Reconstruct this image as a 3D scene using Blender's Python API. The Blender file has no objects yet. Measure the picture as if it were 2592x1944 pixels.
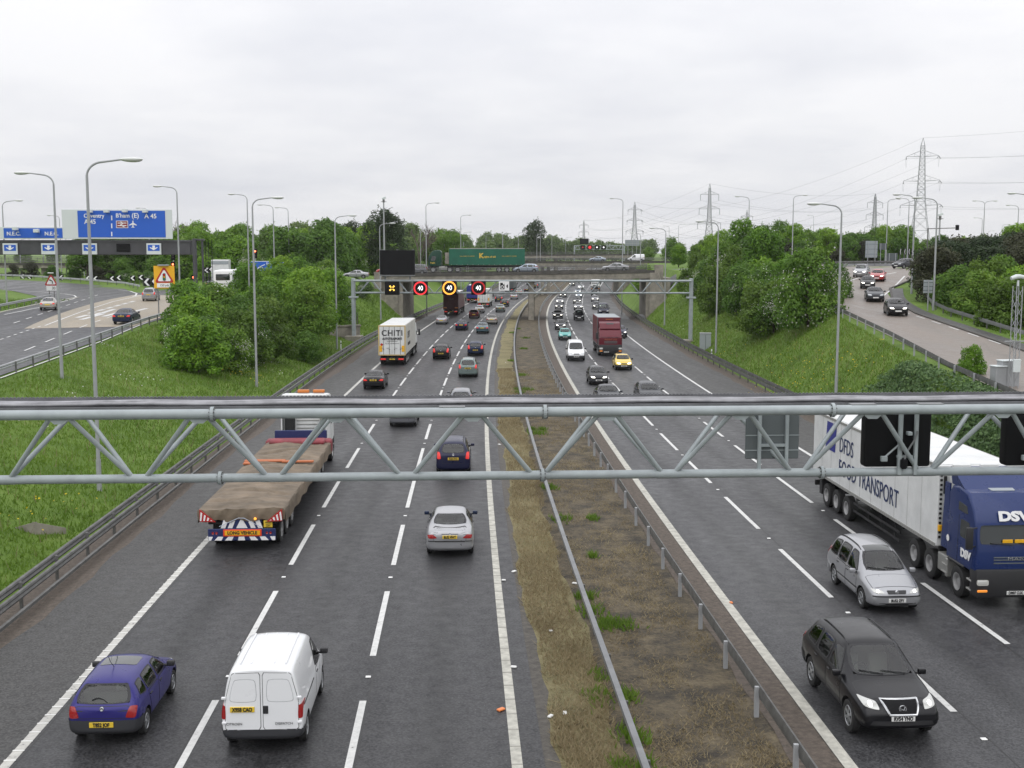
import bpy, bmesh, math, random
import numpy as np
from mathutils import Vector, Matrix
from mathutils.bvhtree import BVHTree

S = bpy.context.scene
C = S.collection
R = math.radians

# ------------------------------------------------------------------ camera
F_PX, CAM_H = 2940.0, 10.95
PITCH = math.atan((972 - 641) / F_PX)
YAW = math.atan((1296 - 1168) / F_PX)
cd = bpy.data.cameras.new('camera')
cam = bpy.data.objects.new('camera', cd)
C.objects.link(cam)
cam.location = (0, 0, CAM_H)
cam.rotation_euler = (math.pi / 2 - PITCH, 0, -YAW)
cd.sensor_width = 36.0
cd.lens = 36.0 * F_PX / 2592
cd.clip_start = 0.1
cd.clip_end = 12000
S.camera = cam

# ------------------------------------------------------------------ sky and sun
SUN_EL, SUN_ROT = R(52), R(200)
W = bpy.data.worlds.new('World')
S.world = W
W.use_nodes = True
nt = W.node_tree
nt.nodes.clear()
N = nt.nodes.new
out = N('ShaderNodeOutputWorld')
bg = N('ShaderNodeBackground')
bg.inputs['Strength'].default_value = 0.1
sky = N('ShaderNodeTexSky')
sky.sky_type = 'NISHITA'
sky.sun_disc = False
sky.sun_elevation = SUN_EL
sky.sun_rotation = SUN_ROT
tc = N('ShaderNodeTexCoord')
sep = N('ShaderNodeSeparateXYZ')
nt.links.new(tc.outputs['Generated'], sep.inputs[0])
# cloud deck seen in perspective: direction divided by height
zz = N('ShaderNodeMath'); zz.operation = 'MAXIMUM'; zz.inputs[1].default_value = 0.0
nt.links.new(sep.outputs['Z'], zz.inputs[0])
za = N('ShaderNodeMath'); za.operation = 'ADD'; za.inputs[1].default_value = 0.13
nt.links.new(zz.outputs[0], za.inputs[0])
dv = N('ShaderNodeVectorMath'); dv.operation = 'DIVIDE'
cmb = N('ShaderNodeCombineXYZ')
for k in range(3):
    nt.links.new(za.outputs[0], cmb.inputs[k])
nt.links.new(tc.outputs['Generated'], dv.inputs[0])
nt.links.new(cmb.outputs[0], dv.inputs[1])
n1 = N('ShaderNodeTexNoise')
n1.inputs['Scale'].default_value = 0.85
n1.inputs['Detail'].default_value = 7
n1.inputs['Roughness'].default_value = 0.55
nt.links.new(dv.outputs[0], n1.inputs['Vector'])
r1 = N('ShaderNodeValToRGB')
r1.color_ramp.elements[0].position = 0.30
r1.color_ramp.elements[0].color = (0.86, 0.875, 0.935, 1)
r1.color_ramp.elements[1].position = 0.62
r1.color_ramp.elements[1].color = (1.06, 1.06, 1.085, 1)
nt.links.new(n1.outputs[0], r1.inputs[0])
gr = N('ShaderNodeMath'); gr.operation = 'MULTIPLY_ADD'      # overcast: brighter overhead
gr.inputs[1].default_value = 9.0
gr.inputs[2].default_value = 8.0
nt.links.new(zz.outputs[0], gr.inputs[0])
ml = N('ShaderNodeVectorMath'); ml.operation = 'SCALE'
nt.links.new(r1.outputs[0], ml.inputs[0])
nt.links.new(gr.outputs[0], ml.inputs['Scale'])
mx = N('ShaderNodeMix'); mx.data_type = 'RGBA'
mx.inputs[0].default_value = 0.97
nt.links.new(sky.outputs[0], mx.inputs[6])
nt.links.new(ml.outputs[0], mx.inputs[7])
lw_ = N('ShaderNodeMath'); lw_.operation = 'LESS_THAN'; lw_.inputs[1].default_value = -.004     # land beyond the horizon
nt.links.new(sep.outputs['Z'], lw_.inputs[0])
mg_ = N('ShaderNodeMix'); mg_.data_type = 'RGBA'
mg_.inputs[7].default_value = (.55, .75, .30, 1)
nt.links.new(lw_.outputs[0], mg_.inputs[0])
nt.links.new(mx.outputs[2], mg_.inputs[6])
nt.links.new(mg_.outputs[2], bg.inputs['Color'])
nt.links.new(bg.outputs[0], out.inputs['Surface'])

sd = bpy.data.lights.new('sun', 'SUN')
sd.energy = 0.9
sd.angle = R(75)
sd.color = (1, 0.975, 0.94)
sun = bpy.data.objects.new('sun', sd)
C.objects.link(sun)
sun.rotation_euler = (math.pi / 2 - SUN_EL, 0, math.pi - SUN_ROT)
sun.location = (0, -50, 90)
S.view_settings.view_transform = 'Standard'
S.view_settings.look = 'None'
S.view_settings.exposure = 0.0
S.view_settings.gamma = 1.0

# ------------------------------------------------------------------ geometry of the place
# motorway coordinates: t = distance to the right of the camera's line, Y = distance ahead
def sh(Y):
    Y = np.asarray(Y, float)
    a = np.clip(Y - 30, 0, 350)
    return a * a / 4480 + np.clip(Y - 380, 0, None) * (350 / 2240)
def shf(Y): return float(sh(Y))
def heading(Y): return math.atan(max(0.0, min(Y, 380) - 30) / 2240)
I = np.interp
def base(Y): return I(Y, [0, 340, 420, 500, 700], [0, 0, 2.2, 4.6, 6])
def HL(Y): return I(Y, [-60, 0, 30, 70, 108, 150, 190, 230, 500], [.2, 1.0, 2.0, 3.3, 4.3, 4.8, 5.3, 6.0, 7.0])
def TL(Y): return I(Y, [-60, 0, 70, 108, 170, 186, 210, 400], [-20, -25.5, -28.4, -30.6, -34, -26, -24, -34])
def HR(Y): return I(Y, [-60, 0, 30, 66, 85, 104, 120, 148, 200, 400], [.2, 1.4, 2.5, 4.0, 4.8, 5.6, 6.6, 7.9, 8.2, 8.6])
def TR(Y): return I(Y, [-60, 0, 30, 66, 85, 105, 122, 150, 178, 192, 400], [24.5, 25, 26.5, 28.3, 30.6, 33, 35, 37, 37, 31, 36])
def ground(X, Y):
    t = X - shf(Y)
    b = float(base(Y))
    tl, tr = float(TL(Y)), float(TR(Y))
    hl, hr = max(float(HL(Y)), b), max(float(HR(Y)), b)
    mound = 1.75 * math.exp(-((X + 21) / 17) ** 4 - ((Y - 199) / 15) ** 4) * float(I(t, [-19, -15.2], [1, 0])) if -60 < X < 0 else 0
    return mound + float(I(t, [tl - 400, tl - 60, tl, tl + 1.2, -15.2, -14.0, 23.6, 24.6, tr - 1.2, tr, tr + 11, tr + 24, tr + 400],
                   [hl + 1.2, hl + .6, hl, hl - .12, b + .15, b, b, b + .2, hr - .15, hr, hr, hr + .8, hr + .8]))
fw = Vector((math.sin(YAW) * math.cos(PITCH), math.cos(YAW) * math.cos(PITCH), -math.sin(PITCH)))
rt = Vector((math.cos(YAW), -math.sin(YAW), 0))
up = rt.cross(fw)
EYE = Vector((0, 0, CAM_H))
def ray(px, py): return fw + rt * ((px - 1296) / F_PX) - up * ((py - 972) / F_PX)
def atY(px, py, Y):            # the point the photograph shows at a known distance
    d = ray(px, py)
    return EYE + d * (Y / d.y)
def hit(px, py):               # the ground point the photograph shows
    d = ray(px, py)
    a, k = 15.0, 15.0
    while k < 900:
        p = EYE + d * (k / d.y)
        if p.z < ground(p.x, p.y): break
        a = k; k *= 1.01
    for _ in range(30):
        m = (a + k) / 2
        p = EYE + d * (m / d.y)
        if p.z < ground(p.x, p.y): k = m
        else: a = m
    return EYE + d * (k / d.y)
def road(t, Y, z=None): return Vector((t + shf(Y), Y, float(base(Y)) if z is None else z))

# ------------------------------------------------------------------ object helpers
def tag(o, label=None, cat=None, group=None, kind=None):
    if label: o['label'] = label
    if cat: o['category'] = cat
    if group: o['group'] = group
    if kind: o['kind'] = kind
    return o
def empty(name, loc=(0, 0, 0), rz=0.0, label=None, cat=None, group=None, link=True):
    o = bpy.data.objects.new(name, None)
    o.empty_display_size = 0.3
    if link: C.objects.link(o)
    o.location = loc
    o.rotation_euler = (0, 0, rz)
    return tag(o, label, cat, group)
LINK = True
KIDS = {}
def mobj(name, me, parent=None):
    o = bpy.data.objects.new(name, me)
    if LINK: C.objects.link(o)
    if parent is not None:
        o.parent = parent
        KIDS.setdefault(parent.name, []).append(o)
    return o
def copy_tree(o, parent=None, got=None):          # a thing, its parts and their sub-parts
    c = o.copy()
    C.objects.link(c)
    c.parent = parent
    if got is not None: got.append(c)
    for ch in KIDS.get(o.name, []): copy_tree(ch, c, got)
    return c

class MB:
    def __init__(s): s.v, s.f, s.m = [], [], []
    def add(s, vs, fs, mi=0):
        n = len(s.v)
        s.v += [tuple(p) for p in vs]
        s.f += [tuple(i + n for i in f) for f in fs]
        s.m += [mi] * len(fs)
        return s
    def box(s, x0, x1, y0, y1, z0, z1, mi=0, M=None):
        vs = [(x, y, z) for x in (x0, x1) for y in (y0, y1) for z in (z0, z1)]
        if M is not None: vs = [M @ Vector(p) for p in vs]
        return s.add(vs, [(0, 1, 3, 2), (4, 6, 7, 5), (0, 4, 5, 1), (2, 3, 7, 6), (0, 2, 6, 4), (1, 5, 7, 3)], mi)
    def bev(s, x0, x1, y0, y1, z0, z1, b=.03, seg=1, mi=0, M=None):
        bm = bmesh.new()
        bmesh.ops.create_cube(bm, size=1)
        for v in bm.verts:
            v.co = ((x0 + x1) / 2 + v.co.x * (x1 - x0), (y0 + y1) / 2 + v.co.y * (y1 - y0), (z0 + z1) / 2 + v.co.z * (z1 - z0))
        bmesh.ops.bevel(bm, geom=bm.edges[:], offset=b, segments=seg, profile=.5, affect='EDGES')
        return s.bm(bm, mi, M)
    def bm(s, bm, mi=0, M=None):
        bm.verts.ensure_lookup_table(); bm.verts.index_update()
        vs = [(M @ v.co if M is not None else v.co.copy()) for v in bm.verts]
        s.add(vs, [[v.index for v in f.verts] for f in bm.faces], mi)
        bm.free()
        return s
    def tube(s, pts, r, n=8, mi=0, caps=True):
        pts = [Vector(p) for p in pts]
        k = len(pts)
        rs = r if isinstance(r, (list, tuple)) else [r] * k
        d0 = (pts[1] - pts[0]).normalized()
        a = d0.cross(Vector((0, 0, 1)))
        if a.length < .05: a = d0.cross(Vector((0, 1, 0)))
        a.normalize()
        vs, fs = [], []
        for i, p in enumerate(pts):
            d = (pts[min(i + 1, k - 1)] - pts[max(i - 1, 0)]).normalized()
            a = (a - d * a.dot(d)).normalized()
            b = d.cross(a)
            for j in range(n):
                w = 2 * math.pi * j / n
                vs.append(p + (a * math.cos(w) + b * math.sin(w)) * rs[i])
        for i in range(k - 1):
            for j in range(n):
                fs.append((i * n + j, i * n + (j + 1) % n, (i + 1) * n + (j + 1) % n, (i + 1) * n + j))
        if caps:
            fs.append(tuple(range(n))[::-1]); fs.append(tuple((k - 1) * n + j for j in range(n)))
        return s.add(vs, fs, mi)
    def prism(s, poly, off, mi=0):
        off = Vector(off)
        poly = [Vector(p) for p in poly]
        n = len(poly)
        return s.add(poly + [p + off for p in poly],
                     [tuple(range(n))[::-1], tuple(range(n, 2 * n))] + [(i, (i + 1) % n, n + (i + 1) % n, n + i) for i in range(n)], mi)
    def lathe(s, prof, n=20, axis='x', c=(0, 0, 0), mi=0):     # prof: (distance along the axis, radius)
        vs, fs = [], []
        for (h, r) in prof:
            for j in range(n):
                w = 2 * math.pi * j / n
                u, q = r * math.cos(w), r * math.sin(w)
                vs.append((c[0] + h, c[1] + u, c[2] + q) if axis == 'x' else (c[0] + u, c[1] + h, c[2] + q) if axis == 'y' else (c[0] + u, c[1] + q, c[2] + h))
        for i in range(len(prof) - 1):
            for j in range(n):
                fs.append((i * n + j, i * n + (j + 1) % n, (i + 1) * n + (j + 1) % n, (i + 1) * n + j))
        return s.add(vs, fs, mi)
    def sweep(s, path, prof, mi=0):        # prof: (sideways, up) closed outline carried along a path
        path = [Vector(p) for p in path]
        k, n = len(path), len(prof)
        vs, fs = [], []
        for i, p in enumerate(path):
            d = path[min(i + 1, k - 1)] - path[max(i - 1, 0)]
            d.z = 0
            d.normalize()
            a = Vector((d.y, -d.x, 0))
            vs += [p + a * u + Vector((0, 0, w)) for u, w in prof]
        for i in range(k - 1):
            for j in range(n):
                fs.append((i * n + j, i * n + (j + 1) % n, (i + 1) * n + (j + 1) % n, (i + 1) * n + j))
        fs.append(tuple(range(n))); fs.append(tuple((k - 1) * n + j for j in range(n))[::-1])
        return s.add(vs, fs, mi)
    def mesh(s, name, mats, smooth=False):
        me = bpy.data.meshes.new(name)
        me.from_pydata([tuple(p) for p in s.v], [], s.f)
        for m in (mats if isinstance(mats, (list, tuple)) else [mats]): me.materials.append(m)
        me.polygons.foreach_set('material_index', s.m)
        bm = bmesh.new(); bm.from_mesh(me)
        bmesh.ops.recalc_face_normals(bm, faces=bm.faces[:])
        bm.to_mesh(me); bm.free()
        if smooth:
            me.polygons.foreach_set('use_smooth', [True] * len(me.polygons))
            me.set_sharp_from_angle(angle=R(42))
        me.update()
        return me
    def build(s, name, mats, parent=None, smooth=False):
        return mobj(name, s.mesh(name, mats, smooth), parent)

def text(name, body, size, m, parent, loc, rot, sx=1.0, ex=.004, align='CENTER', shear=0.0, bold=0.0, sp=1.0):
    cu = bpy.data.curves.new('lettering', 'FONT')
    cu.body = body; cu.size = size; cu.extrude = ex; cu.align_x = align; cu.align_y = 'CENTER'
    cu.resolution_u = 3; cu.space_character = sp; cu.shear = shear; cu.offset = bold
    o = bpy.data.objects.new('lettering', cu)
    C.objects.link(o)
    dg = bpy.context.evaluated_depsgraph_get()
    me = bpy.data.meshes.new_from_object(o.evaluated_get(dg))
    bpy.data.objects.remove(o); bpy.data.curves.remove(cu)
    me.materials.clear(); me.materials.append(m)
    ob = mobj(name, me, parent)
    ob.location = loc; ob.rotation_euler = rot; ob.scale = (sx, 1, 1)
    return ob
FACE_S = (math.pi / 2, 0, 0)              # lettering read by someone looking along +Y

# ------------------------------------------------------------------ materials
def mat(name, col, rough=.6, metal=0.0, spec=.5, emit=None, es=1.0, var=0.0, vs=3.0, bump=0.0, bs=30.0, coat=0.0, var2=None, det=6, objvar=0.0, rvar=0.0):
    m = bpy.data.materials.new(name)
    m.use_nodes = True
    t = m.node_tree
    p = t.nodes['Principled BSDF']
    p.inputs['Base Color'].default_value = (*col, 1)
    p.inputs['Roughness'].default_value = rough
    p.inputs['Metallic'].default_value = metal
    p.inputs['Specular IOR Level'].default_value = spec
    p.inputs['Coat Weight'].default_value = coat
    p.inputs['Coat Roughness'].default_value = .06
    if emit:
        p.inputs['Emission Color'].default_value = (*emit, 1)
        p.inputs['Emission Strength'].default_value = es
    tcn = t.nodes.new('ShaderNodeTexCoord')
    if var or rvar:
        nz = t.nodes.new('ShaderNodeTexNoise')
        nz.inputs['Scale'].default_value = vs
        nz.inputs['Detail'].default_value = det
        nz.inputs['Roughness'].default_value = .62
        t.links.new(tcn.outputs['Object'], nz.inputs['Vector'])
    if var:
        cr = t.nodes.new('ShaderNodeValToRGB')
        cr.color_ramp.elements[0].position = .33
        cr.color_ramp.elements[1].position = .68
        c2 = var2 if var2 else tuple(min(1, c * (1 + var)) for c in col)
        c1 = col if var2 else tuple(c * (1 - var) for c in col)
        cr.color_ramp.elements[0].color = (*c1, 1)
        cr.color_ramp.elements[1].color = (*c2, 1)
        t.links.new(nz.outputs[0], cr.inputs[0])
        t.links.new(cr.outputs[0], p.inputs['Base Color'])
    if rvar:
        mr = t.nodes.new('ShaderNodeMapRange')
        mr.inputs[1].default_value = .35; mr.inputs[2].default_value = .65
        mr.inputs[3].default_value = rough - rvar; mr.inputs[4].default_value = rough + rvar
        t.links.new(nz.outputs[0], mr.inputs[0])
        t.links.new(mr.outputs[0], p.inputs['Roughness'])
    if bump:
        nb = t.nodes.new('ShaderNodeTexNoise')
        nb.inputs['Scale'].default_value = bs
        nb.inputs['Detail'].default_value = 4
        t.links.new(tcn.outputs['Object'], nb.inputs['Vector'])
        bp = t.nodes.new('ShaderNodeBump')
        bp.inputs['Strength'].default_value = bump
        bp.inputs['Distance'].default_value = .03
        t.links.new(nb.outputs[0], bp.inputs['Height'])
        t.links.new(bp.outputs[0], p.inputs['Normal'])
    return m
def nodes_of(m): return m.node_tree, m.node_tree.nodes['Principled BSDF']

def asphalt(name, c1, c2, patch=.35, rough=.42, lanes=None):
    m = mat(name, c1, rough, spec=.34)
    t, p = nodes_of(m)
    tcn = t.nodes.new('ShaderNodeTexCoord')
    def noise(sc, det=3, stretch=None):
        n = t.nodes.new('ShaderNodeTexNoise')
        n.inputs['Scale'].default_value = sc; n.inputs['Detail'].default_value = det
        if stretch:
            mp = t.nodes.new('ShaderNodeMapping'); mp.inputs['Scale'].default_value = stretch
            t.links.new(tcn.outputs['Object'], mp.inputs[0]); t.links.new(mp.outputs[0], n.inputs['Vector'])
        else: t.links.new(tcn.outputs['Object'], n.inputs['Vector'])
        return n
    fine = noise(19, 3); big = noise(.55, 5, (1, .16, 1)); mid = noise(2.2, 6)
    cr = t.nodes.new('ShaderNodeValToRGB')
    cr.color_ramp.elements[0].position = .36; cr.color_ramp.elements[1].position = .66
    cr.color_ramp.elements[0].color = (*c1, 1); cr.color_ramp.elements[1].color = (*c2, 1)
    t.links.new(fine.outputs[0], cr.inputs[0])
    ad = t.nodes.new('ShaderNodeMath'); ad.operation = 'ADD'
    t.links.new(big.outputs[0], ad.inputs[0]); t.links.new(mid.outputs[0], ad.inputs[1])
    mr = t.nodes.new('ShaderNodeMapRange')
    mr.inputs[1].default_value = .7; mr.inputs[2].default_value = 1.3
    mr.inputs[3].default_value = 1 - patch; mr.inputs[4].default_value = 1 + patch
    t.links.new(ad.outputs[0], mr.inputs[0])
    fac = mr.outputs[0]
    if lanes:                                   # polished wheel tracks and oil lines, from the offset across the road
        def mth(op, a, b_=None, c=None):
            n = t.nodes.new('ShaderNodeMath'); n.operation = op
            for i, q in enumerate((a, b_, c)):
                if q is None: continue
                if isinstance(q, (int, float)): n.inputs[i].default_value = q
                else: t.links.new(q, n.inputs[i])
            return n.outputs[0]
        at = t.nodes.new('ShaderNodeAttribute'); at.attribute_name = 'across'
        wv = mth('MULTIPLY_ADD', noise(.35, 3, (1, .25, 1)).outputs[0], .35, -.17)
        u = mth('DIVIDE', mth('SUBTRACT', mth('ADD', at.outputs['Fac'], wv), lanes[0]), lanes[1])
        tr = mth('COSINE', mth('MULTIPLY', u, 4 * math.pi))
        oil = mth('POWER', mth('ABSOLUTE', mth('SINE', mth('MULTIPLY', u, math.pi))), 14.0)
        k = mth('MULTIPLY_ADD', tr, -.085, 1.0)
        k = mth('SUBTRACT', k, mth('MULTIPLY', oil, mth('MULTIPLY', noise(.25, 5, (1, .2, 1)).outputs[0], .42)))
        fac = mth('MULTIPLY', fac, k)
    sc = t.nodes.new('ShaderNodeVectorMath'); sc.operation = 'SCALE'
    t.links.new(cr.outputs[0], sc.inputs[0]); t.links.new(fac, sc.inputs['Scale'])
    # pale chippings caught in the surface
    vo = t.nodes.new('ShaderNodeTexVoronoi'); vo.inputs['Scale'].default_value = 5.0
    t.links.new(tcn.outputs['Object'], vo.inputs['Vector'])
    lt = t.nodes.new('ShaderNodeMath'); lt.operation = 'LESS_THAN'; lt.inputs[1].default_value = .055
    t.links.new(vo.outputs['Distance'], lt.inputs[0])
    mm = t.nodes.new('ShaderNodeMix'); mm.data_type = 'RGBA'
    t.links.new(lt.outputs[0], mm.inputs[0]); t.links.new(sc.outputs[0], mm.inputs[6])
    mm.inputs[7].default_value = (c2[0] * 2.6, c2[1] * 2.6, c2[2] * 2.6, 1)
    t.links.new(mm.outputs[2], p.inputs['Base Color'])
    r2 = t.nodes.new('ShaderNodeMapRange')
    r2.inputs[1].default_value = .7; r2.inputs[2].default_value = 1.3
    r2.inputs[3].default_value = rough - .1; r2.inputs[4].default_value = rough + .16
    t.links.new(ad.outputs[0], r2.inputs[0]); t.links.new(r2.outputs[0], p.inputs['Roughness'])
    bp = t.nodes.new('ShaderNodeBump'); bp.inputs['Strength'].default_value = .35; bp.inputs['Distance'].default_value = .012
    t.links.new(fine.outputs[0], bp.inputs['Height']); t.links.new(bp.outputs[0], p.inputs['Normal'])
    return m

def worn_paint(name, col=(.62, .62, .58), under=(.055, .055, .057), thr=.36):
    m = mat(name, col, .5)
    t, p = nodes_of(m)
    tcn = t.nodes.new('ShaderNodeTexCoord')
    n = t.nodes.new('ShaderNodeTexNoise'); n.inputs['Scale'].default_value = 5; n.inputs['Detail'].default_value = 8; n.inputs['Roughness'].default_value = .7
    t.links.new(tcn.outputs['Object'], n.inputs['Vector'])
    cr = t.nodes.new('ShaderNodeValToRGB')
    e = cr.color_ramp.elements
    e[0].position = thr - .03; e[0].color = (*under, 1)
    e[1].position = thr + .02; e[1].color = tuple(c * .8 for c in col) + (1,)
    k = e.new(.62); k.color = (*col, 1)
    t.links.new(n.outputs[0], cr.inputs[0]); t.links.new(cr.outputs[0], p.inputs['Base Color'])
    return m

M_ = {}
M_['asphalt'] = asphalt('asphalt', (.015, .015, .0162), (.057, .057, .060), .22, .46, (-9.75, 3.65))
M_['shoulder'] = asphalt('shoulder asphalt', (.022, .0215, .021), (.078, .076, .073), .25, .52)
M_['asphalt_right'] = asphalt('right carriageway asphalt', (.022, .022, .024), (.068, .068, .071), .18, .44, (8.3, 3.48))
M_['slip'] = asphalt('slip road asphalt', (.030, .030, .032), (.070, .070, .072), .22, .46)
M_['pink'] = asphalt('pinkish concrete road', (.150, .126, .108), (.225, .192, .165), .15, .45)
M_['buff'] = asphalt('buff anti-skid surface', (.24, .205, .15), (.36, .31, .24), .18, .5)
M_['paint'] = worn_paint('road paint', (.64, .64, .62), thr=.355)
M_['paint_old'] = worn_paint('worn rib line paint', (.52, .51, .47), thr=.38)
M_['kerb'] = mat('kerb line concrete', (.43, .42, .37), .8, var=.25, vs=4, bump=.3)
M_['dirt_brown'] = mat('brown grit', (.060, .048, .038), .85, var=1, var2=(.125, .10, .08), vs=6, bump=.8, bs=24)
M_['dirt'] = mat('dark wet grit', (.045, .04, .034), .75, var=1, var2=(.10, .09, .075), vs=5, bump=.8, bs=22)
M_['galv'] = mat('galvanised steel', (.19, .195, .20), .48, .3, var=.16, vs=2)
M_['tray'] = mat('cable tray steel', (.15, .152, .16), .55, .2, var=.25, vs=1.5)
M_['galv_dark'] = mat('weathered steel', (.13, .13, .125), .6, .3, var=.3, vs=3)
M_['gantry'] = mat('grey gantry paint', (.27, .30, .31), .42, 0, .5, var=1, var2=(.345, .385, .395), vs=2.2, det=9)
M_['lampgrey'] = mat('lamp column grey', (.33, .34, .35), .5, .1, var=.1, vs=1.2)
M_['lampglass'] = mat('lamp lens', (.62, .63, .62), .25)
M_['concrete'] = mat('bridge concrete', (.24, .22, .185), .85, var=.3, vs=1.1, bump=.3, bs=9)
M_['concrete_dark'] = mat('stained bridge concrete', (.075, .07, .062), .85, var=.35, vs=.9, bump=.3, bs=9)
M_['black'] = mat('matt black board', (.004, .004, .005), .65, spec=.2)
M_['darkgirder'] = mat('dark girder paint', (.055, .055, .062), .55, var=.15, vs=1)
M_['blue'] = mat('sign blue', (.012, .10, .52), .45)
M_['white'] = mat('sign white', (.80, .80, .80), .45)
M_['offwhite'] = mat('sign surround white', (.60, .64, .64), .5)
M_['yellow'] = mat('sign yellow', (.80, .42, .01), .45)
M_['red'] = mat('sign red', (.42, .014, .014), .45)
M_['brown'] = mat('rail sign maroon', (.24, .02, .03), .5)
M_['signback'] = mat('sign back grey', (.30, .33, .345), .55)
M_['signback_dark'] = mat('sign back dark grey', (.10, .115, .12), .55)
M_['e_white'] = mat('lit white lamps', (.8, .8, .8), .4, emit=(1, 1, 1), es=1.25)
M_['e_red'] = mat('lit red lamps', (.5, .02, .02), .4, emit=(1, .035, .05), es=.85)
M_['e_orange'] = mat('lit orange lamps', (.6, .2, .02), .4, emit=(1, .40, .05), es=1.5)
M_['e_yellow'] = mat('lit yellow lamps', (.6, .4, .02), .4, emit=(1, .60, .10), es=1.7)
M_['e_dred'] = mat('dim red lamps', (.3, .01, .01), .4, emit=(1, .03, .04), es=.28)
M_['wood'] = mat('weathered timber', (.16, .14, .115), .85, var=.3, vs=6)
# ------------------------------------------------------------------ ground, roads, markings
YS = np.concatenate([np.array([-4000, -1500, -600, -250, -120]), np.arange(-60, 130, 3.0), np.arange(130, 420, 5.0), np.arange(420, 900, 30.0), np.array([900, 1100, 1500, 2200, 3500, 6000, 9000])])

def grass_mat(name, cols, sc=.35, tan=None):
    m = mat(name, cols[0], .8, spec=.25)
    t, p = nodes_of(m)
    tcn = t.nodes.new('ShaderNodeTexCoord')
    def nz(s, d, r=.6):
        n = t.nodes.new('ShaderNodeTexNoise'); n.inputs['Scale'].default_value = s; n.inputs['Detail'].default_value = d; n.inputs['Roughness'].default_value = r
        t.links.new(tcn.outputs['Object'], n.inputs['Vector']); return n
    a, b = nz(sc, 7, .65), nz(9, 5, .7)
    ad = t.nodes.new('ShaderNodeMath'); ad.operation = 'MULTIPLY_ADD'; ad.inputs[1].default_value = .55
    t.links.new(b.outputs[0], ad.inputs[0]); t.links.new(a.outputs[0], ad.inputs[2])
    cr = t.nodes.new('ShaderNodeValToRGB'); e = cr.color_ramp.elements
    e[0].position = .55; e[0].color = (*cols[0], 1); e[1].position = 1.0; e[1].color = (*cols[-1], 1)
    for i, c in enumerate(cols[1:-1]):
        k = e.new(.55 + .45 * (i + 1) / (len(cols) - 1)); k.color = (*c, 1)
    t.links.new(ad.outputs[0], cr.inputs[0]); t.links.new(cr.outputs[0], p.inputs['Base Color'])
    bp = t.nodes.new('ShaderNodeBump'); bp.inputs['Strength'].default_value = .9; bp.inputs['Distance'].default_value = .12
    t.links.new(b.outputs[0], bp.inputs['Height']); t.links.new(bp.outputs[0], p.inputs['Normal'])
    return m
M_['grass'] = grass_mat('verge grass', [(.062, .112, .014), (.090, .160, .019), (.120, .20, .026), (.17, .23, .055)])
M_['median'] = grass_mat('median soil and dry grass', [(.034, .030, .026), (.070, .060, .045), (.135, .110, .072), (.20, .165, .105)], 1.1)
M_['drystrip'] = grass_mat('dry grass strip', [(.11, .10, .055), (.18, .16, .08), (.24, .205, .11), (.19, .20, .085)], .6)

def terrain():
    v, f = [], []
    rows = []
    for Y in YS:
        b = float(base(Y)); s = shf(Y)
        tl, tr = float(TL(Y)), float(TR(Y))
        ts = [-7000, -2500, -900, tl - 400, tl - 200, tl - 120, tl - 60, tl - 40, tl - 20, tl - 10, tl - 4, tl, tl + 1.2]
        ts += list(np.linspace(tl + 1.2, -15.2, 7)[1:]) + [-14.0, -13, 5, 22.8, 23.6, 24.6]
        ts += list(np.linspace(24.6, tr - 1.2, 7)[1:]) + [tr, tr + 4, tr + 8, tr + 11, tr + 17, tr + 24, tr + 60, tr + 150, tr + 400, 900, 2500, 7000]
        row = []
        for t in ts:
            z = ground(t + s, Y)
            if abs(t) < 12.9 or -13 <= t <= 22.8: z -= .06
            n = 0.0
            row.append(len(v)); v.append((t + s, Y, z + n))
        rows.append(row)
    for a, b in zip(rows[:-1], rows[1:]):
        for i in range(len(a) - 1):
            f.append((a[i], a[i + 1], b[i + 1], b[i]))
    m = MB(); m.add(v, f)
    o = m.build('ground', M_['grass'], None, True)
    o['kind'] = 'structure'
terrain()

def strip(name, t0, t1, z, m, y0=-60, y1=700, dy=6.0):
    """a road-following sheet between two offsets (numbers or functions of Y)"""
    ys = np.arange(y0, y1 + .01, dy)
    f0 = t0 if callable(t0) else (lambda Y: t0)
    f1 = t1 if callable(t1) else (lambda Y: t1)
    b = MB()
    vs = []
    for Y in ys:
        s, h = shf(Y), float(base(Y)) + z
        vs += [(f0(Y) + s, Y, h), (f1(Y) + s, Y, h)]
    b.add(vs, [(2 * i, 2 * i + 1, 2 * i + 3, 2 * i + 2) for i in range(len(ys) - 1)])
    o = b.build(name, m)
    a = o.data.attributes.new('across', 'FLOAT', 'POINT')
    a.data.foreach_set('value', np.array([q for Y in ys for q in (f0(Y), f1(Y))], np.float32))
    o['kind'] = 'structure'
    return o
rj = random.Random(5)
edge = {}
def wob(Y, a, k): return a * (math.sin(Y * .53 + k) * .4 + math.sin(Y * 2.9 + 2 * k) * .25 + math.sin(Y * .17 + k) * .6 + math.sin(Y * 1.37 + 5 * k) * .3)
strip('verge_dirt', -14.6, lambda Y: -12.2, .012, M_['dirt_brown'], dy=3)
strip('hard_shoulder', lambda Y: -12.75 + wob(Y, .16, 1), -9.80, .024, M_['shoulder'], dy=1.5, y1=420)
strip('carriageway', -9.80, 1.75, .028, M_['asphalt'], dy=3)
strip('median', 1.6, 8.2, .01, M_['median'], dy=3)
strip('median_dirt', 1.2, lambda Y: 2.0 + wob(Y, .16, 4), .02, M_['dirt'], dy=1.0, y1=350)
strip('dry_grass_strip', lambda Y: 2.0 + wob(Y, .16, 4), lambda Y: 3.45 + wob(Y, .2, 9), .021, M_['drystrip'], dy=1.0, y1=350)
strip('median_dirt', lambda Y: 7.1 + wob(Y, .12, 2), 8.12, .022, M_['dirt_brown'], dy=1.5, y1=350)
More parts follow.
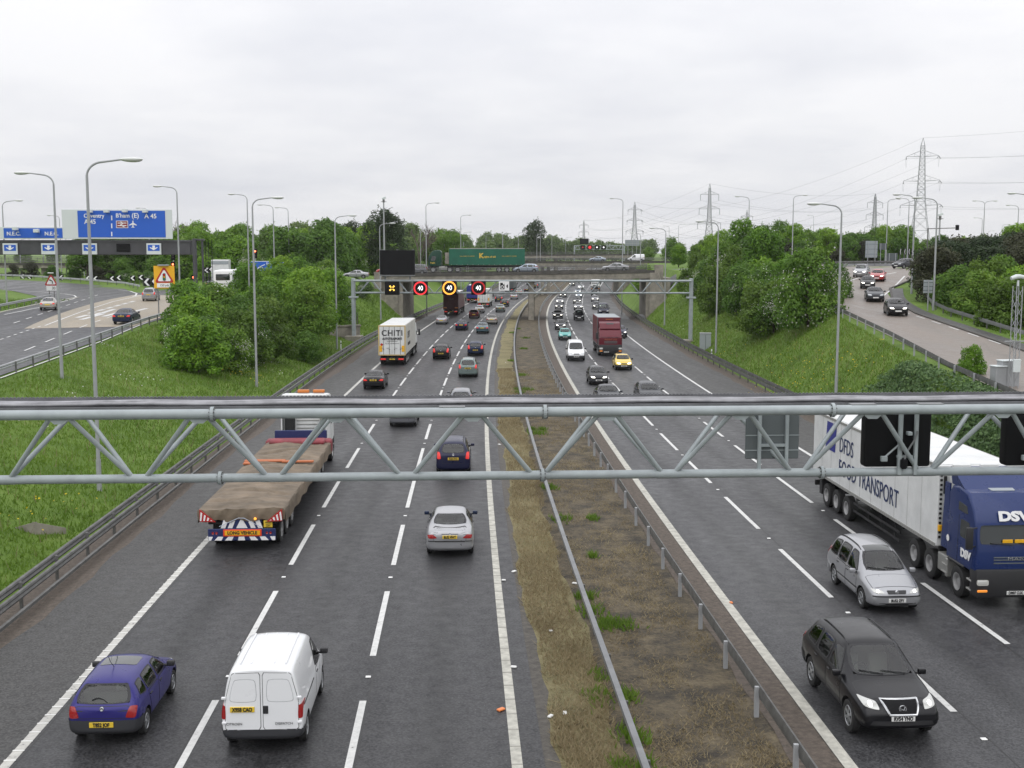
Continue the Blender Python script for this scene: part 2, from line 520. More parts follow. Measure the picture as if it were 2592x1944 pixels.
strip('carriageway', 8.12, 18.75, .028, M_['asphalt_right'], dy=3)
M_['seam'] = mat('tar seam', (.012, .012, .012), .5)
for t_ in (-9.62, -6.20, -2.33, 11.87, 15.17): strip('road_seam', t_ - .018, t_ + .018, .031, M_['seam'], dy=3, y1=200)
strip('hard_shoulder', 18.75, lambda Y: 22.3 + wob(Y, .18, 3), .024, M_['shoulder'], dy=1.5, y1=420)
strip('verge_dirt', 21.9, 23.9, .012, M_['dirt_brown'], dy=3)
# long lines
strip('edge_line', -9.93, -9.70, .034, M_['paint_old'], dy=3)
strip('edge_line', 1.03, 1.27, .034, M_['kerb'], dy=3)
strip('edge_line', 8.13, 8.42, .034, M_['kerb'], dy=3)
strip('edge_line', 18.62, 18.82, .034, M_['paint'], dy=3)
def ribs(name, t, w, y0, y1, m, st_=.5):                     # raised ribs across the edge lines
    b = MB(); Y = y0
    while Y < y1:
        s = shf(Y)
        b.box(t - w / 2 + s, t + w / 2 + s, Y, Y + .05, .035, .046)
        Y += st_
    o = b.build(name, m); o['kind'] = 'structure'
ribs('edge_line_ribs', -9.815, .25, 22, 60, mat('rib paint', (.72, .72, .69), .5))
ribs('edge_line_ribs', 1.15, .24, 22, 55, mat('dirty kerb joint', (.36, .35, .315), .8), .92)
def dashes(t, y0, y1, m, L=6.1, P=9.3, w=.17):
    b = MB(); Y = y0
    while Y < y1:
        n = 3
        ys = np.linspace(Y, Y + L, n)
        vs = []
        for q in ys:
            s, h = shf(q), float(base(q)) + .034
            vs += [(t - w / 2 + s, q, h), (t + w / 2 + s, q, h)]
        b.add(vs, [(2 * i, 2 * i + 1, 2 * i + 3, 2 * i + 2) for i in range(n - 1)])
        Y += P
    o = b.build('lane_markings', m); o['kind'] = 'structure'
for t, ph in ((-6.08, 37.1 - 6.1), (-2.46, 36.9 - 6.1), (11.75, 44.9), (15.3, 40.3)):
    y0 = ph - 9.3 * math.floor((ph - 5) / 9.3)
    dashes(t, y0, 600, M_['paint'])
# reflecting studs between the dashes
M_['stud'] = mat('road stud', (.8, .8, .78), .4)
b = MB()
for t, ph in ((-6.08, 37.1), (-2.46, 36.9), (11.75, 51.0), (15.3, 46.4)):
    for k in range(-3, 16):
        Y = ph + 1.6 + 9.3 * k
        if 20 < Y < 160:
            s = shf(Y)
            b.bev(t + s - .07, t + s + .07, Y - .06, Y + .06, .03, .055, .01)
o = b.build('road_studs', M_['stud']); o['kind'] = 'structure'

# slip roads: draped ribbons given by pairs of edge points
def ribbon(name, pairs, dz, m, sub=6, cols=6):
    b = MB(); vs = []
    P = [(Vector((*l, 0)), Vector((*r, 0))) for l, r in pairs]
    n = len(P)
    def cat(a, b_, c, d, u):
        return .5 * ((2 * b_) + (c - a) * u + (2 * a - 5 * b_ + 4 * c - d) * u * u + (3 * b_ - a - 3 * c + d) * u ** 3)
    rows = []
    for i in range(n - 1):
        for k in range(sub):
            u = k / sub
            q = [P[max(i - 1, 0)], P[i], P[i + 1], P[min(i + 2, n - 1)]]
            rows.append((cat(*[x[0] for x in q], u), cat(*[x[1] for x in q], u)))
    rows.append(P[-1])
    for l, r in rows:
        for k in range(cols + 1):
            p = l.lerp(r, k / cols)
            vs.append((p.x, p.y, ground(p.x, p.y) + dz))
    w = cols + 1
    b.add(vs, [(i * w + j, i * w + j + 1, (i + 1) * w + j + 1, (i + 1) * w + j) for i in range(len(rows) - 1) for j in range(cols)])
    o = b.build(name, m, None, True); o['kind'] = 'structure'
    return rows
SLIP_L = [((-34, -10), (-25.5, -10)), ((-36, 40), (-27.6, 40)), ((-41.5, 75), (-28.6, 75)), ((-47, 110), (-29.6, 110)), ((-50, 140), (-30.6, 140)),
          ((-50.5, 156), (-31.2, 156)), ((-46, 172), (-30.4, 172)), ((-43, 190), (-25, 190)), ((-34, 206), (-18, 198))]
ribbon('slip_road', SLIP_L, .05, M_['slip'])
ribbon('filter_road', [((-49, 132), (-40, 168)), ((-54, 151), (-47.6, 172)), ((-60, 164), (-55.5, 188)), ((-74, 182), (-76, 207)), ((-110, 205), (-110, 226)), ((-160, 220), (-160, 240))], .045, M_['slip'], 8, 8)
ribbon('anti_skid_surface', [((-38.5, 104), (-29.8, 107)), ((-42.2, 125), (-30.6, 125)), ((-45, 148), (-31.2, 148)), ((-45.5, 164), (-31, 164))], .062, M_['buff'])
SLIP_R = [((23, -20), (31, -20)), ((25.5, 20), (33, 20)), ((27, 45), (34.5, 45)), ((29, 66), (36.3, 66)), ((31.4, 82), (38.3, 82)), ((34.4, 104), (40.6, 102)), ((37.2, 120), (43.2, 115)),
          ((41, 137), (47.8, 128)), ((46, 156), (56.5, 142)), ((52, 178), (70, 157)), ((58, 205), (92, 168)), ((70, 226), (120, 176))]
ribbon('slip_road', SLIP_R, .05, M_['pink'])
ribbon('roundabout_road', [((30, 190), (30, 203)), ((42, 190), (42, 206)), ((55, 186), (58, 212)), ((75, 180), (80, 218))], .056, M_['slip'])
def mark(pts, w, m=None, dz=.072, name='road_marking'):
    """one painted line through pixels seen on the slip road, lying on it"""
    b = MB()
    P = [p if isinstance(p, Vector) else hit(*p) for p in pts]
    for p, q in zip(P[:-1], P[1:]):
        k = max(2, int((q - p).length / 3))
        d = (q - p).normalized(); s = Vector((d.y, -d.x, 0)) * w / 2
        vs = []
        for i in range(k + 1):
            c = p.lerp(q, i / k); z = ground(c.x, c.y) + dz
            vs += [(c.x - s.x, c.y - s.y, z), (c.x + s.x, c.y + s.y, z)]
        b.add(vs, [(2 * i, 2 * i + 1, 2 * i + 3, 2 * i + 2) for i in range(k)])
    o = b.build(name, m or M_['paint']); o['kind'] = 'structure'
mark([(11, 798), (99, 780), (150, 767), (185, 758), (194, 754), (188, 749), (163, 745), (100, 740), (0, 735)], .22)
mark([(300, 735), (330, 738), (346, 744), (343, 750), (335, 752)], .25)
mark([(0, 960), (150, 905), (259, 865), (373, 818)], .16)
mark([(114, 826), (200, 793), (285, 765), (361, 748)], .2)
# broken lane lines on the approach
def broken(a, b_, n, w=.15, fr=.5):
    A, B = hit(*a), hit(*b_)
    for k in range(n):
        mark([A.lerp(B, k / n), A.lerp(B, (k + fr) / n)], w)
broken((0, 862), (110, 825), 7); broken((34, 820), (255, 745), 10); broken((62, 890), (300, 796), 6)
broken((225, 795), (345, 762), 6, .5, .7)
for p, q in (((195, 806), (222, 799)), ((205, 811), (262, 796)), ((256, 795), (290, 784)), ((230, 801), (258, 793)), ((318, 805), (345, 795)), ((262, 803), (302, 792)), ((340, 790), (372, 782))):
    mark([p, q], .55, dz=.076)
broken((2250, 776), (2560, 882), 7, .15, .55)
mark([(2237, 750), (2290, 700)], .2); mark([(2245, 695), (2268, 691)], .3); mark([(2105, 730), (2150, 713), (2180, 702)], .2)
for k in range(6):
    mark([(2066 + k * 2, 687 + k * 4.2), (2150 - k * 4, 683 + k * 3.4)], .35)

# kerb and footway strips of the slip roads
def kerbline(name, P, w, h, m):
    b = MB(); path = [Vector((x, y, ground(x, y) + .02)) for x, y in P]
    b.sweep(path, [(-w / 2, 0), (w / 2, 0), (w / 2, h), (-w / 2, h)])
    o = b.build(name, m); o['kind'] = 'structure'
def dense(P, step=4.0):
    out = []
    for a, b_ in zip(P[:-1], P[1:]):
        n = max(1, int(math.dist(a, b_) / step))
        out += [(a[0] + (b_[0] - a[0]) * i / n, a[1] + (b_[1] - a[1]) * i / n) for i in range(n)]
    return out + [P[-1]]
kerbline('kerb', dense([r for l, r in SLIP_R[1:9]]), .25, .13, M_['concrete_dark'])
ribbon('footway', [((r[0], r[1]), (r[0] + 1.3, r[1] - .4)) for l, r in SLIP_R[1:8]], .09, M_['shoulder'])
kerbline('kerb', dense([l for l, r in SLIP_L[2:6]]), .25, .12, M_['kerb'])

# ------------------------------------------------------------------ safety barriers
WB = [(-.04, 0), (.02, .03), (.04, .09), (-.01, .155), (.04, .22), (.02, .28), (-.04, .31), (-.06, .155)]
BOX = [(-.05, 0), (.05, 0), (.05, .1), (-.05, .1)]
def barrier(label, path, rails, post_every, post_h, side=0, group='safety barriers', mats=('galv', 'galv_dark'), maxposts=99, pw=.05, y0=-1e9, name='safety_barrier'):
    r = empty(name, path[0], 0, label, 'crash barrier', group)
    O = Vector(path[0])
    for prof, off, z in rails:
        b = MB()
        pp = []
        for i, p in enumerate(path):
            p = Vector(p); d = (Vector(path[min(i + 1, len(path) - 1)]) - Vector(path[max(i - 1, 0)])); d.z = 0; d.normalize()
            pp.append(p - O + Vector((d.y, -d.x, 0)) * off + Vector((0, 0, z)))
        b.sweep(pp, prof)
        b.build('rail', M_[mats[0]], r, True)
    pm = MB().bev(-pw, pw, -pw * .8, pw * .8, -.3, post_h, .008).mesh('post', M_[mats[1]])
    acc, nxt, cnt = 0.0, 0.0, 0
    for a, c in zip(path[:-1], path[1:]):
        a, c = Vector(a), Vector(c); L = (c - a).length
        while nxt <= acc + L and cnt < maxposts:
            q = a.lerp(c, (nxt - acc) / L); nxt += post_every
            if q.y < y0: continue
            o = mobj('post', pm, r); o.location = q - O + Vector((side * (c - a).normalized().y, -side * (c - a).normalized().x, 0))
            o.rotation_euler = (0, 0, math.atan2((c - a).y, (c - a).x) - math.pi / 2); cnt += 1
        acc += L
    return r
rp = lambda t, y0, y1, dy=4.0: [road(t, Y) for Y in np.arange(y0, y1, dy)]
tb = lambda Y: I(Y, [0, 30, 55, 95, 140, 190, 260, 400], [-13.6, -13.65, -13.7, -14.1, -14.5, -14.0, -13.6, -13.6])
barrier('double rail grey crash barrier between left hard shoulder and grass bank', [road(float(tb(Y)), Y) for Y in np.arange(10, 390, 4.0)],
        [(WB, -.16, .56), (WB, .16, .42), (BOX, .5, .26)], 3.2, .86, 0, y0=24, mats=('galv_dark', 'galv_dark'))
barrier('bare steel box rail along the dry grass of the median', rp(3.68, 10, 390), [([(-.07, 0), (.07, 0), (.09, .06), (.07, .13), (-.07, .13), (-.09, .06)], 0, .54)], 3.2, .56, .12, y0=20, mats=('galv', 'galv_dark'))
barrier('thin steel rail on tall posts beside right carriageway edge line', rp(6.95, 10, 390), [(WB, .09, .48)], 3.25, .76, 0, y0=22, mats=('galv_dark', 'lampgrey'), pw=.055)
barrier('double rail grey crash barrier between right hard shoulder and bank', rp(23.3, 30, 390), [(WB, -.2, .48), (WB, .2, .62)], 3.2, .84, 0, y0=55, mats=('galv_dark', 'galv_dark'))
gp = lambda P: [Vector((x, y, ground(x, y))) for x, y in dense(P)]
barrier('pale crash barrier along grass side of the left slip road', gp([(-27.1, 20), (-27.5, 40), (-28.3, 75), (-29.2, 110), (-30.2, 150)]), [(WB, 0, .45)], 3.2, .75, .14, mats=('lampgrey', 'galv_dark'))
barrier('crash barrier curving round grass island at far side of left slip', gp([(-36.5, 40), (-42.3, 75), (-47.8, 108), (-50.8, 138), (-51.9, 150)]), [(WB, 0, .45)], 3.2, .75, -.14, mats=('lampgrey', 'galv_dark'))
barrier('low crash barrier on valley side of the right slip road', gp([(25, 20), (26.4, 45), (28.3, 66), (30.8, 82), (33.8, 104), (36.5, 120), (40.2, 137)]), [(WB, 0, .42)], 3.2, .72, -.14, mats=('galv_dark', 'lampgrey'))
barrier('crash barrier curving in front of the dark trees beside right slip', gp([(36.4, 20), (37.5, 45), (39, 66), (40.4, 82), (42.6, 100), (44, 107), (46.2, 114), (50.5, 126)]), [(WB, 0, .48)], 3.2, .78, .14, mats=('galv', 'galv_dark'))
barrier('long two-rail barrier beyond the hatched road at upper right', gp([(54, 187), (66, 186), (78, 181), (88, 174)]), [(WB, 0, .5)], 3.2, .8, 0, mats=('galv_dark', 'galv_dark'))
barrier('low barrier in front of the chevron hedge on left roundabout', gp([(-120, 231), (-95, 225), (-78, 214), (-62, 199), (-54, 190), (-49, 180)]), [(WB, 0, .4)], 3.2, .7, 0, mats=('lampgrey', 'galv_dark'))

# ------------------------------------------------------------------ bridges
def bridge(name, label, A, B_, wid, beam, rail_h, mats=('concrete', 'concrete_dark'), posts=3.0, group='concrete bridges', piers=()):
    """deck from A to B (road level at its near edge), running away by wid"""
    A, B_ = Vector(A), Vector(B_)
    r = empty(name, A, 0, label, 'bridge', group)
    d = B_ - A; n = Vector((-d.y, d.x, 0)).normalized()
    def slab(nm, z0, z1, w0, w1, m):
        P = [n * w0, d + n * w0, d + n * w1, n * w1]
        b = MB(); b.add([p + Vector((0, 0, z0)) for p in P] + [p + Vector((0, 0, z1)) for p in P],
                        [(3, 2, 1, 0), (4, 5, 6, 7), (0, 1, 5, 4), (1, 2, 6, 5), (2, 3, 7, 6), (3, 0, 4, 7)])
        return b.build(nm, m, r)
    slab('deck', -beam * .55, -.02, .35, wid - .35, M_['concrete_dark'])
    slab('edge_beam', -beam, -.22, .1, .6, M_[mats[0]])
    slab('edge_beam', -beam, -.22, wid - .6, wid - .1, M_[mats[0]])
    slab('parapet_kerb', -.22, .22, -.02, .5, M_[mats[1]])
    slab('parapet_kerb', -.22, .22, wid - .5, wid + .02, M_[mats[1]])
    slab('road_surface', -.02, .03, .5, wid - .5, M_['slip'])
    for w in (.2, wid - .2):
        b = MB()
        for z in ((.5, .75, 1.0) if rail_h < 1.3 else (.5, .8, 1.1, 1.4)):
            b.tube([n * w + Vector((0, 0, z)), d + n * w + Vector((0, 0, z))], .045, 6)
        k = int(d.length / posts)
        for i in range(k + 1):
            p = n * w + d * (i / k)
            b.tube([p + Vector((0, 0, .2)), p + Vector((0, 0, rail_h))], .045, 6)
        b.build('railing', M_['galv_dark'], r)
    return r, n, d
BA, BB = Vector((-13.0, 191, 7.36)), Vector((31.6, 189, 8.02))
br, bn, bd = bridge('road_bridge', 'near concrete road bridge carrying the green lorry over the motorway', BA, BB, 12.5, 1.15, 1.05)
def wall(name, poly, off, m, parent):
    b = MB(); b.prism(poly, off); return b.build(name, m, parent)
O = BA
def rel(x, y, z): return Vector((x, y, z)) - O
wall('abutment', [rel(-9.6, 191.4, -.2), rel(-13.2, 191.4, -.2), rel(-13.2, 191.4, 6.3), rel(-9.6, 191.4, 6.3)], (1.2, 15, 0), M_['concrete'], br)
wall('abutment', [rel(30.2, 189.4, -.2), rel(34.2, 189.4, -.2), rel(34.2, 189.4, 6.95), rel(30.2, 189.4, 6.95)], (1.2, 15, 0), M_['concrete'], br)
wall('wing_wall', [rel(-10.4, 190.9, -.2), rel(-15.6, 190.9, -.2), rel(-11.4, 190.9, 7.2), rel(-10.4, 190.9, 7.2)], (0, .45, 0), M_['concrete'], br)
wall('wing_wall', [rel(30.7, 188.9, -.2), rel(34.4, 186.5, -.2), rel(31.9, 188, 7.8), rel(30.7, 188.9, 7.8)], (.2, .45, 0), M_['concrete'], br)
wall('end_pillar', [rel(31.5, 188.6, 6.2), rel(32.9, 188.6, 6.2), rel(32.9, 188.6, 9.1), rel(31.5, 188.6, 9.1)], (0, .7, 0), M_['concrete'], br)
wall('end_pillar', [rel(-14.2, 190.6, 5.2), rel(-12.9, 190.6, 5.2), rel(-12.9, 190.6, 7.9), rel(-14.2, 190.6, 7.9)], (0, .7, 0), M_['concrete'], br)
for yy in (190.9, 200.5):
    x = shf(yy) + 5.7
    wall('pier', [rel(x - .42, yy, -.2), rel(x + .42, yy, -.2), rel(x + .42, yy, 6.5), rel(x - .42, yy, 6.5)], (.05, 2.2 if yy < 195 else 1.5, 0), M_['concrete'], br)
FA, FB = Vector((-8, 306, 8.55)), Vector((56, 300, 8.75))
b2, n2, d2 = bridge('road_bridge', 'second concrete road bridge with stained parapet behind the green lorry', FA, FB, 12, 1.35, 1.05)
for x0 in (21.3, 22.9):
    wall('pier', [Vector((x0 - .4, 305, -.2)) - FA, Vector((x0 + .4, 305, -.2)) - FA, Vector((x0 + .4, 305, 7.3)) - FA, Vector((x0 - .4, 305, 7.3)) - FA], (0, 1.2, 0), M_['concrete'], b2)
for x0, w in ((-1.6, -10), (41.2, 12)):
    wall('abutment', [Vector((x0, 304, -.2)) - FA, Vector((x0 + w, 304, -.2)) - FA, Vector((x0 + w, 304, 7.4)) - FA, Vector((x0, 304, 7.4)) - FA], (0, 11, 0), M_['concrete'], b2)
VA, VB = Vector((6, 402, 10.15)), Vector((60, 398, 10.55))
b3, n3, d3 = bridge('viaduct', 'farthest concrete viaduct with rail fence beyond both road bridges', VA, VB, 9, 1.1, .9)
for x0 in (8, 26, 33, 58):
    wall('pier', [Vector((x0 - .5, 403, -.2)) - VA, Vector((x0 + .5, 403, -.2)) - VA, Vector((x0 + .5, 403, 9.2)) - VA, Vector((x0 - .5, 403, 9.2)) - VA], (0, 6, 0), M_['concrete'], b3)
GA, GB = Vector((-125, 246, 8.85)), Vector((-67, 236, 8.75))
b4, n4, d4 = bridge('ramp_bridge', 'stained concrete ramp with railings behind the big blue sign gantry', GA, GB, 8, .8, 1.3, mats=('concrete', 'concrete_dark'))
for u in (.1, .4, .7, .97):
    p = d4 * u
    wall('pier', [p + Vector((-.5, 1, -3)), p + Vector((.5, 1, -3)), p + Vector((.5, 1, -.8)), p + Vector((-.5, 1, -.8))], (0, 5, 0), M_['concrete'], b4)
# ------------------------------------------------------------------ gantries
def zigzag(b, L0, L1, pitch, bot, tops, r, start=None):
    """lattice members from nodes on one chord up to nodes half a pitch on"""
    x = L0 if start is None else start
    while x < L1 + .01:
        for sx in (-1, 1):
            xt = x + sx * pitch / 2
            if L0 - .1 <= xt <= L1 + .1:
                for (yt, zt) in tops:
                    b.tube([(x + sx * .14, bot[0], bot[1]), (xt - sx * .16, yt, zt)], r, 10)
        x += pitch
def signal(parent, x, y, z, w=1.55, h=1.6, back=True):
    M = Matrix.Translation((x, y, z))
    b = MB().bev(-w / 2, w / 2, -.17, .17, -h / 2, h / 2, .07, 3, 0, M)
    s = b.build('matrix_signal', M_['black'], parent, True)
    return s
# near gantry, seen from behind on its right half
g = empty('sign_gantry', (0, 0, 0), R(.25), 'near grey tubular lattice gantry spanning the whole foreground with cable tray', 'gantry')
Yn = 24.8
x0, x1 = -16.4, 26.6
zf = 7.373
zt, zb_ = 7.545, 6.04
for nm, y, z, r_ in (('chord', Yn, zt, .108), ('chord', Yn + 1.25, zf, .085), ('chord', Yn + .62, zb_, .097)):
    b = MB(); b.tube([(x0, y, z), (x1, y, z)], r_, 20); b.build(nm, M_['gantry'], g, True)
b = MB()
zigzag(b, x0, x1, 2.92, (Yn + .62, zb_ + .02), [(Yn, zt - .02), (Yn + 1.25, zf)], .054, start=-15.72)
b.build('lattice', M_['gantry'], g, True)
b = MB()
for k in range(15):
    xx = -15.72 + 1.46 + 2.92 * k
    if xx < x1:
        b.tube([(xx, Yn, zt), (xx, Yn + 1.25, zf)], .05, 8)
b.build('bracing', M_['gantry'], g, True)
for xx in (x0, x1):
    b = MB()
    b.bev(xx - .28, xx + .28, Yn + .3, Yn + .94, .0, zt + .2, .04)
    b.build('leg', M_['gantry'], g)
b = MB()
for xx in (-11.6, -5.2, 1.9, 8.2, 14.6):
    for y, z, r_ in ((Yn, zt, .108), (Yn + .62, zb_, .097)):
        b.lathe([(-.035, 0), (-.035, r_ + .05), (.035, r_ + .05), (.035, 0)], 20, 'x', (xx, y, z))
b.build('flange', M_['gantry'], g)
b = MB()
for xx in (-11.6, -5.2, 1.9, 8.2, 14.6):
    for y, z, r_ in ((Yn, zt, .135), (Yn + .62, zb_, .122)):
        for k in range(10):
            a = 2 * math.pi * k / 10 + .2
            b.tube([(xx - .06, y + r_ * math.cos(a), z + r_ * math.sin(a)), (xx + .06, y + r_ * math.cos(a), z + r_ * math.sin(a))], .014, 6)
b.build('bolts', M_['galv_dark'], g)
b = MB()
for k in range(15):
    xx = -14.26 + 2.92 * k
    if xx < x1: b.prism([(xx - .24, Yn - .012, zt - .08), (xx + .24, Yn - .012, zt - .08), (xx + .10, Yn - .012, zt - .2), (xx - .10, Yn - .012, zt - .2)], (0, .024, 0))
b.build('gusset', M_['gantry'], g)
b = MB()
for k in range(15):
    xx = -15.72 + 2.92 * k
    if xx < x1: b.lathe([(-.26, .1), (-.24, .104), (.24, .104), (.26, .1)], 16, 'x', (xx, Yn + .62, zb_))
b.build('node_sleeve', M_['gantry'], g, True)
# cable tray along the top
b = MB()
b.box(x0, x1, Yn + 1.30, Yn + 1.34, 7.43, 7.53)
b.box(x0, x1, Yn + 1.345, Yn + 1.80, 7.52, 7.53)
b.box(x0, x1, Yn + 1.80, Yn + 1.84, 7.43, 7.69)
xx = x0
while xx < x1:
    b.box(xx, xx + .045, Yn + 1.795, Yn + 1.84, 7.69, 7.708); xx += .085
b.build('cable_tray', M_['tray'], g)
b = MB()
for k, (dy, dz, r_) in enumerate(((1.42, .15, .035), (1.5, .155, .04), (1.6, .15, .032), (1.69, .165, .045))):
    pts = [(x0 + .7 * i, Yn + dy + .012 * math.sin(i * 1.7 + k), 7.435 + dz + .012 * math.sin(i * 1.1 + 2 * k)) for i in range(62) if x0 + .7 * i < x1]
    b.tube(pts, r_, 8)
b.build('cables', mat('cable sheath', (.27, .27, .285), .42, var=.3, vs=2), g, True)
b = MB()
for i in range(30):
    xx = x0 + .6 + 1.46 * i
    if xx < x1: b.box(xx - .03, xx + .03, Yn + 1.2, Yn + 1.85, 7.37, 7.43)
for xx in (-.1, 8.9, 10.4):
    b.box(xx - .28, xx + .28, Yn - .02, Yn + .2, zt + .1, zt + .125)
b.build('tray_brackets', M_['galv'], g)
# backs of the signals over the right carriageway
for xs, zc in ((9.93, 6.80), (13.17, 6.80)):
    s = signal(g, xs, Yn + .78, zc, 1.52, 1.30)
    b = MB()
    b.bev(xs - .045, xs + .045, Yn + .46, Yn + .55, zb_ - .05, zt - .1, .01)
    b.bev(xs + .32, xs + .40, Yn + .46, Yn + .55, zb_ - .05, zt - .1, .01)
    b.bev(xs - .06, xs + .3, Yn + .48, Yn + .56, zc - .42, zc - .36, .01)
    b.tube([(xs, Yn + .5, zc - .1), (xs - .34, Yn + .54, zc - .42)], .022, 6)
    b.bev(xs - .42, xs - .28, Yn + .47, Yn + .57, zc - .5, zc - .38, .01)
    b.bev(xs + .14, xs + .24, Yn + .4, Yn + .55, zc + .1, zc + .18, .01)
    b.build('mounting_bracket', M_['gantry'], s)
    b = MB(); b.tube([(xs + .36, Yn + .44, zc + .2 - .06 * i) for i in range(2)] + [(xs + .30, Yn + .43, zc - .0), (xs + .12, Yn + .43, zc - .3), (xs + .06, Yn + .42, zc - .55)], .022, 6)
    b.build('cable_loop', M_['galv'], s)
    b = MB(); b.bev(xs + .0, xs + .16, Yn + .38, Yn + .54, zc - .66, zc - .42, .04); b.build('junction_box', M_['black'], s)
b = MB().bev(6.5, 7.72, Yn + .8, Yn + .86, 6.33, 7.40, .02, 1)
sbk = b.build('sign_panel', M_['signback_dark'], g)
b = MB()
for xx in (6.8, 7.42):
    b.box(xx - .035, xx + .035, Yn + .7, Yn + .79, 6.1, 7.5)
b.box(6.8, 7.42, Yn + .72, Yn + .78, 6.62, 6.68); b.box(6.5, 7.72, Yn + .785, Yn + .798, 6.86, 6.88); b.box(6.5, 7.72, Yn + .785, Yn + .798, 6.52, 6.54)
b.build('panel_post', M_['gantry'], sbk)

# second gantry with the lit speed signals
L2, R2 = road(-15.5, 141), road(24.6, 138)
ang = math.atan2(R2.y - L2.y, R2.x - L2.x)
Wd = (R2 - L2).length
h = empty('sign_gantry', (L2.x, L2.y, 0), ang, 'grey lattice gantry with lit forty signals in front of the bridge', 'gantry')
zt2, zb2 = 7.66, 6.20
for y, z, r_ in ((0, zt2, .13), (1.3, zt2, .1), (.65, zb2, .11)):
    b = MB(); b.tube([(-.2, y, z), (Wd + .2, y, z)], r_, 12); b.build('chord', M_['gantry'], h, True)
b = MB(); zigzag(b, .2, Wd - .2, 3.1, (.65, zb2), [(0, zt2), (1.3, zt2)], .06); b.build('lattice', M_['gantry'], h, True)
for xx, zz_, pl in ((-.35, 1.3, 1.5), (Wd + .3, .9, 1.1)):
    b = MB()
    b.bev(xx - .2, xx + .2, .25, 1.05, zz_ - .6, 7.95, .03)
    b.bev(xx - .55, xx + .55, .2, 1.1, 5.55, 5.75, .03)
    b.build('leg', M_['gantry'], h)
    b = MB(); b.bev(xx - .95, xx + .95, -.5, 1.8, -.4, zz_ - .3, .05); b.build('plinth', M_['concrete'], h)
def loc2(px, py):
    p = atY(px, py, 139.4); return h.matrix_world.inverted() @ p if False else Matrix.Rotation(-ang, 4, 'Z') @ (p - Vector((L2.x, L2.y, 0)))
SG = [('x', 990, 730, 'e_yellow'), ('40', 1063, 730, 'e_red'), ('40', 1137, 729, 'e_orange'), ('40', 1211, 729, 'e_dred')]
for kind, px, py, em in SG:
    p = loc2(px, py)
    s = signal(h, p.x, -.32, p.z, 1.75, 1.62)
    yf = -.32 - .18
    if kind == 'x':
        b = MB()
        for a in (45, 135, 225, 315):
            c, s_ = math.cos(R(a)), math.sin(R(a))
            b.tube([(p.x + c * .12, yf, p.z + s_ * .12), (p.x + c * .40, yf, p.z + s_ * .40)], [.06, .10], 8)
        b.build('lane_closed_cross', M_['e_yellow'], s)
    else:
        b = MB(); n = 28
        vs, fs = [], []
        for j in range(n):
            w = 2 * math.pi * j / n
            for rr, yy in ((.82, yf), (.82, yf - .03), (.64, yf - .03), (.64, yf)):
                vs.append((p.x + rr * math.cos(w), yy, p.z + rr * math.sin(w)))
        for j in range(n):
            for k in range(4):
                fs.append((4 * j + k, 4 * j + (k + 1) % 4, 4 * ((j + 1) % n) + (k + 1) % 4, 4 * ((j + 1) % n) + k))
        b.add(vs, fs); b.build('lit_ring', M_[em], s)
        text('lettering', '40', .80, M_['e_white'], s, (p.x, yf - .02, p.z - .01), FACE_S, .80, .01, bold=.004)
p = loc2(1276, 724)
b = MB().bev(p.x - .62, p.x + .62, -.34, -.28, p.z - .56, p.z + .56, .05, 2)
cs = b.build('camera_sign', M_['white'], h)
b = MB()
b.bev(p.x - .46, p.x + .05, -.36, -.342, p.z - .38, p.z + .38, .008)
b.prism([(p.x + .28, -.345, p.z - .1), (p.x + .46, -.345, p.z - .26), (p.x + .46, -.345, p.z + .22), (p.x + .28, -.345, p.z + .06)], (0, -.015, 0))
b.build('camera_symbol', M_['black'], cs)
b = MB()
b.lathe([(0, .0), (0, .2)], 16, 'y', (p.x - .22, -.366, p.z - .12)); b.lathe([(0, .0), (0, .1)], 12, 'y', (p.x - .05, -.366, p.z + .28))
b.build('camera_lens', M_['white'], cs)
b = MB(); b.lathe([(0, .0), (0, .12)], 16, 'y', (p.x - .22, -.372, p.z - .12)); b.build('camera_lens', M_['black'], cs)
# large message sign on top
pa, pb_ = loc2(958, 697), loc2(1047, 633)
b = MB().bev(pa.x, pb_.x, -.2, .35, pa.z + .05, pb_.z, .05, 1)
ms = b.build('message_board', M_['black'], h)
b = MB(); b.box(pa.x, pb_.x, -.45, .3, pa.z - .1, pa.z + .02)
for xx in (pa.x + .6, pb_.x - .6): b.box(xx - .1, xx + .1, 0, .3, zt2, pa.z)
b.build('walkway', M_['galv'], ms)
b = MB()
for xx in (pa.x + .3, (pa.x + pb_.x) / 2, pb_.x - .2): b.bev(xx - .12, xx + .12, -.1, .1, pb_.z, pb_.z + .08, .01)
b.build('lifting_eye', M_['galv'], ms)

# third gantry far away
A3, B3 = atY(1454, 622, 480), atY(1580, 622, 480)
k3 = empty('sign_gantry', (A3.x, A3.y, 0), 0, 'small distant gantry with red and white lights beyond viaduct', 'gantry')
w3 = B3.x - A3.x; zt3 = A3.z
b = MB()
for y, z in ((0, zt3), (0, zt3 - 1.5), (1.3, zt3)): b.tube([(0, y, z), (w3, y, z)], .14, 8)
zigzag(b, 0, w3, 2.6, (0, zt3 - 1.5), [(0, zt3), (1.3, zt3)], .08)
b.build('lattice', M_['gantry'], k3)
for xx in (0, w3):
    b = MB().bev(xx - .25, xx + .25, -.3, .3, 3, zt3, .03); b.build('leg', M_['gantry'], k3)
for px, em in ((1475, 'e_dred'), (1493, 'e_red'), (1511, 'e_white'), (1528, 'e_white')):
    q = atY(px, 626, 479.5)
    s = signal(k3, q.x - A3.x, -.4, q.z, 1.9, 1.6)
    rr = .62 if em == 'e_red' else .3
    b = MB(); b.lathe([(0, 0), (0, rr)], 14, 'y', (q.x - A3.x, -.6, q.z)); b.build('lamp_face', M_[em], s)
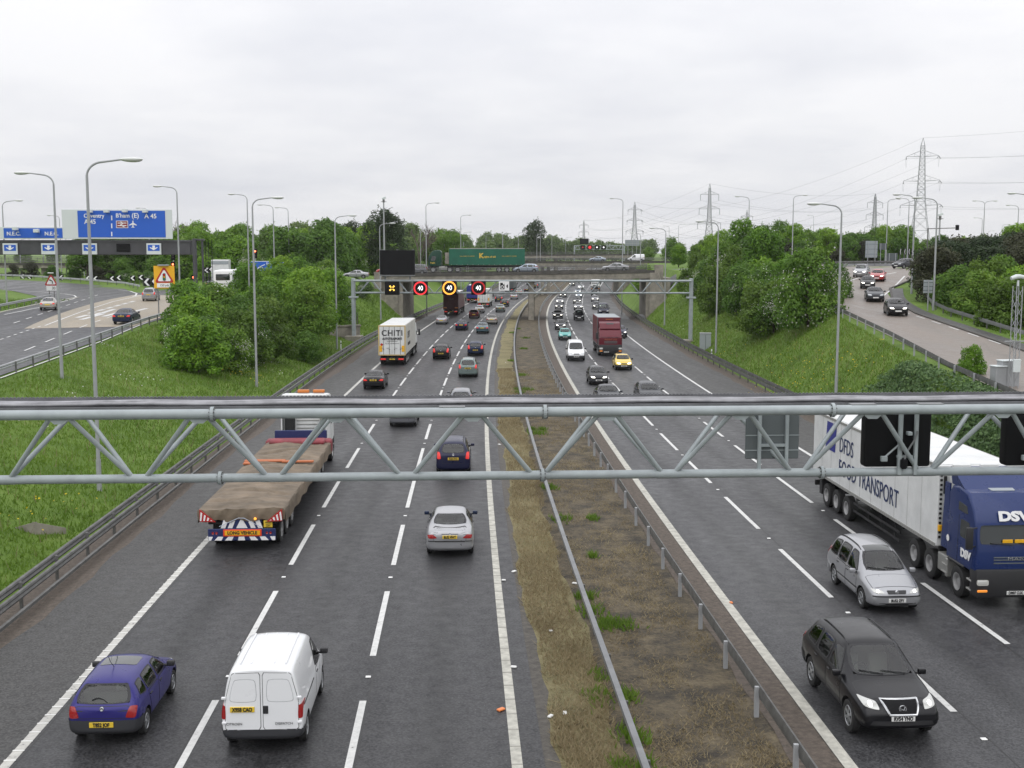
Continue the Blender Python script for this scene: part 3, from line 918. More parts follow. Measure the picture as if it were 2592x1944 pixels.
q0, q1 = atY(1468, 618, 480), atY(1490, 604, 480)
b = MB().bev(q0.x - A3.x, q1.x - A3.x, -.3, .2, q0.z, q1.z, .04); b.build('message_board', M_['black'], k3)

# direction-sign portal over the left slip road
YG = 140.0
q = lambda px, py: atY(px, py, YG) - Vector((0, YG, 0))
gl = empty('sign_gantry', (0, YG, 0), 0, 'dark girder gantry over left slip carrying large blue direction signs', 'gantry')
tl_, br_ = q(-60, 607), q(484, 645)
b = MB()
b.bev(-66, br_.x, -.25, .9, br_.z, tl_.z - .02, .06)
b.box(-66, br_.x, -.33, -.25, tl_.z - .25, tl_.z - .1); b.box(-66, br_.x, -.33, -.25, br_.z + .06, br_.z + .16)
gd = b.build('girder', M_['darkgirder'], gl)
b = MB()
xl = q(488, 600).x; xr = q(514, 600).x
b.bev(xl, xl + .42, -.45, .1, ground(-31, YG) - .3, tl_.z + .15, .05); b.bev(xr - .22, xr, -.2, .1, ground(-31, YG) - .3, tl_.z + .1, .05)
b.bev(xl, xr, -.3, 1.0, tl_.z - .1, tl_.z + .12, .03)
b.build('leg', M_['darkgirder'], gl)
b = MB(); b.bev(-66.5, -65.8, -.45, 1, ground(-66, YG) - .3, tl_.z + .1, .05); b.build('leg', M_['darkgirder'], gl)
b = MB()                                            # caged ladder beside the leg
for xx in (xr + .25, xr + .6, xr + 1.0):
    b.tube([(xx, 0, ground(-30, YG)), (xx, 0, tl_.z)], .03, 5)
for i in range(14):
    z = ground(-30, YG) + .5 + .42 * i
    b.tube([(xr + .25, 0, z), (xr + 1.0, 0, z)], .022, 5)
b.build('ladder', M_['black'], gl)
def board(px0, py0, px1, py1, y, m, name, th=.12, parent=gl):
    a, c = q(px0, py1), q(px1, py0)
    return MB().bev(a.x, c.x, y, y + th, a.z, c.z, .02).build(name, m, parent)
bd1 = board(163, 531, 438, 605, -.62, M_['offwhite'], 'sign_board')
f1 = board(203, 534, 421, 601, -.66, M_['blue'], 'sign_face', .03, bd1)
bd2 = board(-40, 575, 163, 605, -.58, M_['offwhite'], 'sign_board')
f2 = board(15, 578, 163, 602.5, -.62, M_['blue'], 'sign_face', .03, bd2)
def lab(body, px, py, hpx, par, sx=1.0, y=-.68, align='LEFT', m='white', bold=.012):
    p = q(px, py)
    return text('lettering', body, hpx / F_PX * YG * 1.42, M_[m], par, (p.x, y, p.z), FACE_S, sx, .01, align, bold=bold)
lab('Coventry', 216.5, 547, 9.6, f1, .95)
lab('A 45', 218, 562, 11, f1, .93)
lab("B'ham", 297, 546.5, 10, f1, .98)
lab('(E)', 337, 546.5, 11.5, f1, .98)
lab('A 45', 369.5, 548, 11, f1, .98)
lab('N.E.C.', 22, 592, 9, f2, 1, -.64); lab('N.E.C.', 117.5, 592, 9, f2, 1, -.64)
b = MB()
for y0, y1 in ((546, 558), (566, 578), (587, 598)):
    a, c = q(286, y1), q(288.3, y0)
    b.box(a.x, c.x, -.69, -.661, a.z, c.z)
b.build('lane_divider', M_['white'], f1)
rl = board(298.5, 559, 328, 577.5, -.68, M_['white'], 'rail_panel', .02, f1)
rl2 = board(300, 560.5, 326.5, 576, -.70, M_['brown'], 'rail_panel', .018, rl)
b = MB()
def qp(px, py, y=-.72): p = q(px, py); return (p.x, y, p.z)
for P in ([(302, 566), (302, 564), (324.5, 564), (324.5, 566)], [(302, 572.5), (302, 570.4), (324.5, 570.4), (324.5, 572.5)],
          [(307, 561.6), (311, 561.6), (317.5, 565), (313.5, 565)], [(313.2, 565.8), (317.2, 565.8), (311, 570.6), (307, 570.6)], [(311, 571.8), (315, 571.8), (321.5, 575.4), (317.5, 575.4)]):
    b.prism([qp(*u) for u in P], (0, .015, 0))
b.build('rail_arrows', M_['white'], rl2)
b = MB()                                            # aeroplane symbol
AP = [(0, -9.6), (1.2, -7.5), (1.3, -3.2), (9.6, 2.0), (9.6, 3.8), (1.3, 1.6), (1.1, 6.0), (3.6, 7.8), (3.6, 9.2), (0, 8.2)]
AP = AP + [(-x, y) for x, y in AP[::-1][1:-1]]
b.prism([qp(340.6 + x, 567.5 + y, -.685) for x, y in AP], (0, .02, 0))
b.build('aeroplane_symbol', M_['white'], f1)
for px in (29, 126, 229.5, 391.5):                     # lane arrows on the girder
    s = board(px - 17.5, 616, px + 18.5, 644, -.5, M_['offwhite'], 'arrow_panel', .16)
    s2 = board(px - 14, 620, px + 15, 635, -.53, M_['blue'], 'sign_face', .03, s)
    b = MB()
    b.prism([qp(px - 2.6, 621.5, -.56), qp(px + 3.6, 621.5, -.56), qp(px + 3.6, 628, -.56), qp(px + 10, 625.5, -.56), qp(px + 10, 627.6, -.56), qp(px + .5, 633.5, -.56), qp(px - 9, 627.6, -.56), qp(px - 9, 625.5, -.56), qp(px - 2.6, 628, -.56)], (0, .025, 0))
    b.build('arrow_symbol', M_['white'], s2)
board(297, 617, 331, 637, -.36, M_['black'], 'blank_panel', .06)
for px, py in ((48, 579), (101, 585), (235, 535), (277, 535), (323, 534), (374, 535)):
    a = q(px, py)
    b = MB().bev(a.x - .27, a.x + .27, -1.5, -.8, a.z - .2, a.z + .2, .04); b.tube([(a.x, -.8, a.z + .1), (a.x, -.5, a.z + .35)], .03, 5)
    b.build('sign_lamp', M_['offwhite'], gl)
# ------------------------------------------------------------------ lamp columns
LAMP = {}
def lamp_meshes(H, arms):
    k = (round(H, 1), arms)
    if k in LAMP: return LAMP[k]
    b = MB()
    b.tube([(0, 0, -.3), (0, 0, 1.4)], .115, 10); b.tube([(0, 0, 1.4), (0, 0, H * .62), (0, 0, H - .7)], [.092, .085, .058], 10)
    b.bev(-.05, .05, -.125, -.10, .5, 1.1, .01)
    col = b.mesh('column', M_['lampgrey'], True)
    b = MB(); h = MB()
    for s in ((1,) if arms == 1 else (1, -1)):
        pts = [(0, 0, H - .75)]
        for i in range(1, 9):
            a = R(86 * i / 8)
            pts.append((s * .72 * (1 - math.cos(a)), 0, H - .75 + .62 * math.sin(a)))
        L = 1.55
        pts.append((s * L, 0, H - .02))
        b.tube(pts, [.056] + [.048] * (len(pts) - 2) + [.036], 8)
        bm = bmesh.new()
        bmesh.ops.create_uvsphere(bm, u_segments=14, v_segments=8, radius=1)
        for v in bm.verts:
            x = v.co.x
            v.co = Vector((s * (L + .36) + s * x * .52, v.co.y * (.18 + .03 * x), H - .01 + (.09 if v.co.z > 0 else .13) * v.co.z * (1 + .25 * x)))
        h.bm(bm)
    LAMP[k] = (col, b.mesh('bracket', M_['lampgrey'], True), h.mesh('lantern', M_['lampglass'], True))
    return LAMP[k]
def lamp(label, top, base_=None, Y=None, flip=False, arms=1, group='street lamps', rz=0.0):
    if base_ is not None:
        p = hit(*base_)
    else:
        q = atY(top[0], top[1], Y); p = Vector((q.x, Y, ground(q.x, Y)))
    t = atY(top[0], top[1], p.y)
    H = t.z - p.z
    c, a, n = lamp_meshes(H, arms)
    r = empty('street_lamp', p, (math.pi if flip else 0) + rz, label, 'street lamp', group)
    mobj('column', c, r); br_ = mobj('bracket', a, r); mobj('lantern', n, br_)
    return r
gm = 'lamps along the motorway'
gsl = 'lamps along the left slip road'
gsr = 'lamps along the right slip road'
lamp('tallest grey lamp column rising from grass left of the left hard shoulder', (220, 402), (252, 1242), group=gm)
lamp('grey lamp column by left slip barrier, lantern pointing left, leftmost on the grass', (138, 437), (157, 958), flip=True, group=gsl)
lamp('grey lamp column on the grass island at left edge of photo', (5, 507), (18, 770), group=gsl)
lamp('lamp column beside the dark sign gantry leg, lantern pointing left', (447, 471), Y=122, flip=True, group=gsl)
lamp('lamp column left of the blue Birmingham sign, lantern pointing left', (625, 491), Y=150, flip=True, group=gsl)
lamp('lamp column in front of the bushes and blue Birmingham sign, lantern pointing right', (641, 501), (650, 979), group=gm)
lamp('lamp column behind right end of the blue Birmingham sign', (691, 518), Y=182, flip=True, group=gsl)
lamp('thin lamp column among the wood right of Birmingham sign', (729, 525), Y=212, flip=True, group=gsl)
lamp('tall lamp column between the left bushes and the second gantry', (849, 545), (853, 884), group=gm)
lamp('lamp column right behind the left leg of second gantry and message board', (961, 565), (964, 813), group=gm)
lamp('tall lamp column standing in front of green lorry cab', (1078, 513), Y=206, group=gm)
lamp('shorter lamp column behind the green lorry cab', (1064, 579), Y=250, group=gm)
lamp('tall lamp column rising behind the green lorry trailer', (1166, 544), Y=260, group=gm)
far = 'distant lamps on the roundabout beyond the near bridge'
for i, (x, y, Y, fl) in enumerate(((1125, 584, 300, 0), (1173, 587, 330, 0), (1230, 592, 370, 0), (1273, 590, 380, 0), (1272, 590, 320, 0), (1312, 588, 330, 0), (1359, 592, 340, 0), (1368, 587, 360, 0), (1397, 595, 400, 1), (1432, 600, 420, 0))):
    lamp('small distant lamp column against the wood beyond the bridges', (x, y), Y=Y, flip=bool(fl), group=far)
lamp('tall lamp column by silver saloon on near bridge, lantern pointing left', (1577, 502), Y=208, flip=True, group=gm)
lamp('lamp column behind right end of the near bridge', (1622, 589), Y=248, flip=True, group=gm)
lamp('lamp column on grass beside the right bridge abutment', (1685, 577), (1682, 824), flip=True, group=gm)
lamp('lamp column beside grey cabinet and right leg of second gantry', (1818, 560), (1812, 893), flip=True, group=gm)
lamp('lamp column rising out of right hand wood, lantern pointing left', (1897, 497), Y=190, flip=True, group=gsr)
lamp('nearest right hand lamp column on grass bank, lantern pointing left', (2128, 515), (2116, 1002), flip=True, group=gm)
lamp('lamp column at hatched road corner, lantern pointing right', (2009, 495), Y=196, group=gsr)
lamp('lamp column right of grey sign backs, lantern pointing right', (2248, 503), Y=210, group=gsr)
lamp('lamp column left of pylon above the far bend of right slip', (2302, 501), Y=195, flip=True, group=gsr)
lamp('lamp column at bend of right slip in front of dark trees', (2317, 492), (2307, 744), flip=True, group=gsr)
lamp('lamp column beside small grey sign back at right slip barrier', (2373, 500), (2362, 786), flip=True, group=gsr)
lamp('double armed lamp column behind dark trees on the right', (2493, 508), Y=215, arms=2, group=gsr)
lamp('single lamp column right of the double armed one', (2579, 519), Y=205, flip=True, group=gsr)
lamp('lamp column cut by the right photo edge, lantern pointing left', (2608, 489), Y=118, flip=True, group=gsr)
farr = 'distant lamps behind the right hand trees'
for x, y, Y, fl in ((2487, 551, 300, 1), (2537, 568, 340, 0), (2501, 584, 400, 0), (1694, 572, 430, 1), (1718, 567, 420, 0), (1577, 552, 520, 1), (2060, 545, 420, 1)):
    lamp('small distant lamp column on skyline at right', (x, y), Y=Y, flip=bool(fl), group=farr)
lamp('small distant lamp column left behind blue sign board', (150, 545), Y=235, flip=True, group=gsl)
lamp('lantern showing just above the big blue sign board', (375, 526), Y=230, flip=True, group=gsl)
for x, y, Y, fl in ((49, 604, 245, 0), (108, 608, 250, 0), (165, 600, 240, 0), (210, 600, 230, 1)):
    lamp('lamp column by the ramp behind girder gantry', (x, y), Y=Y, flip=bool(fl), group='lamps beside the ramp')

# CCTV mast and lattice camera tower
def cctv(label, top, Y):
    q = atY(*top, Y); z0 = ground(q.x, Y)
    r = empty('camera_mast', (q.x, Y, z0), 0, label, 'camera mast', 'camera masts')
    H = q.z - z0
    MB().tube([(0, 0, -.3), (0, 0, H - .9)], [.2, .11], 10).build('mast', M_['lampgrey'], r, True)
    b = MB(); b.tube([(0, 0, H - .9), (0, 0, H - .35)], .2, 10); b.tube([(-.5, 0, H - .75), (.5, 0, H - .75)], .05, 6)
    b.build('mast_head', M_['galv_dark'], r)
    b = MB(); b.bev(-.1, .65, -.14, .14, H - .35, H, .04, 1, 0, Matrix.Translation((0, 0, H)) @ Matrix.Rotation(R(-20), 4, 'Y') @ Matrix.Translation((-.25, 0, .05 - H)))
    b.build('camera', M_['offwhite'], r)
cctv('camera mast standing behind the black message board above dark tree', (971, 500), 215)
cctv('camera mast beside the traffic light arm at right', (2380, 541), 175)
p = hit(2564, 984)
tw = empty('camera_tower', p, R(8), 'slim galvanised lattice tower with camera by right slip road', 'camera tower')
zt = atY(2567, 700, p.y).z - p.z
b = MB()
for sx in (-.17, .17):
    for sy in (-.17, .17):
        b.tube([(sx, sy, 0), (sx, sy, zt - .5)], .028, 6)
k = 0; z = .3
while z < zt - .9:
    for (a, c) in (((-.17, -.17), (.17, -.17)), ((.17, -.17), (.17, .17)), ((.17, .17), (-.17, .17)), ((-.17, .17), (-.17, -.17))):
        a_, c_ = (a, c) if k % 2 else (c, a)
        b.tube([(a_[0], a_[1], z), (c_[0], c_[1], z + .5)], .012, 4)
    z += .5; k += 1
b.build('lattice', M_['lampgrey'], tw)
b = MB(); b.bev(-.6, .9, -.05, .05, zt * .42, zt * .42 + .06, .01); b.build('cross_arm', M_['lampgrey'], tw)
b = MB(); b.bev(-.2, .2, -.3, -.18, .9, 1.6, .02); b.build('control_box', M_['offwhite'], tw)
b = MB(); b.tube([(0, 0, zt - .5), (0, 0, zt - .2)], .06, 8); b.tube([(-.42, 0, zt - .1), (-.1, 0, zt), (.12, 0, zt)], [.1, .13, .12], 10); b.tube([(.12, 0, zt), (.44, 0, zt - .05)], .1, 8)
b.build('camera', M_['offwhite'], tw, True)
b = MB(); b.bev(-1.1, 1.6, -.7, 1.2, -1.2, .02, .04); b.build('plinth', M_['concrete'], tw)
for px, py, w, hh, lb in ((2525, 979, .62, 1.1, 'smaller light grey equipment cabinet left of the camera tower'), (2550, 978, 1.0, 1.38, 'larger light grey equipment cabinet behind the camera tower')):
    q = hit(px, py)
    r = empty('equipment_cabinet', q, R(6), lb, 'cabinet', 'roadside cabinets')
    MB().bev(-w / 2, w / 2, -.3, .3, -.5, hh, .02).build('cabinet_body', M_['lampgrey'], r)
    MB().bev(-w / 2 - .04, w / 2 + .04, -.35, .35, hh, hh + .06, .015).build('cabinet_roof', M_['offwhite'], r)
q = hit(1785, 884)
r = empty('equipment_cabinet', q, R(-8), 'grey equipment cabinet by right leg of the second gantry', 'cabinet', 'roadside cabinets')
MB().bev(-.6, .6, -.4, .4, -.4, 1.75, .03).build('cabinet_body', M_['signback'], r)
MB().bev(-.64, .64, -.45, .45, 1.75, 1.82, .02).build('cabinet_roof', M_['lampgrey'], r)
b = MB(); b.bev(-.015, .015, -.42, -.40, .1, 1.65, .004); b.build('cabinet_door_seam', M_['black'], r)
# marker posts
for px, py in ((1801, 907), (853, 884)):
    q = hit(px + (0 if px > 1000 else 10), py)
    r = empty('marker_post', q, 0, 'white marker post with red band behind %s crash barrier' % ('right' if px > 1000 else 'left'), 'marker post', 'marker posts')
    MB().bev(-.06, .06, -.04, .04, -.2, .95, .02).build('post', M_['white'], r)
    MB().bev(-.064, .064, -.044, .044, .6, .72, .01).build('band', M_['black'], r)

# ------------------------------------------------------------------ pylons and wires
def pylon(label, px, ytop, Y, H=46.0, tension=False, rz=0.0, w=1.0):
    q = atY(px, ytop, Y); z0 = q.z - H
    r = empty('pylon', (q.x, Y, z0), rz, label, 'pylon', 'electricity pylons')
    b = MB()
    R0 = H * (.105 if tension else .09)
    prof = [(0, R0), (H * .34, R0 * .5), (H * .52, R0 * .3), (H * .78, R0 * .2), (H * .94, R0 * .14), (H, .02)]
    def rad(z): return float(I(z, [a for a, _ in prof], [c for _, c in prof]))
    t = .05 * w * Y / 420
    corners = ((-1, -1), (1, -1), (1, 1), (-1, 1))
    zs = [0]
    while zs[-1] < H * .93: zs.append(min(H * .94, zs[-1] + max(1.5, rad(zs[-1]) * 1.5)))
    zs.append(H)
    for cx, cy in corners:
        b.tube([(cx * rad(z), cy * rad(z), z) for z in zs], t * 1.5, 4)
    for z0_, z1 in zip(zs[:-1], zs[1:]):
        a, c = rad(z0_), rad(z1)
        for i in range(4):
            u, v = corners[i], corners[(i + 1) % 4]
            b.tube([(u[0] * a, u[1] * a, z0_), (v[0] * c, v[1] * c, z1)], t * .75, 4)
            b.tube([(v[0] * a, v[1] * a, z0_), (u[0] * c, u[1] * c, z1)], t * .75, 4)
            b.tube([(u[0] * c, u[1] * c, z1), (v[0] * c, v[1] * c, z1)], t * .7, 4)
    b.build('tower', M_['pylon'], r)
    tips = []
    for z, L in ((H * .855, 5.6), (H * .665, 6.3), (H * .475, 7.1)):
        b = MB()
        for s in (-1, 1):
            tip = (s * L, 0, z + (.2 if tension else .1))
            a = rad(z)
            for cy in (-1, 1):
                b.tube([(s * a, cy * a, z), tip], t, 4); b.tube([(s * rad(z + 2), cy * rad(z + 2), z + 2.1), tip], t * .8, 4)
            b.tube([(s * a, 0, z), (s * L * .5, 0, z + 1.05)], t * .6, 4); b.tube([(s * L * .5, 0, z), (s * L * .5, 0, z + 1.05)], t * .6, 4)
            tips.append(Vector(tip))
        arm = b.build('cross_arm', M_['pylon'], r)
        b = MB()
        for s in (-1, 1):
            if tension:
                b.tube([(s * L, -.1, z), (s * (L - .3), -2.6, z - .7)], t * 2.4, 6); b.tube([(s * L, .1, z), (s * (L + .3), 2.6, z - .7)], t * 2.4, 6)
                b.tube([(s * L - 1.6 * s + 1.6 * s * math.cos(a_), 2.4 * math.sin(a_) * 0 + -2.4 + 4.8 * i / 10, z - .7 - 3.0 * math.sin(math.pi * i / 10)) for i, a_ in enumerate([0] * 11)], t * .5, 4)
            else:
                b.tube([(s * L, 0, z), (s * L, 0, z - 3.6)], t * 1.7, 6)
        b.build('insulators', M_['pylon'], arm)
    bpy.context.view_layer.update()
    return r, [r.matrix_world @ p for p in tips], r.matrix_world @ Vector((0, 0, H)), tension
M_['pylon'] = mat('pylon steel', (.20, .21, .225), .6, .2)
PY = [pylon('largest lattice pylon standing at right above the trees', 2337, 349, 420, 46, True, R(-28)),
      pylon('lattice pylon with hanging insulators left of the largest one', 1797, 465, 720, 46, False, R(-5)),
      pylon('narrower lattice pylon near photo centre above the bridge end', 1607, 511, 970, 46, True, R(-15)),
      pylon('faint small pylon above the far gantry', 1478, 557, 1500, 46, False, 0, .8),
      pylon('small pylon behind the right hand lamp column and trees', 1891, 531, 1160, 46, True, R(-10), .9),
      pylon('lattice pylon between the trees and the largest pylon', 2216, 490, 840, 46, False, 0)]
M_['wire'] = mat('wire', (.16, .16, .17), .6)
def wires(label, A, B_, sag, rad):
    o = A[0]
    r = empty('power_line', o, 0, label, 'power line', 'power lines')
    for i in range(7):
        a = A[1 + i]; c = B_[1 + i]
        pts = []
        for k in range(25):
            u = k / 24
            p = a.lerp(c, u); p.z -= sag * 4 * u * (1 - u) * (.8 if i == 6 else 1)
            pts.append(p - o)
        MB().tube(pts, [rad * max(.35, (p + o).y / 420) for p in pts], 4).build('wire', M_['wire'], r)
def ends(P, drop=0): return [P[0].location.copy()] + [p - Vector((0, 0, drop)) for p in P[1]] + [P[2]]
off = Vector((120, -230, 13))
e0 = ends(PY[0], .7)
wires('wires running from largest pylon off the right edge of photo', e0, [p + off for p in e0], 8, .026)
wires('wires sagging from the largest pylon down to the centre pylon', e0, ends(PY[2], .7), 17, .026)
wires('wires from pylon with hanging insulators to the faint small pylon', ends(PY[1], 3.6), ends(PY[3], 3.6), 9, .024)
wires('wires between the pylon behind trees and pylon with hanging insulators', ends(PY[5], 3.6), ends(PY[1], 3.6), 5, .024)

# ------------------------------------------------------------------ signs, lights, chevrons
def post(b, x, y, z0, z1, r=.045): b.tube([(x, y, z0), (x, y, z1)], r, 8)
# yellow signal warning
YS_ = 124.0
a, c = atY(391, 730, YS_), atY(441, 673, YS_)
cx = (a.x + c.x) / 2; zg = ground(cx, YS_)
r = empty('warning_sign', (cx, YS_, zg), R(4), 'yellow square board with red triangle traffic light warning behind bush', 'road sign', 'road signs')
w2 = (c.x - a.x) / 2
b = MB(); post(b, -.7, .1, -.3, c.z - zg - .1, .06); post(b, .7, .1, -.3, c.z - zg - .1, .06); b.build('post', M_['galv'], r)
bdp = MB().bev(-w2, w2, -.04, .03, a.z - zg, c.z - zg, .02).build('sign_board', M_['yellow'], r)
zm = c.z - zg - .18
def tri(rad, zc, y, th):
    b = MB(); b.prism([(rad * math.sin(R(k)), y, zc + rad * math.cos(R(k))) for k in (-6, 6, 114, 126, 234, 246)], (0, th, 0)); return b
hh = 1.0
tri(hh, zm - hh, -.07, .02).build('warning_triangle', M_['red'], bdp)
tri(hh * .72, zm - hh, -.085, .012).build('warning_triangle_inner', M_['white'], bdp)
b = MB(); b.bev(-.14, .14, -.105, -.09, zm - hh - .36, zm - hh + .4, .05); b.build('signal_symbol', M_['black'], bdp)
for dz, m in ((.24, 'e_dred'), (.02, 'yellow'), (-.2, None)):
    b = MB(); b.lathe([(0, 0), (0, .09)], 10, 'y', (0, -.112, zm - hh + dz)); b.build('signal_dot', M_[m] if m else mat('sign green', (.02, .3, .12), .5), bdp)
MB().bev(-w2 + .3, w2 - .3, -.07, -.045, a.z - zg + .1, a.z - zg + .55, .02).build('distance_plate', M_['white'], bdp)
text('lettering', '150 yds', .34, M_['black'], bdp, (0, -.075, a.z - zg + .32), FACE_S, .9)
MB().bev(-.6, .5, -.35, .0, c.z - zg + .0, c.z - zg + .14, .03).build('sign_lamp', M_['signback'], r)
# bend sign
Yb = 150.0
p = atY(131, 748, Yb); zg = ground(p.x, Yb)
pt = atY(131, 693, Yb)
r = empty('warning_sign', (p.x, Yb, zg), 0, 'red triangle bend sign over thirty plate on grass island', 'road sign', 'road signs')
b = MB(); post(b, -.3, .06, -.3, pt.z - zg - .2); post(b, .3, .06, -.3, pt.z - zg - .2); b.build('post', M_['galv_dark'], r)
zc = pt.z - zg - .98
tri(.86, zc, -.03, .03).build('warning_triangle', M_['red'], r)
tri(.60, zc, -.045, .012).build('warning_triangle_inner', M_['white'], r)
b = MB(); b.tube([(.18, -.06, zc - .25), (.16, -.06, zc + .05), (.02, -.06, zc + .14), (-.1, -.06, zc + .18)], .05, 6); b.prism([(-.06, -.06, zc + .32), (-.06, -.06, zc + .06), (-.28, -.06, zc + .2)], (0, .02, 0)); b.build('bend_arrow', M_['black'], r)
MB().bev(-.62, .62, -.04, 0, zc - 1.15, zc - .55, .02).build('speed_plate', M_['white'], r)
text('lettering', '30', .5, M_['black'], r, (.3, -.05, zc - .85), FACE_S, .9)
MB().bev(-.34, .34, -.2, .05, pt.z - zg + .05, pt.z - zg + .16, .02).build('sign_lamp', M_['white'], r)
# blue direction sign
Yd = 176.0
a, c = atY(628, 697, Yd), atY(718, 661, Yd)
zg = ground(a.x, Yd)
r = empty('direction_sign', ((a.x + c.x) / 2, Yd, zg), 0, 'blue direction sign for Birmingham half hidden by the left bushes', 'road sign', 'road signs')
w2 = (c.x - a.x) / 2
b = MB()
for xx in (-w2 * .6, w2 * .6): post(b, xx, .12, -.3, c.z - zg - .1, .08)
b.build('post', M_['galv'], r)
fb = MB().bev(-w2, w2, -.04, .04, a.z - zg, c.z - zg, .05).build('sign_board', M_['offwhite'], r)
fb2 = MB().bev(-w2 + .07, w2 - .07, -.06, -.042, a.z - zg + .07, c.z - zg - .07, .008).build('sign_face', M_['blue'], fb)
text('lettering', 'Birmingham', .5, M_['white'], fb2, (w2 * .45, -.07, c.z - zg - .36), FACE_S, .95)
b = MB(); b.tube([(-w2 * .3, -.075, a.z - zg + .2), (-w2 * .3, -.075, a.z - zg + 1.3), (-w2 * .05, -.075, a.z - zg + 1.6)], .06, 4); b.lathe([(0, .38), (0, .5)], 16, 'y', (-w2 * .3, -.075, a.z - zg + .8)); b.build('roundabout_symbol', M_['white'], fb2)
# traffic lights
def tlight(label, px, py, Y, lit='e_red', rz=0.0, green=False):
    q = atY(px, py, Y); zg = ground(q.x, Y)
    r = empty('traffic_light', (q.x, Y, zg), rz, label, 'traffic light', 'traffic lights')
    z = q.z - zg
    b = MB(); post(b, 0, .12, -.3, z + .4, .06); b.build('post', M_['lampgrey'], r)
    hd = MB().bev(-.16, .16, -.1, .12, z - .9, z + .2, .03).build('signal_head', M_['black'], r)
    MB().bev(-.3, .3, .0, .03, z - 1.05, z + .36, .02).build('backing_board', M_['black'], hd)
    for k, m in ((0, lit), (-.35, None), (-.7, None)):
        b = MB(); b.lathe([(0, 0), (0, .13)], 12, 'y', (0, -.115, z + k)); b.build('lens', M_[m] if m and k == 0 else M_['darklens'], hd)
M_['darklens'] = mat('unlit lens', (.03, .02, .02), .3)
M_['e_tl'] = mat('lit signal lens', (.8, .2, .1), .4, emit=(1, .13, .05), es=7)
tlight('red traffic light above the blue Birmingham sign', 646, 636, 182, 'e_tl')
tlight('red traffic light behind the yellow warning board', 438, 669, 168, 'e_tl')
tlight('red traffic light near the coach and bend', 490, 702, 160, 'e_tl')
tlight('unlit back of traffic light under the dark girder', 438, 640, 175, None)
tlight('traffic light post far right behind trees', 2553, 585, 190, None)
q = atY(2349, 579, 165); zg = ground(q.x, 165)
r = empty('traffic_light', (q.x, 165, zg), 0, 'traffic light hung from a long horizontal arm at right', 'traffic light', 'traffic lights')
z = q.z - zg; xr = atY(2420, 577, 165).x - q.x
b = MB(); b.tube([(0, 0, -.3), (0, 0, z + .1)], .09, 8); b.tube([(0, 0, z), (xr, 0, z + .12)], .06, 8); b.build('mast_arm', M_['galv_dark'], r)
MB().bev(xr - .05, xr + .4, -.15, .15, z - .2, z + .55, .04).build('signal_head', M_['black'], r)
# chevrons round the bend
def chevron(label, px, py, Y, w, h_, grp, rz=0.0):
    q = atY(px, py, Y); zg = ground(q.x, Y)
    r = empty('chevron_board', (q.x, Y, zg), rz, label, 'chevron sign', grp)
    z = q.z - zg
    b = MB(); post(b, -w * .3, .06, -.3, z); post(b, w * .3, .06, -.3, z); b.build('post', M_['galv_dark'], r)
    bd_ = MB().bev(-w / 2, w / 2, -.03, .03, z - h_ / 2, z + h_ / 2, .02).build('board', M_['black'], r)
    b = MB(); k = h_ * .46
    b.prism([(-w * .42, -.05, z), (w * .06, -.05, z + k), (w * .40, -.05, z + k), (-w * .06, -.05, z), (w * .40, -.05, z - k), (w * .06, -.05, z - k)], (0, .015, 0))
    b.build('chevron', M_['white'], bd_)
for px, py in ((57, 700), (75, 701), (155, 702), (223, 704), (242, 705), (284, 705), (301, 703), (336, 704), (357, 702)):
    Yc = float(I(px, [0, 160, 300, 360], [219, 212, 196, 187]))
    chevron('black and white chevron board standing along the hedge at left bend', px, py, Yc, .85, .80, 'chevron boards at the left bend')
for px, py, lb in ((372, 714, 'larger chevron board left of the yellow warning board'), (392, 712, 'larger chevron board partly behind yellow warning board')):
    chevron(lb, px, py, 172, 1.0, 1.15, 'large chevron boards by the yellow warning board')
for px, py in ((523, 684), (535, 682)):
    chevron('chevron board left of the white coach', px, py, 186, .8, .8, 'chevron boards left of the coach')
for px, py in ((599, 683), (613, 683)):
    chevron('chevron board between coach and blue Birmingham sign', px, py, 184, .9, .9, 'chevron boards right of the coach')
for px in (2279, 2290, 2301, 2309):
    chevron('narrow chevron board beyond far bend of the right slip', px, 637, 196, .55, 1.0, 'chevron boards at the right bend', R(50))
# sign backs on the right
def signback(label, x0, y0, x1, y1, Y, m='signback', legs=2, rz=0):
    a, c = atY(x0, y1, Y), atY(x1, y0, Y); cx = (a.x + c.x) / 2; zg = ground(cx, Y)
    r = empty('road_sign', (cx, Y, zg), rz, label, 'sign back', 'backs of road signs')
    w2 = (c.x - a.x) / 2
    b = MB()
    for k in range(legs):
        xx = 0 if legs == 1 else -w2 * .6 + 1.2 * w2 * k / (legs - 1)
        post(b, xx, -.07, -.4, c.z - zg, .06)
    b.build('post', M_['lampgrey'], r)
    pn = MB().bev(-w2, w2, 0, .05, a.z - zg, c.z - zg, .02).build('panel', M_[m], r)
    b = MB()
    for k in (.2, .5, .8): b.box(-w2, w2, -.03, -.002, a.z - zg + k * (c.z - a.z), a.z - zg + k * (c.z - a.z) + .05)
    b.build('stiffener', M_['signback_dark'], pn)
signback('large grey back of direction sign left of dark sign at upper right', 2190, 610, 2222, 652, 196, 'signback', 2)
signback('dark back of road sign right of the large grey one', 2225, 616, 2245, 632, 197, 'signback_dark', 2)
signback('low grey sign back by the far bend of right slip', 2245, 641, 2272, 660, 190, 'signback_dark', 2)
signback('small grey sign back on single post beside right slip lamp', 2337, 709, 2362, 742, 105.5, 'signback', 1)
a = atY(1580, 608, 420)
signback('tall grey back of direction sign beyond the right end of bridges', 1582, 607, 1619, 622, 330, 'signback', 3)

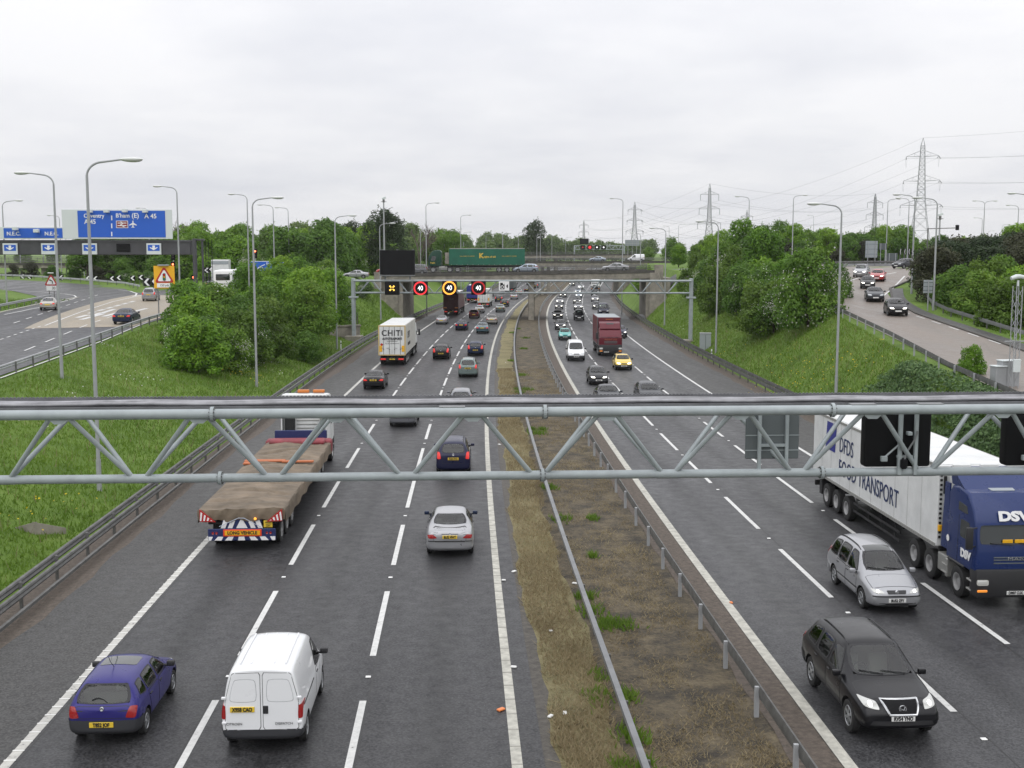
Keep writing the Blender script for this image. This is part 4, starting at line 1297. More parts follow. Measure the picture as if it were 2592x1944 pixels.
# culvert wall, fence and headwall on the left bank
q = hit(884, 858)
r = empty('culvert_wall', q, R(30), 'low concrete culvert wall in grass beside second gantry leg', 'culvert wall')
b = MB(); b.bev(-2.6, 1.4, -.2, .2, -.6, 1.5, .04); b.bev(-2.7, 1.5, -.3, .3, 1.5, 1.72, .03); b.build('wall', M_['concrete'], r)
q = hit(862, 815)
r = empty('timber_fence', q, R(22), 'weathered post and rail timber fence under the left trees', 'fence')
b = MB()
for k in range(4): b.bev(-2.4 + 1.6 * k - .06, -2.4 + 1.6 * k + .06, -.06, .06, -.3, 1.25, .01)
b.build('post', M_['wood'], r)
b = MB()
for z in (.35, .7, 1.05): b.bev(-2.5, 2.5, -.09, -.06, z, z + .1, .005)
b.build('rail', M_['wood'], r)
q = hit(97, 1345)
r = empty('drain_headwall', q, R(18), 'small angled concrete drain headwall in grass at lower left', 'headwall')
b = MB()
b.prism([(-.1, -.45, -.5), (-1.0, .25, -.5), (-1.0, .25, .12), (-.1, -.45, .46)], (.08, .12, 0))
b.prism([(-.1, -.45, -.5), (1.0, .0, -.5), (1.0, .0, .05), (-.1, -.45, .46)], (-.08, .12, 0))
b.build('headwall', M_['concrete'], r)
# litter
M_['litter'] = mat('white litter', (.7, .7, .68), .6)
M_['orange_stud'] = mat('orange reflector', (.75, .22, .06), .4)
for i, (px, py, m) in enumerate(((1395, 1599, 'litter'), (1393, 1815, 'litter'), (1264, 1126, 'litter'), (1275, 1470, 'litter'), (1301, 1448, 'litter'), (1280, 918, 'litter'), (1300, 1690, 'litter'), (1268, 1798, 'orange_stud'), (1851, 1527, 'orange_stud'), (1455, 1478, 'litter'), (1312, 1006, 'litter'), (1430, 1807, 'litter'))):
    p = EYE + ray(px, py) * ((CAM_H - .03) / -ray(px, py).z)
    a = .06 + .05 * ((i * 7) % 5) / 5
    nm, lb = ('litter', 'small scrap of white litter lying in the median') if m == 'litter' else ('reflector', ('orange reflector stud beside left carriageway edge line', 'orange reflector stud beside right carriageway edge line')[px > 1500])
    b = MB(); b.bev(-a, a, -a * .6, a * .6, 0, .05, .015, 1, 0, Matrix.Rotation(i, 4, 'Z'))
    o = b.build(nm, M_[m]); o.location = p
    tag(o, lb, 'litter' if m == 'litter' else 'reflector', 'scraps of litter in the median' if m == 'litter' else 'orange reflectors')
# ------------------------------------------------------------------ cars
def paint(name, col, metal=0.0, rough=.32):
    lum = sum(col) / 3
    m = mat(name, col, rough, metal, .5 if lum > .1 else .3, coat=.7 if lum > .1 else .22, rvar=.05, vs=2)
    return m
M_['PAINT'] = paint('car paint', (.3, .3, .3))
M_['TAIL'] = mat('tail lamp', (.30, .012, .012), .18, coat=.5)
M_['HEAD'] = mat('head lamp', (.55, .57, .58), .12, .3, coat=.6)
M_['TAIL_ON'] = mat('lit tail lamp', (.5, .02, .02), .2, emit=(1, .06, .04), es=.32)
M_['HEAD_ON'] = mat('lit head lamp', (.42, .43, .42), .15, .2, emit=(1, .95, .85), es=.14, coat=.6)
M_['BULB'] = mat('lamp reflector', (.6, .6, .6), .15, .7)
M_['BULB_ON'] = mat('burning lamp', (.8, .8, .75), .2, emit=(1, .96, .86), es=5)
M_['HEAD_FAR'] = mat('distant lit head lamp', (.8, .8, .75), .2, emit=(1, .95, .84), es=3)
M_['glass'] = mat('dark car glass', (.014, .019, .018), .04, 0, .9, coat=.3)
M_['glass_screen'] = mat('windscreen glass', (.012, .017, .016), .05, 0, .6, coat=.15)
def clear_glass(name, tint, refl=.9):
    m = bpy.data.materials.new(name); m.use_nodes = True
    t = m.node_tree; t.nodes.clear()
    o = t.nodes.new('ShaderNodeOutputMaterial'); mx_ = t.nodes.new('ShaderNodeMixShader')
    tr = t.nodes.new('ShaderNodeBsdfTransparent'); tr.inputs[0].default_value = (*tint, 1)
    gl = t.nodes.new('ShaderNodeBsdfGlossy'); gl.inputs['Roughness'].default_value = .03; gl.inputs[0].default_value = (refl, refl, refl, 1)
    fr = t.nodes.new('ShaderNodeFresnel'); fr.inputs[0].default_value = 1.65
    t.links.new(fr.outputs[0], mx_.inputs[0]); t.links.new(tr.outputs[0], mx_.inputs[1]); t.links.new(gl.outputs[0], mx_.inputs[2]); t.links.new(mx_.outputs[0], o.inputs[0])
    return m
M_['cg_screen'] = clear_glass('clear windscreen glass', (.72, .78, .75))
M_['cg_side'] = clear_glass('tinted window glass', (.46, .53, .50))
M_['seatcloth'] = mat('grey seat cloth', (.20, .19, .175), .85)
M_['cabin'] = mat('cabin plastic', (.05, .05, .052), .6)
M_['trim'] = mat('black plastic trim', (.022, .022, .024), .55)
M_['BUMP'] = mat('grey bumper plastic', (.035, .036, .04), .5)
M_['tyre'] = mat('tyre rubber', (.018, .018, .018), .8)
M_['alloy'] = mat('alloy wheel', (.34, .35, .36), .38, .6)
M_['chrome'] = mat('bright trim', (.6, .61, .62), .2, .8)
M_['plate_y'] = mat('yellow number plate', (.72, .50, .04), .45)
M_['plate_w'] = mat('white number plate', (.72, .72, .70), .45)
M_['ink'] = mat('plate ink', (.012, .012, .014), .6)
M_['blackhole'] = mat('wheel arch black', (.006, .006, .006), .9)

def tmp_eval(me, cutter=None, sub=2):
    o = bpy.data.objects.new('tmp', me); C.objects.link(o)
    md = o.modifiers.new('s', 'SUBSURF'); md.levels = sub; md.render_levels = sub
    co = None
    if cutter is not None:
        co = bpy.data.objects.new('tmpc', cutter); C.objects.link(co)
        b = o.modifiers.new('b', 'BOOLEAN'); b.operation = 'DIFFERENCE'; b.object = co; b.solver = 'EXACT'
    dg = bpy.context.evaluated_depsgraph_get(); dg.update()
    r = bpy.data.meshes.new_from_object(o.evaluated_get(dg))
    bpy.data.objects.remove(o)
    if co: bpy.data.objects.remove(co)
    return r
def loft_mesh(st, crown=.02):
    vs, fs = [], []
    for (y, zb, zs, zt, ws, wt) in st:
        g = zt - zs
        P = [(0, zb), (ws * .55, zb), (ws * .93, zb + .03), (ws * .985, zb + .15), (ws, zb + (zs - zb) * .6), (ws * .985, zs - .035),
             (ws * .955, zs + min(.02, g * .2)), ((ws * .955 + wt) / 2 + min(.02, g * .05), zs + g * .5), (wt, zt - min(.06, g * .28)), (wt - min(.12, wt * .2), zt - min(.012, g * .1)), (wt * .4, zt + crown * .7), (0, zt + crown)]
        ring = P + [(-x, z) for x, z in P[::-1][1:-1]]
        vs += [(x, y, z) for x, z in ring]
    n = 22; k = len(st)
    for i in range(k - 1):
        for j in range(n):
            fs.append((i * n + j, (i + 1) * n + j, (i + 1) * n + (j + 1) % n, i * n + (j + 1) % n))
    for o, rev in ((0, False), ((k - 1) * n, True)):
        for j in range(11):
            a, b_ = j, j + 1
            c, d = (n - b_) % n, (n - a) % n
            q = [o + a, o + b_, o + c, o + d]
            q = [x for i, x in enumerate(q) if x not in q[:i]]
            if len(q) > 2: fs.append(tuple(q[::-1] if rev else q))
    me = bpy.data.meshes.new('body'); me.from_pydata(vs, [], fs)
    bm = bmesh.new(); bm.from_mesh(me); bmesh.ops.recalc_face_normals(bm, faces=bm.faces[:]); bm.to_mesh(me); bm.free()
    return me
def bvh_of(me): return BVHTree.FromPolygons([v.co for v in me.vertices], [p.vertices[:] for p in me.polygons])
AX = {'B': lambda u, w: (Vector((u, -30, w)), Vector((0, 1, 0))), 'F': lambda u, w: (Vector((u, 30, w)), Vector((0, -1, 0))),
      'R': lambda u, w: (Vector((30, u, w)), Vector((-1, 0, 0))), 'L': lambda u, w: (Vector((-30, u, w)), Vector((1, 0, 0))), 'T': lambda u, w: (Vector((u, w, 30)), Vector((0, 0, -1)))}
def rnd(poly, it=2, k=.14):
    for _ in range(it):
        q = []
        for i, p in enumerate(poly):
            a, c = Vector(p), Vector(poly[(i + 1) % len(poly)])
            q += [a.lerp(c, k), a.lerp(c, 1 - k)]
        poly = q; k = .25
    return [Vector(p) for p in poly]
def decal(bvh, poly, ax, name, m, parent, off=.007, res=.07, rings=5, it=2, k=.12, frit=False):
    rings = max(rings, int(max(max(p[0] for p in poly) - min(p[0] for p in poly), max(p[1] for p in poly) - min(p[1] for p in poly)) / .13))
    P = rnd([Vector(p) for p in poly], it, k) if it else [Vector(p) for p in poly]
    Q = []
    for i, p in enumerate(P):
        c = P[(i + 1) % len(P)]; n = max(1, int((c - p).length / res))
        Q += [p.lerp(c, j / n) for j in range(n)]
    cen = sum(Q, Vector((0, 0))) / len(Q)
    def cast(p):
        o, d = AX[ax](*p)
        h = bvh.ray_cast(o, d)
        if h[0] is None:
            h = bvh.find_nearest(o + d * (30 - .9 if ax in 'RL' else 30 - 2.2))
        return h[0], (h[1] if h[1].dot(d) < 0 else -h[1])
    vs, fs = [], []
    h, n = cast(cen); vs.append(h + n * off)
    N = len(Q); last = []
    for r in range(1, rings + 1):
        for p in Q:
            h, n = cast(cen.lerp(p, r / rings))
            vs.append(h + n * off)
            if r == rings: last.append(h - n * .006)
    vs += last
    for j in range(N): fs.append((0, 1 + j, 1 + (j + 1) % N))
    for r in range(rings):
        for j in range(N):
            a = 1 + r * N
            fs.append((a + j, a + N + j, a + N + (j + 1) % N, a + (j + 1) % N))
    b = MB(); b.add(vs, fs)
    if frit:
        for j in range(N * 2): b.m[-1 - j] = 1
        return b.build(name, [m, M_['trim']], parent, True)
    return b.build(name, m, parent, True)
def inpoly(x, y, P, k=.93):
    cx = sum(p[0] for p in P) / len(P); cy = sum(p[1] for p in P) / len(P)
    Q = [(cx + (p[0] - cx) * k, cy + (p[1] - cy) * k) for p in P]
    c = False; j = len(Q) - 1
    for i in range(len(Q)):
        if (Q[i][1] > y) != (Q[j][1] > y) and x < (Q[j][0] - Q[i][0]) * (y - Q[i][1]) / (Q[j][1] - Q[i][1]) + Q[i][0]: c = not c
        j = i
    return c
def interior(root, W_, zb, yb, yc, zr, belt):
    MB().bev(-W_ + .1, W_ - .1, yb, yc, zb + .05, zb + .22, .03).build('cabin_floor', M_['cabin'], root)
    MB().bev(-W_ + .14, W_ - .14, yc - .5, yc - .05, belt - .25, belt - .02, .06, 2).build('dashboard', M_['cabin'], root, True)
    y0 = yc - 1.28
    for s in (-1, 1):
        b = MB(); x = s * .36
        b.bev(x - .24, x + .24, y0, y0 + .5, zb + .2, zb + .42, .05, 2)
        b.bev(x - .23, x + .23, y0 - .14, y0 + .02, zb + .35, belt + .10, .06, 2, 0, Matrix.Translation((0, y0, 0)) @ Matrix.Rotation(R(8), 4, 'X') @ Matrix.Translation((0, -y0, 0)))
        b.bev(x - .12, x + .12, y0 - .30, y0 - .20, belt + .12, min(belt + .32, zr - .08), .04, 2)
        b.build('seat', M_['seatcloth'], root, True)
    b = MB(); y1 = max(yb + .15, y0 - .95)
    b.bev(-W_ + .2, W_ - .2, y1 - .1, y1 + .06, zb + .35, belt + .06, .06, 2)
    for x in (-.4, .4): b.bev(x - .12, x + .12, y1 - .10, y1 - .01, belt + .08, belt + .22, .04, 2)
    b.build('rear_seat', M_['seatcloth'], root, True)
    b = MB(); n = 16
    c = Vector((.36, y0 + .62, belt - .03))
    b.tube([c + Vector((.17 * math.cos(2 * math.pi * i / n), -.06 * math.sin(2 * math.pi * i / n), .16 * math.sin(2 * math.pi * i / n))) for i in range(n + 1)], .016, 5)
    b.build('steering_wheel', M_['trim'], root)
def mir(poly): return [(-x, z) for x, z in poly]

def wheel_mesh(r, w, spokes=6, alloy=True):
    b = MB(); h = w / 2
    b.lathe([(-h * .8, r * .62), (-h, r * .8), (-h * .85, r * .97), (-h * .3, r), (h * .3, r), (h * .85, r * .97), (h, r * .8), (h * .8, r * .62)], 26)
    b.lathe([(h * .5, r * .64), (h * .45, 0.0)], 26); b.lathe([(-h * .5, 0), (-h * .5, r * .64)], 26)
    ty = b.mesh('tyre', M_['tyre'], True)
    b = MB()
    b.lathe([(h * .8, r * .63), (h * .92, r * .60), (h * .75, r * .55)], 26)
    b.lathe([(h * .62, r * .17), (h * .9, r * .15), (h * .95, 0.0)], 14)
    for k in range(spokes):
        a = 2 * math.pi * k / spokes
        M = Matrix.Rotation(a, 4, 'X')
        b.box(h * .62, h * .84, -r * .085, r * .085, r * .1, r * .58, 0, M)
    return ty, b.mesh('rim', M_['alloy'], True)
TRUCKW = None
CAR = {}
def car_type(key, st, wr, wf, r, glass, rear_glass, screen, sides, doors, tail, head, plate_r, plate_f, grille, mirror, bz, rails=False, paint_bump=True, crown=.02, track=.0, cat='car', extra=None, sub=3):
    global LINK
    LINK = False
    root = empty('van' if cat == 'van' else 'car', link=False)
    me0 = loft_mesh(st, crown)
    me1 = tmp_eval(me0, None, sub)
    bvh = bvh_of(me1)
    W_ = max(s[4] for s in st)
    cut = MB()
    for y in (wr, wf):
        for s in (-1, 1):
            cut.lathe([(s * (W_ - .30), 0.0), (s * (W_ - .30), r + .055), (s * (W_ + .2), r + .055), (s * (W_ + .2), 0.0)], 28, 'x', (0, y, r + .01))
    cm = cut.mesh('cut', M_['blackhole'])
    body = tmp_eval(me0, cm, sub)
    body.name = 'body'
    body.materials.clear(); body.materials.append(M_['PAINT']); body.materials.append(M_['blackhole'])
    yR, yF = st[0][0], st[-1][0]
    for p in body.polygons:
        c = p.center; p.use_smooth = True; p.material_index = 0
        for y in (wr, wf):
            if math.hypot(c.y - y, c.z - r - .01) < r + .06 and abs(c.x) < W_ - .012 and abs(c.x) > W_ - .32: p.material_index = 1
    body.set_sharp_from_angle(angle=R(50))
    mobj('body', body, root)
    # openings for the glass, so that the cabin shows
    gone = []
    for p in body.polygons:
        c, nn = p.center, p.normal
        if (screen and nn.y > .12 and nn.z > .1 and c.y > 0 and inpoly(c.x, c.z, screen)) or (rear_glass and nn.y < -.1 and c.y < 0 and inpoly(c.x, c.z, rear_glass)) or \
           (abs(nn.x) > .45 and any(inpoly(c.y, c.z, s_, .9) for s_ in sides)): gone.append(p.index)
    bm = bmesh.new(); bm.from_mesh(body); bm.faces.ensure_lookup_table()
    bmesh.ops.delete(bm, geom=[bm.faces[i] for i in gone], context='FACES'); bm.to_mesh(body); bm.free()
    ycl = max(y for y, zb, zs, zt, ws, wt in st if zt > max(z for x, z in screen) - .02 or zt > min(z for x, z in screen) - .09) if screen else 1.0
    interior(root, W_, min(s_[1] for s_ in st), wr - .1, ycl + .05, max(s_[3] for s_ in st), min(z for x, z in screen) - .04)
    # bumpers: the lower ends of the shell, standing proud
    for nm, test in (('rear_bumper', lambda c: c.y < yR + .42 and c.z < bz[0]), ('front_bumper', lambda c: c.y > yF - .42 and c.z < bz[1])):
        b = MB(); mp = {}
        for p in body.polygons:
            if p.material_index == 0 and test(p.center):
                ids = []
                for v in p.vertices:
                    if v not in mp:
                        mp[v] = len(b.v); vv = body.vertices[v]; b.v.append(tuple(vv.co + vv.normal * .014))
                    ids.append(mp[v])
                b.f.append(tuple(ids)); b.m.append(0)
        if b.f: b.build(nm, M_['PAINT' if paint_bump else 'BUMP'], root, True)
    if screen: decal(bvh, screen, 'F', 'windscreen', M_['cg_screen'], root, .008, rings=9, frit=True)
    if screen:
        b = MB(); z0 = min(z for x, z in screen)
        for x0, x1_ in ((-.5, .05), (.02, .55)):
            pts = []
            for i in range(5):
                u = i / 4; o, d = AX['F'](x0 + (x1_ - x0) * u, z0 + .015 + .05 * u)
                h_ = bvh.ray_cast(o, d)
                pts.append(h_[0] + h_[1] * .025)
            b.tube(pts, .012, 5)
        b.build('wipers', M_['trim'], root)
    if rear_glass: decal(bvh, rear_glass, 'B', 'rear_window', M_['cg_side'], root, .008, rings=9, frit=True)
    if screen and cat == 'car':
        s0 = [s_ for s_ in st if s_[0] > ycl - .02 and s_[0] < yF - .16]
        pb = [(-s_[5] - .02, max(s_[0], ycl + .10)) for s_ in s0] + [(s_[5] + .02, max(s_[0], ycl + .10)) for s_ in s0[::-1]]
        panels = [(pb, 'T', 'bonnet')]
        zb0 = bz[0] + .035; zb1 = min(z for x, z in rear_glass) - .035; hw_ = max(x for x, z in rear_glass) - .03
        if zb1 - zb0 > .15: panels.append(([(-hw_ + .03, zb0), (hw_ - .03, zb0), (hw_, zb1), (-hw_, zb1)], 'B', 'tailgate'))
        for P_, ax, nm in panels:
            cx = sum(p[0] for p in P_) / len(P_); cy = sum(p[1] for p in P_) / len(P_)
            sm = decal(bvh, P_, ax, 'panel_seam', M_['trim'], root, .002, .08, 7, 1, .06)
            pn = decal(bvh, [(cx + (x - cx) * (1 - .014 / max(.1, abs(x - cx))), cy + (y - cy) * (1 - .014 / max(.08, abs(y - cy)))) for x, y in P_], ax, nm, M_['PAINT'], root, .0045, .08, 7, 1, .06)
            KIDS[root.name].remove(sm); sm.parent = pn; KIDS.setdefault(pn.name, []).append(sm)
    for d_ in doors:
        for ax in 'RL':
            sm = decal(bvh, [(y, z) for y, z in d_], ax, 'door_seam', M_['trim'], root, .0022, .1, 5, 1, .06)
            cy = sum(p[0] for p in d_) / len(d_); cz = sum(p[1] for p in d_) / len(d_)
            dr = decal(bvh, [(cy + (y - cy) * (1 - .022 / max(.1, abs(y - cy))), cz + (z - cz) * (1 - .02 / max(.1, abs(z - cz)))) for y, z in d_], ax, 'door', M_['PAINT'], root, .006, .1, 5, 1, .06)
            KIDS[root.name].remove(sm); sm.parent = dr; KIDS.setdefault(dr.name, []).append(sm)
            yh = min(p[0] for p in d_) + .16; zh = max(p[1] for p in d_) - .10
            o, d = AX[ax](yh, zh); h_ = bvh.ray_cast(o, d)[0]
            if h_: MB().bev(h_.x - .025, h_.x + .025, h_.y - .085, h_.y + .085, h_.z - .018, h_.z + .018, .008).build('handle', M_['trim'], dr)
    for s_ in sides:
        for ax in 'RL': decal(bvh, s_, ax, 'side_window', M_['cg_side'], root, .010, rings=8, frit=True)
    for m_, poly, nm, ax in (('TAIL', tail, 'tail_light', 'B'), ('HEAD', head, 'headlight', 'F')):
        if poly:
            for P in (poly, mir(poly)):
                lens = decal(bvh, P, ax, nm, M_[m_], root, .018, .04, 4, 2, .12)
                if ax == 'F':
                    cx = sum(p[0] for p in P) / 4; cz = sum(p[1] for p in P) / 4
                    bl = decal(bvh, [(cx + .042 * math.cos(k), cz + .036 * math.sin(k)) for k in np.arange(0, 6.2, .8)], 'F', 'lamp_bulb', M_['BULB'], root, .026, .03, 2, 1, .2)
                    KIDS[root.name].remove(bl); bl.parent = lens; KIDS.setdefault(lens.name, []).append(bl)
    if grille:
        for gp_, gm_ in grille: decal(bvh, gp_, 'F', 'grille', M_[gm_], root, .017, .06, 3, 1, .08)
    info = {}
    for nm, pz, ax, m_ in (('number_plate', plate_r, 'B', 'plate_y'), ('number_plate', plate_f, 'F', 'plate_w')):
        if pz is None: continue
        px_, z_ = pz
        o, d = AX[ax](px_, z_); h_ = bvh.ray_cast(o, d)
        y_ = h_[0].y - d.y * .032
        b = MB().bev(px_ - .265, px_ + .265, min(y_, y_ + d.y * .1), max(y_, y_ + d.y * .1), z_ - .06, z_ + .06, .006)
        b.build(nm, M_[m_], root)
        info[ax] = (px_, y_ - d.y * .004, z_)
    for s in (-1, 1):
        y_, z_ = mirror
        o, d = AX['R' if s > 0 else 'L'](y_, z_); h_ = bvh.ray_cast(o, d)[0]
        b = MB(); xa = abs(h_.x)
        b.bev(s * (xa + .05) if s > 0 else s * (xa + .24), s * (xa + .24) if s > 0 else s * (xa + .05), y_ - .05, y_ + .07, z_ - .03, z_ + .11, .035, 2)
        mo = b.build('wing_mirror', M_['PAINT' if paint_bump else 'trim'], root, True)
        b = MB(); b.bev(min(s * (xa - .03), s * (xa + .09)), max(s * (xa - .03), s * (xa + .09)), y_ - .02, y_ + .03, z_ - .03, z_ + .02, .008); b.build('mirror_arm', M_['trim'], mo)
    if rails:
        for s in (-1, 1):
            pts = []
            ya, yb_ = rails
            for i in range(9):
                y = ya + (yb_ - ya) * i / 8
                o, d = AX['T'](s * (W_ * .58), y); h_ = bvh.ray_cast(o, d)[0]
                pts.append(h_ + Vector((0, 0, .03 if 0 < i < 8 else -.01)))
            MB().tube(pts, .018, 6).build('roof_rail', M_['trim'], root, True)
    ty, ri = wheel_mesh(r, .2)
    for y in (wr, wf):
        for s in (-1, 1):
            w = mobj('wheel', ty, root); w.location = (s * (W_ - .115 + track), y, r); w.rotation_euler = (0, 0, 0 if s > 0 else math.pi)
            mobj('rim', ri, w)
    if extra: extra(root, bvh)
    CAR[key] = (root, wr, wf, info, cat)
    LINK = True

hatch = [(-1.91, .36, .62, .80, .66, .58), (-1.86, .27, .74, .92, .74, .63), (-1.74, .23, .84, 1.04, .79, .64), (-1.60, .22, .88, 1.23, .80, .59), (-1.40, .21, .90, 1.36, .81, .55), (-.9, .2, .91, 1.405, .815, .545), (-.2, .2, .91, 1.41, .815, .55), (.25, .2, .90, 1.38, .815, .55), (.55, .2, .89, 1.22, .815, .58), (.98, .2, .86, .95, .81, .68), (1.35, .21, .78, .88, .80, .68), (1.65, .22, .68, .79, .77, .64), (1.85, .25, .56, .68, .70, .58), (1.91, .34, .5, .58, .62, .52)]
saloon = [(-2.235, .38, .66, .80, .72, .66), (-2.18, .28, .78, .98, .80, .70), (-2.0, .24, .86, 1.03, .85, .72), (-1.6, .22, .90, 1.06, .865, .72), (-1.42, .21, .91, 1.10, .87, .70), (-1.0, .2, .92, 1.33, .87, .58), (-.7, .2, .92, 1.405, .87, .56), (0, .2, .92, 1.42, .87, .565), (.3, .2, .91, 1.38, .87, .57), (.65, .2, .90, 1.21, .87, .60), (1.05, .2, .87, .98, .865, .70), (1.5, .21, .80, .90, .85, .72), (1.95, .23, .70, .82, .81, .68), (2.17, .27, .58, .70, .74, .6), (2.235, .36, .52, .6, .66, .54)]
mpv = [(-2.16, .38, .7, .95, .74, .66), (-2.11, .28, .84, 1.08, .82, .66), (-2.0, .24, .92, 1.25, .85, .62), (-1.85, .23, .95, 1.50, .86, .58), (-1.65, .22, .96, 1.62, .865, .57), (-1.0, .2, .96, 1.67, .87, .58), (0, .2, .96, 1.66, .87, .585), (.35, .2, .95, 1.60, .87, .58), (.75, .2, .94, 1.38, .87, .62), (1.22, .2, .91, 1.06, .865, .70), (1.6, .21, .82, .93, .84, .70), (1.92, .23, .7, .82, .80, .66), (2.1, .27, .58, .7, .73, .6), (2.16, .36, .52, .6, .64, .54)]
suv = [(-2.37, .5, .84, 1.05, .82, .74), (-2.31, .4, .98, 1.15, .90, .76), (-2.2, .36, 1.04, 1.3, .94, .72), (-1.95, .34, 1.06, 1.58, .955, .66), (-1.7, .33, 1.07, 1.70, .96, .64), (-1, .32, 1.06, 1.74, .965, .645), (0, .32, 1.05, 1.74, .965, .65), (.2, .32, 1.04, 1.70, .965, .65), (.6, .32, 1.03, 1.485, .965, .68), (1.16, .32, 1.01, 1.165, .96, .78), (1.5, .33, .95, 1.08, .95, .79), (2.0, .35, .86, .99, .91, .76), (2.27, .38, .74, .88, .85, .7), (2.37, .48, .62, .72, .76, .62)]
van = [(-2.22, .42, 1.0, 1.86, .82, .66), (-2.19, .32, 1.04, 1.91, .88, .70), (-2.0, .26, 1.06, 1.94, .90, .70), (-1, .24, 1.06, 1.95, .905, .71), (.0, .22, 1.06, 1.95, .905, .71), (.35, .22, 1.05, 1.90, .905, .70), (.75, .22, 1.05, 1.68, .90, .72), (1.2, .22, 1.02, 1.3, .90, .74), (1.55, .22, .96, 1.06, .88, .74), (1.9, .24, .82, .92, .84, .7), (2.15, .28, .66, .76, .76, .62), (2.22, .38, .58, .66, .68, .55)]
coupe = [(-2.02, .36, .6, .74, .66, .56), (-1.96, .28, .7, .88, .76, .62), (-1.75, .24, .8, .97, .84, .66), (-1.4, .22, .85, 1.08, .865, .62), (-1.0, .2, .87, 1.24, .875, .57), (-.55, .2, .88, 1.33, .875, .55), (-.1, .2, .88, 1.35, .87, .55), (.25, .2, .87, 1.28, .87, .56), (.6, .2, .86, 1.1, .87, .62), (.95, .2, .83, .93, .865, .7), (1.4, .21, .76, .86, .85, .68), (1.75, .23, .66, .76, .8, .62), (1.96, .27, .55, .65, .72, .55), (2.02, .35, .5, .56, .64, .5)]
def badge(x, z, ax, rr, m='chrome'):
    def f(root, bvh):
        o, d = AX[ax](x, z); h_ = bvh.ray_cast(o, d)[0]
        MB().lathe([(-.02 * d.y, 0), (-.03 * d.y, rr * .8), (-.015 * d.y, rr), (.02 * d.y, rr)], 16, 'y', (h_.x, h_.y - d.y * .012, h_.z)).build('badge', M_[m], root, True)
    return f
def hatch_extra(root, bvh):
    badge(0, .86, 'B', .05)(root, bvh)
    b = MB(); b.tube([(-.05, -.75, 1.42), (-.05, -1.0, 1.62), (-.05, -1.12, 1.78)], .008, 4); b.build('aerial', M_['trim'], root)
    b = MB(); o = []
    for i in range(5):
        u = i / 4; a, d = AX['B'](.1 - .34 * u + .0, .975 + .10 * u * (1 - u) * 2 + .04 * u); h_ = bvh.ray_cast(a, d); o.append(h_[0] + h_[1] * .03)
    b.tube(o, .012, 5); b.build('rear_wiper', M_['trim'], root)
    decal(bvh, [(-.42, -.02), (.42, -.02), (.42, -.62), (-.42, -.62)], 'T', 'sunroof', M_['glass'], root, .007, .1, 4, 1, .08)
car_type('hatch', hatch, -1.20, 1.24, .29, 1, [(-.63, .945), (.63, .945), (.50, 1.30), (-.50, 1.30)], [(-.64, .985), (.64, .985), (.5, 1.33), (-.5, 1.33)],
         [[(.66, .95), (-.15, .945), (-.15, 1.30), (.25, 1.29)], [(-.22, .945), (-.98, .95), (-.98, 1.29), (-.22, 1.305)], [(-1.05, .96), (-1.48, 1.0), (-1.38, 1.25), (-1.05, 1.285)]],
         [[(.72, .30), (.72, .93), (-.17, .93), (-.17, .30)], [(-.19, .30), (-.19, .93), (-1.02, .93), (-.80, .30)]],
         [(.50, .66), (.72, .64), (.74, .88), (.60, .90)], [(.30, .60), (.62, .62), (.66, .72), (.36, .69)], (-.02, .50), (0, .42), [([(-.26, .60), (.26, .60), (.27, .67), (-.27, .67)], 'trim')], (.62, .95), (.60, .52), paint_bump=False, extra=hatch_extra)
# newer five-door hatchback: a stretched body
def scale_st(st, sx, sy, sz): return [(y * sy, zb * (sz if zb > .3 else 1), zs * sz, zt * sz, ws * sx, wt * sx) for y, zb, zs, zt, ws, wt in st]
h2 = scale_st(hatch, 1.08, 1.10, 1.05)
car_type('hatch2', h2, -1.30, 1.33, .31, 1, [(-.62, 1.0), (.62, 1.0), (.5, 1.34), (-.5, 1.34)], [(-.68, 1.04), (.68, 1.04), (.54, 1.39), (-.54, 1.39)],
         [[(.72, 1.0), (-.17, .995), (-.17, 1.36), (.27, 1.35)], [(-.24, .995), (-1.08, 1.0), (-1.08, 1.35), (-.24, 1.365)], [(-1.15, 1.01), (-1.54, 1.05), (-1.42, 1.31), (-1.15, 1.345)]],
         [[(.80, .32), (.80, .98), (-.19, .98), (-.19, .32)], [(-.21, .32), (-.21, .98), (-1.12, .98), (-.88, .32)]],
         [(.56, .76), (.78, .72), (.80, 1.08), (.66, 1.16)], [(.34, .62), (.66, .64), (.72, .75), (.40, .71)], (0, .62), (0, .44), [([(-.3, .60), (.3, .60), (.3, .68), (-.3, .68)], 'trim')], (.68, 1.0), (.52, .54), extra=badge(0, .92, 'B', .05))
def saloon_extra(root, bvh):
    badge(0, .90, 'B', .04)(root, bvh)
    decal(bvh, [(-.78, .615), (.78, .615), (.78, .645), (-.78, .645)], 'B', 'bumper_strip', M_['trim'], root, .02, .05, 2, 0)
    decal(bvh, [(-.30, .872), (.30, .872), (.30, .892), (-.30, .892)], 'B', 'boot_handle', M_['trim'], root, .012, .05, 2, 0)
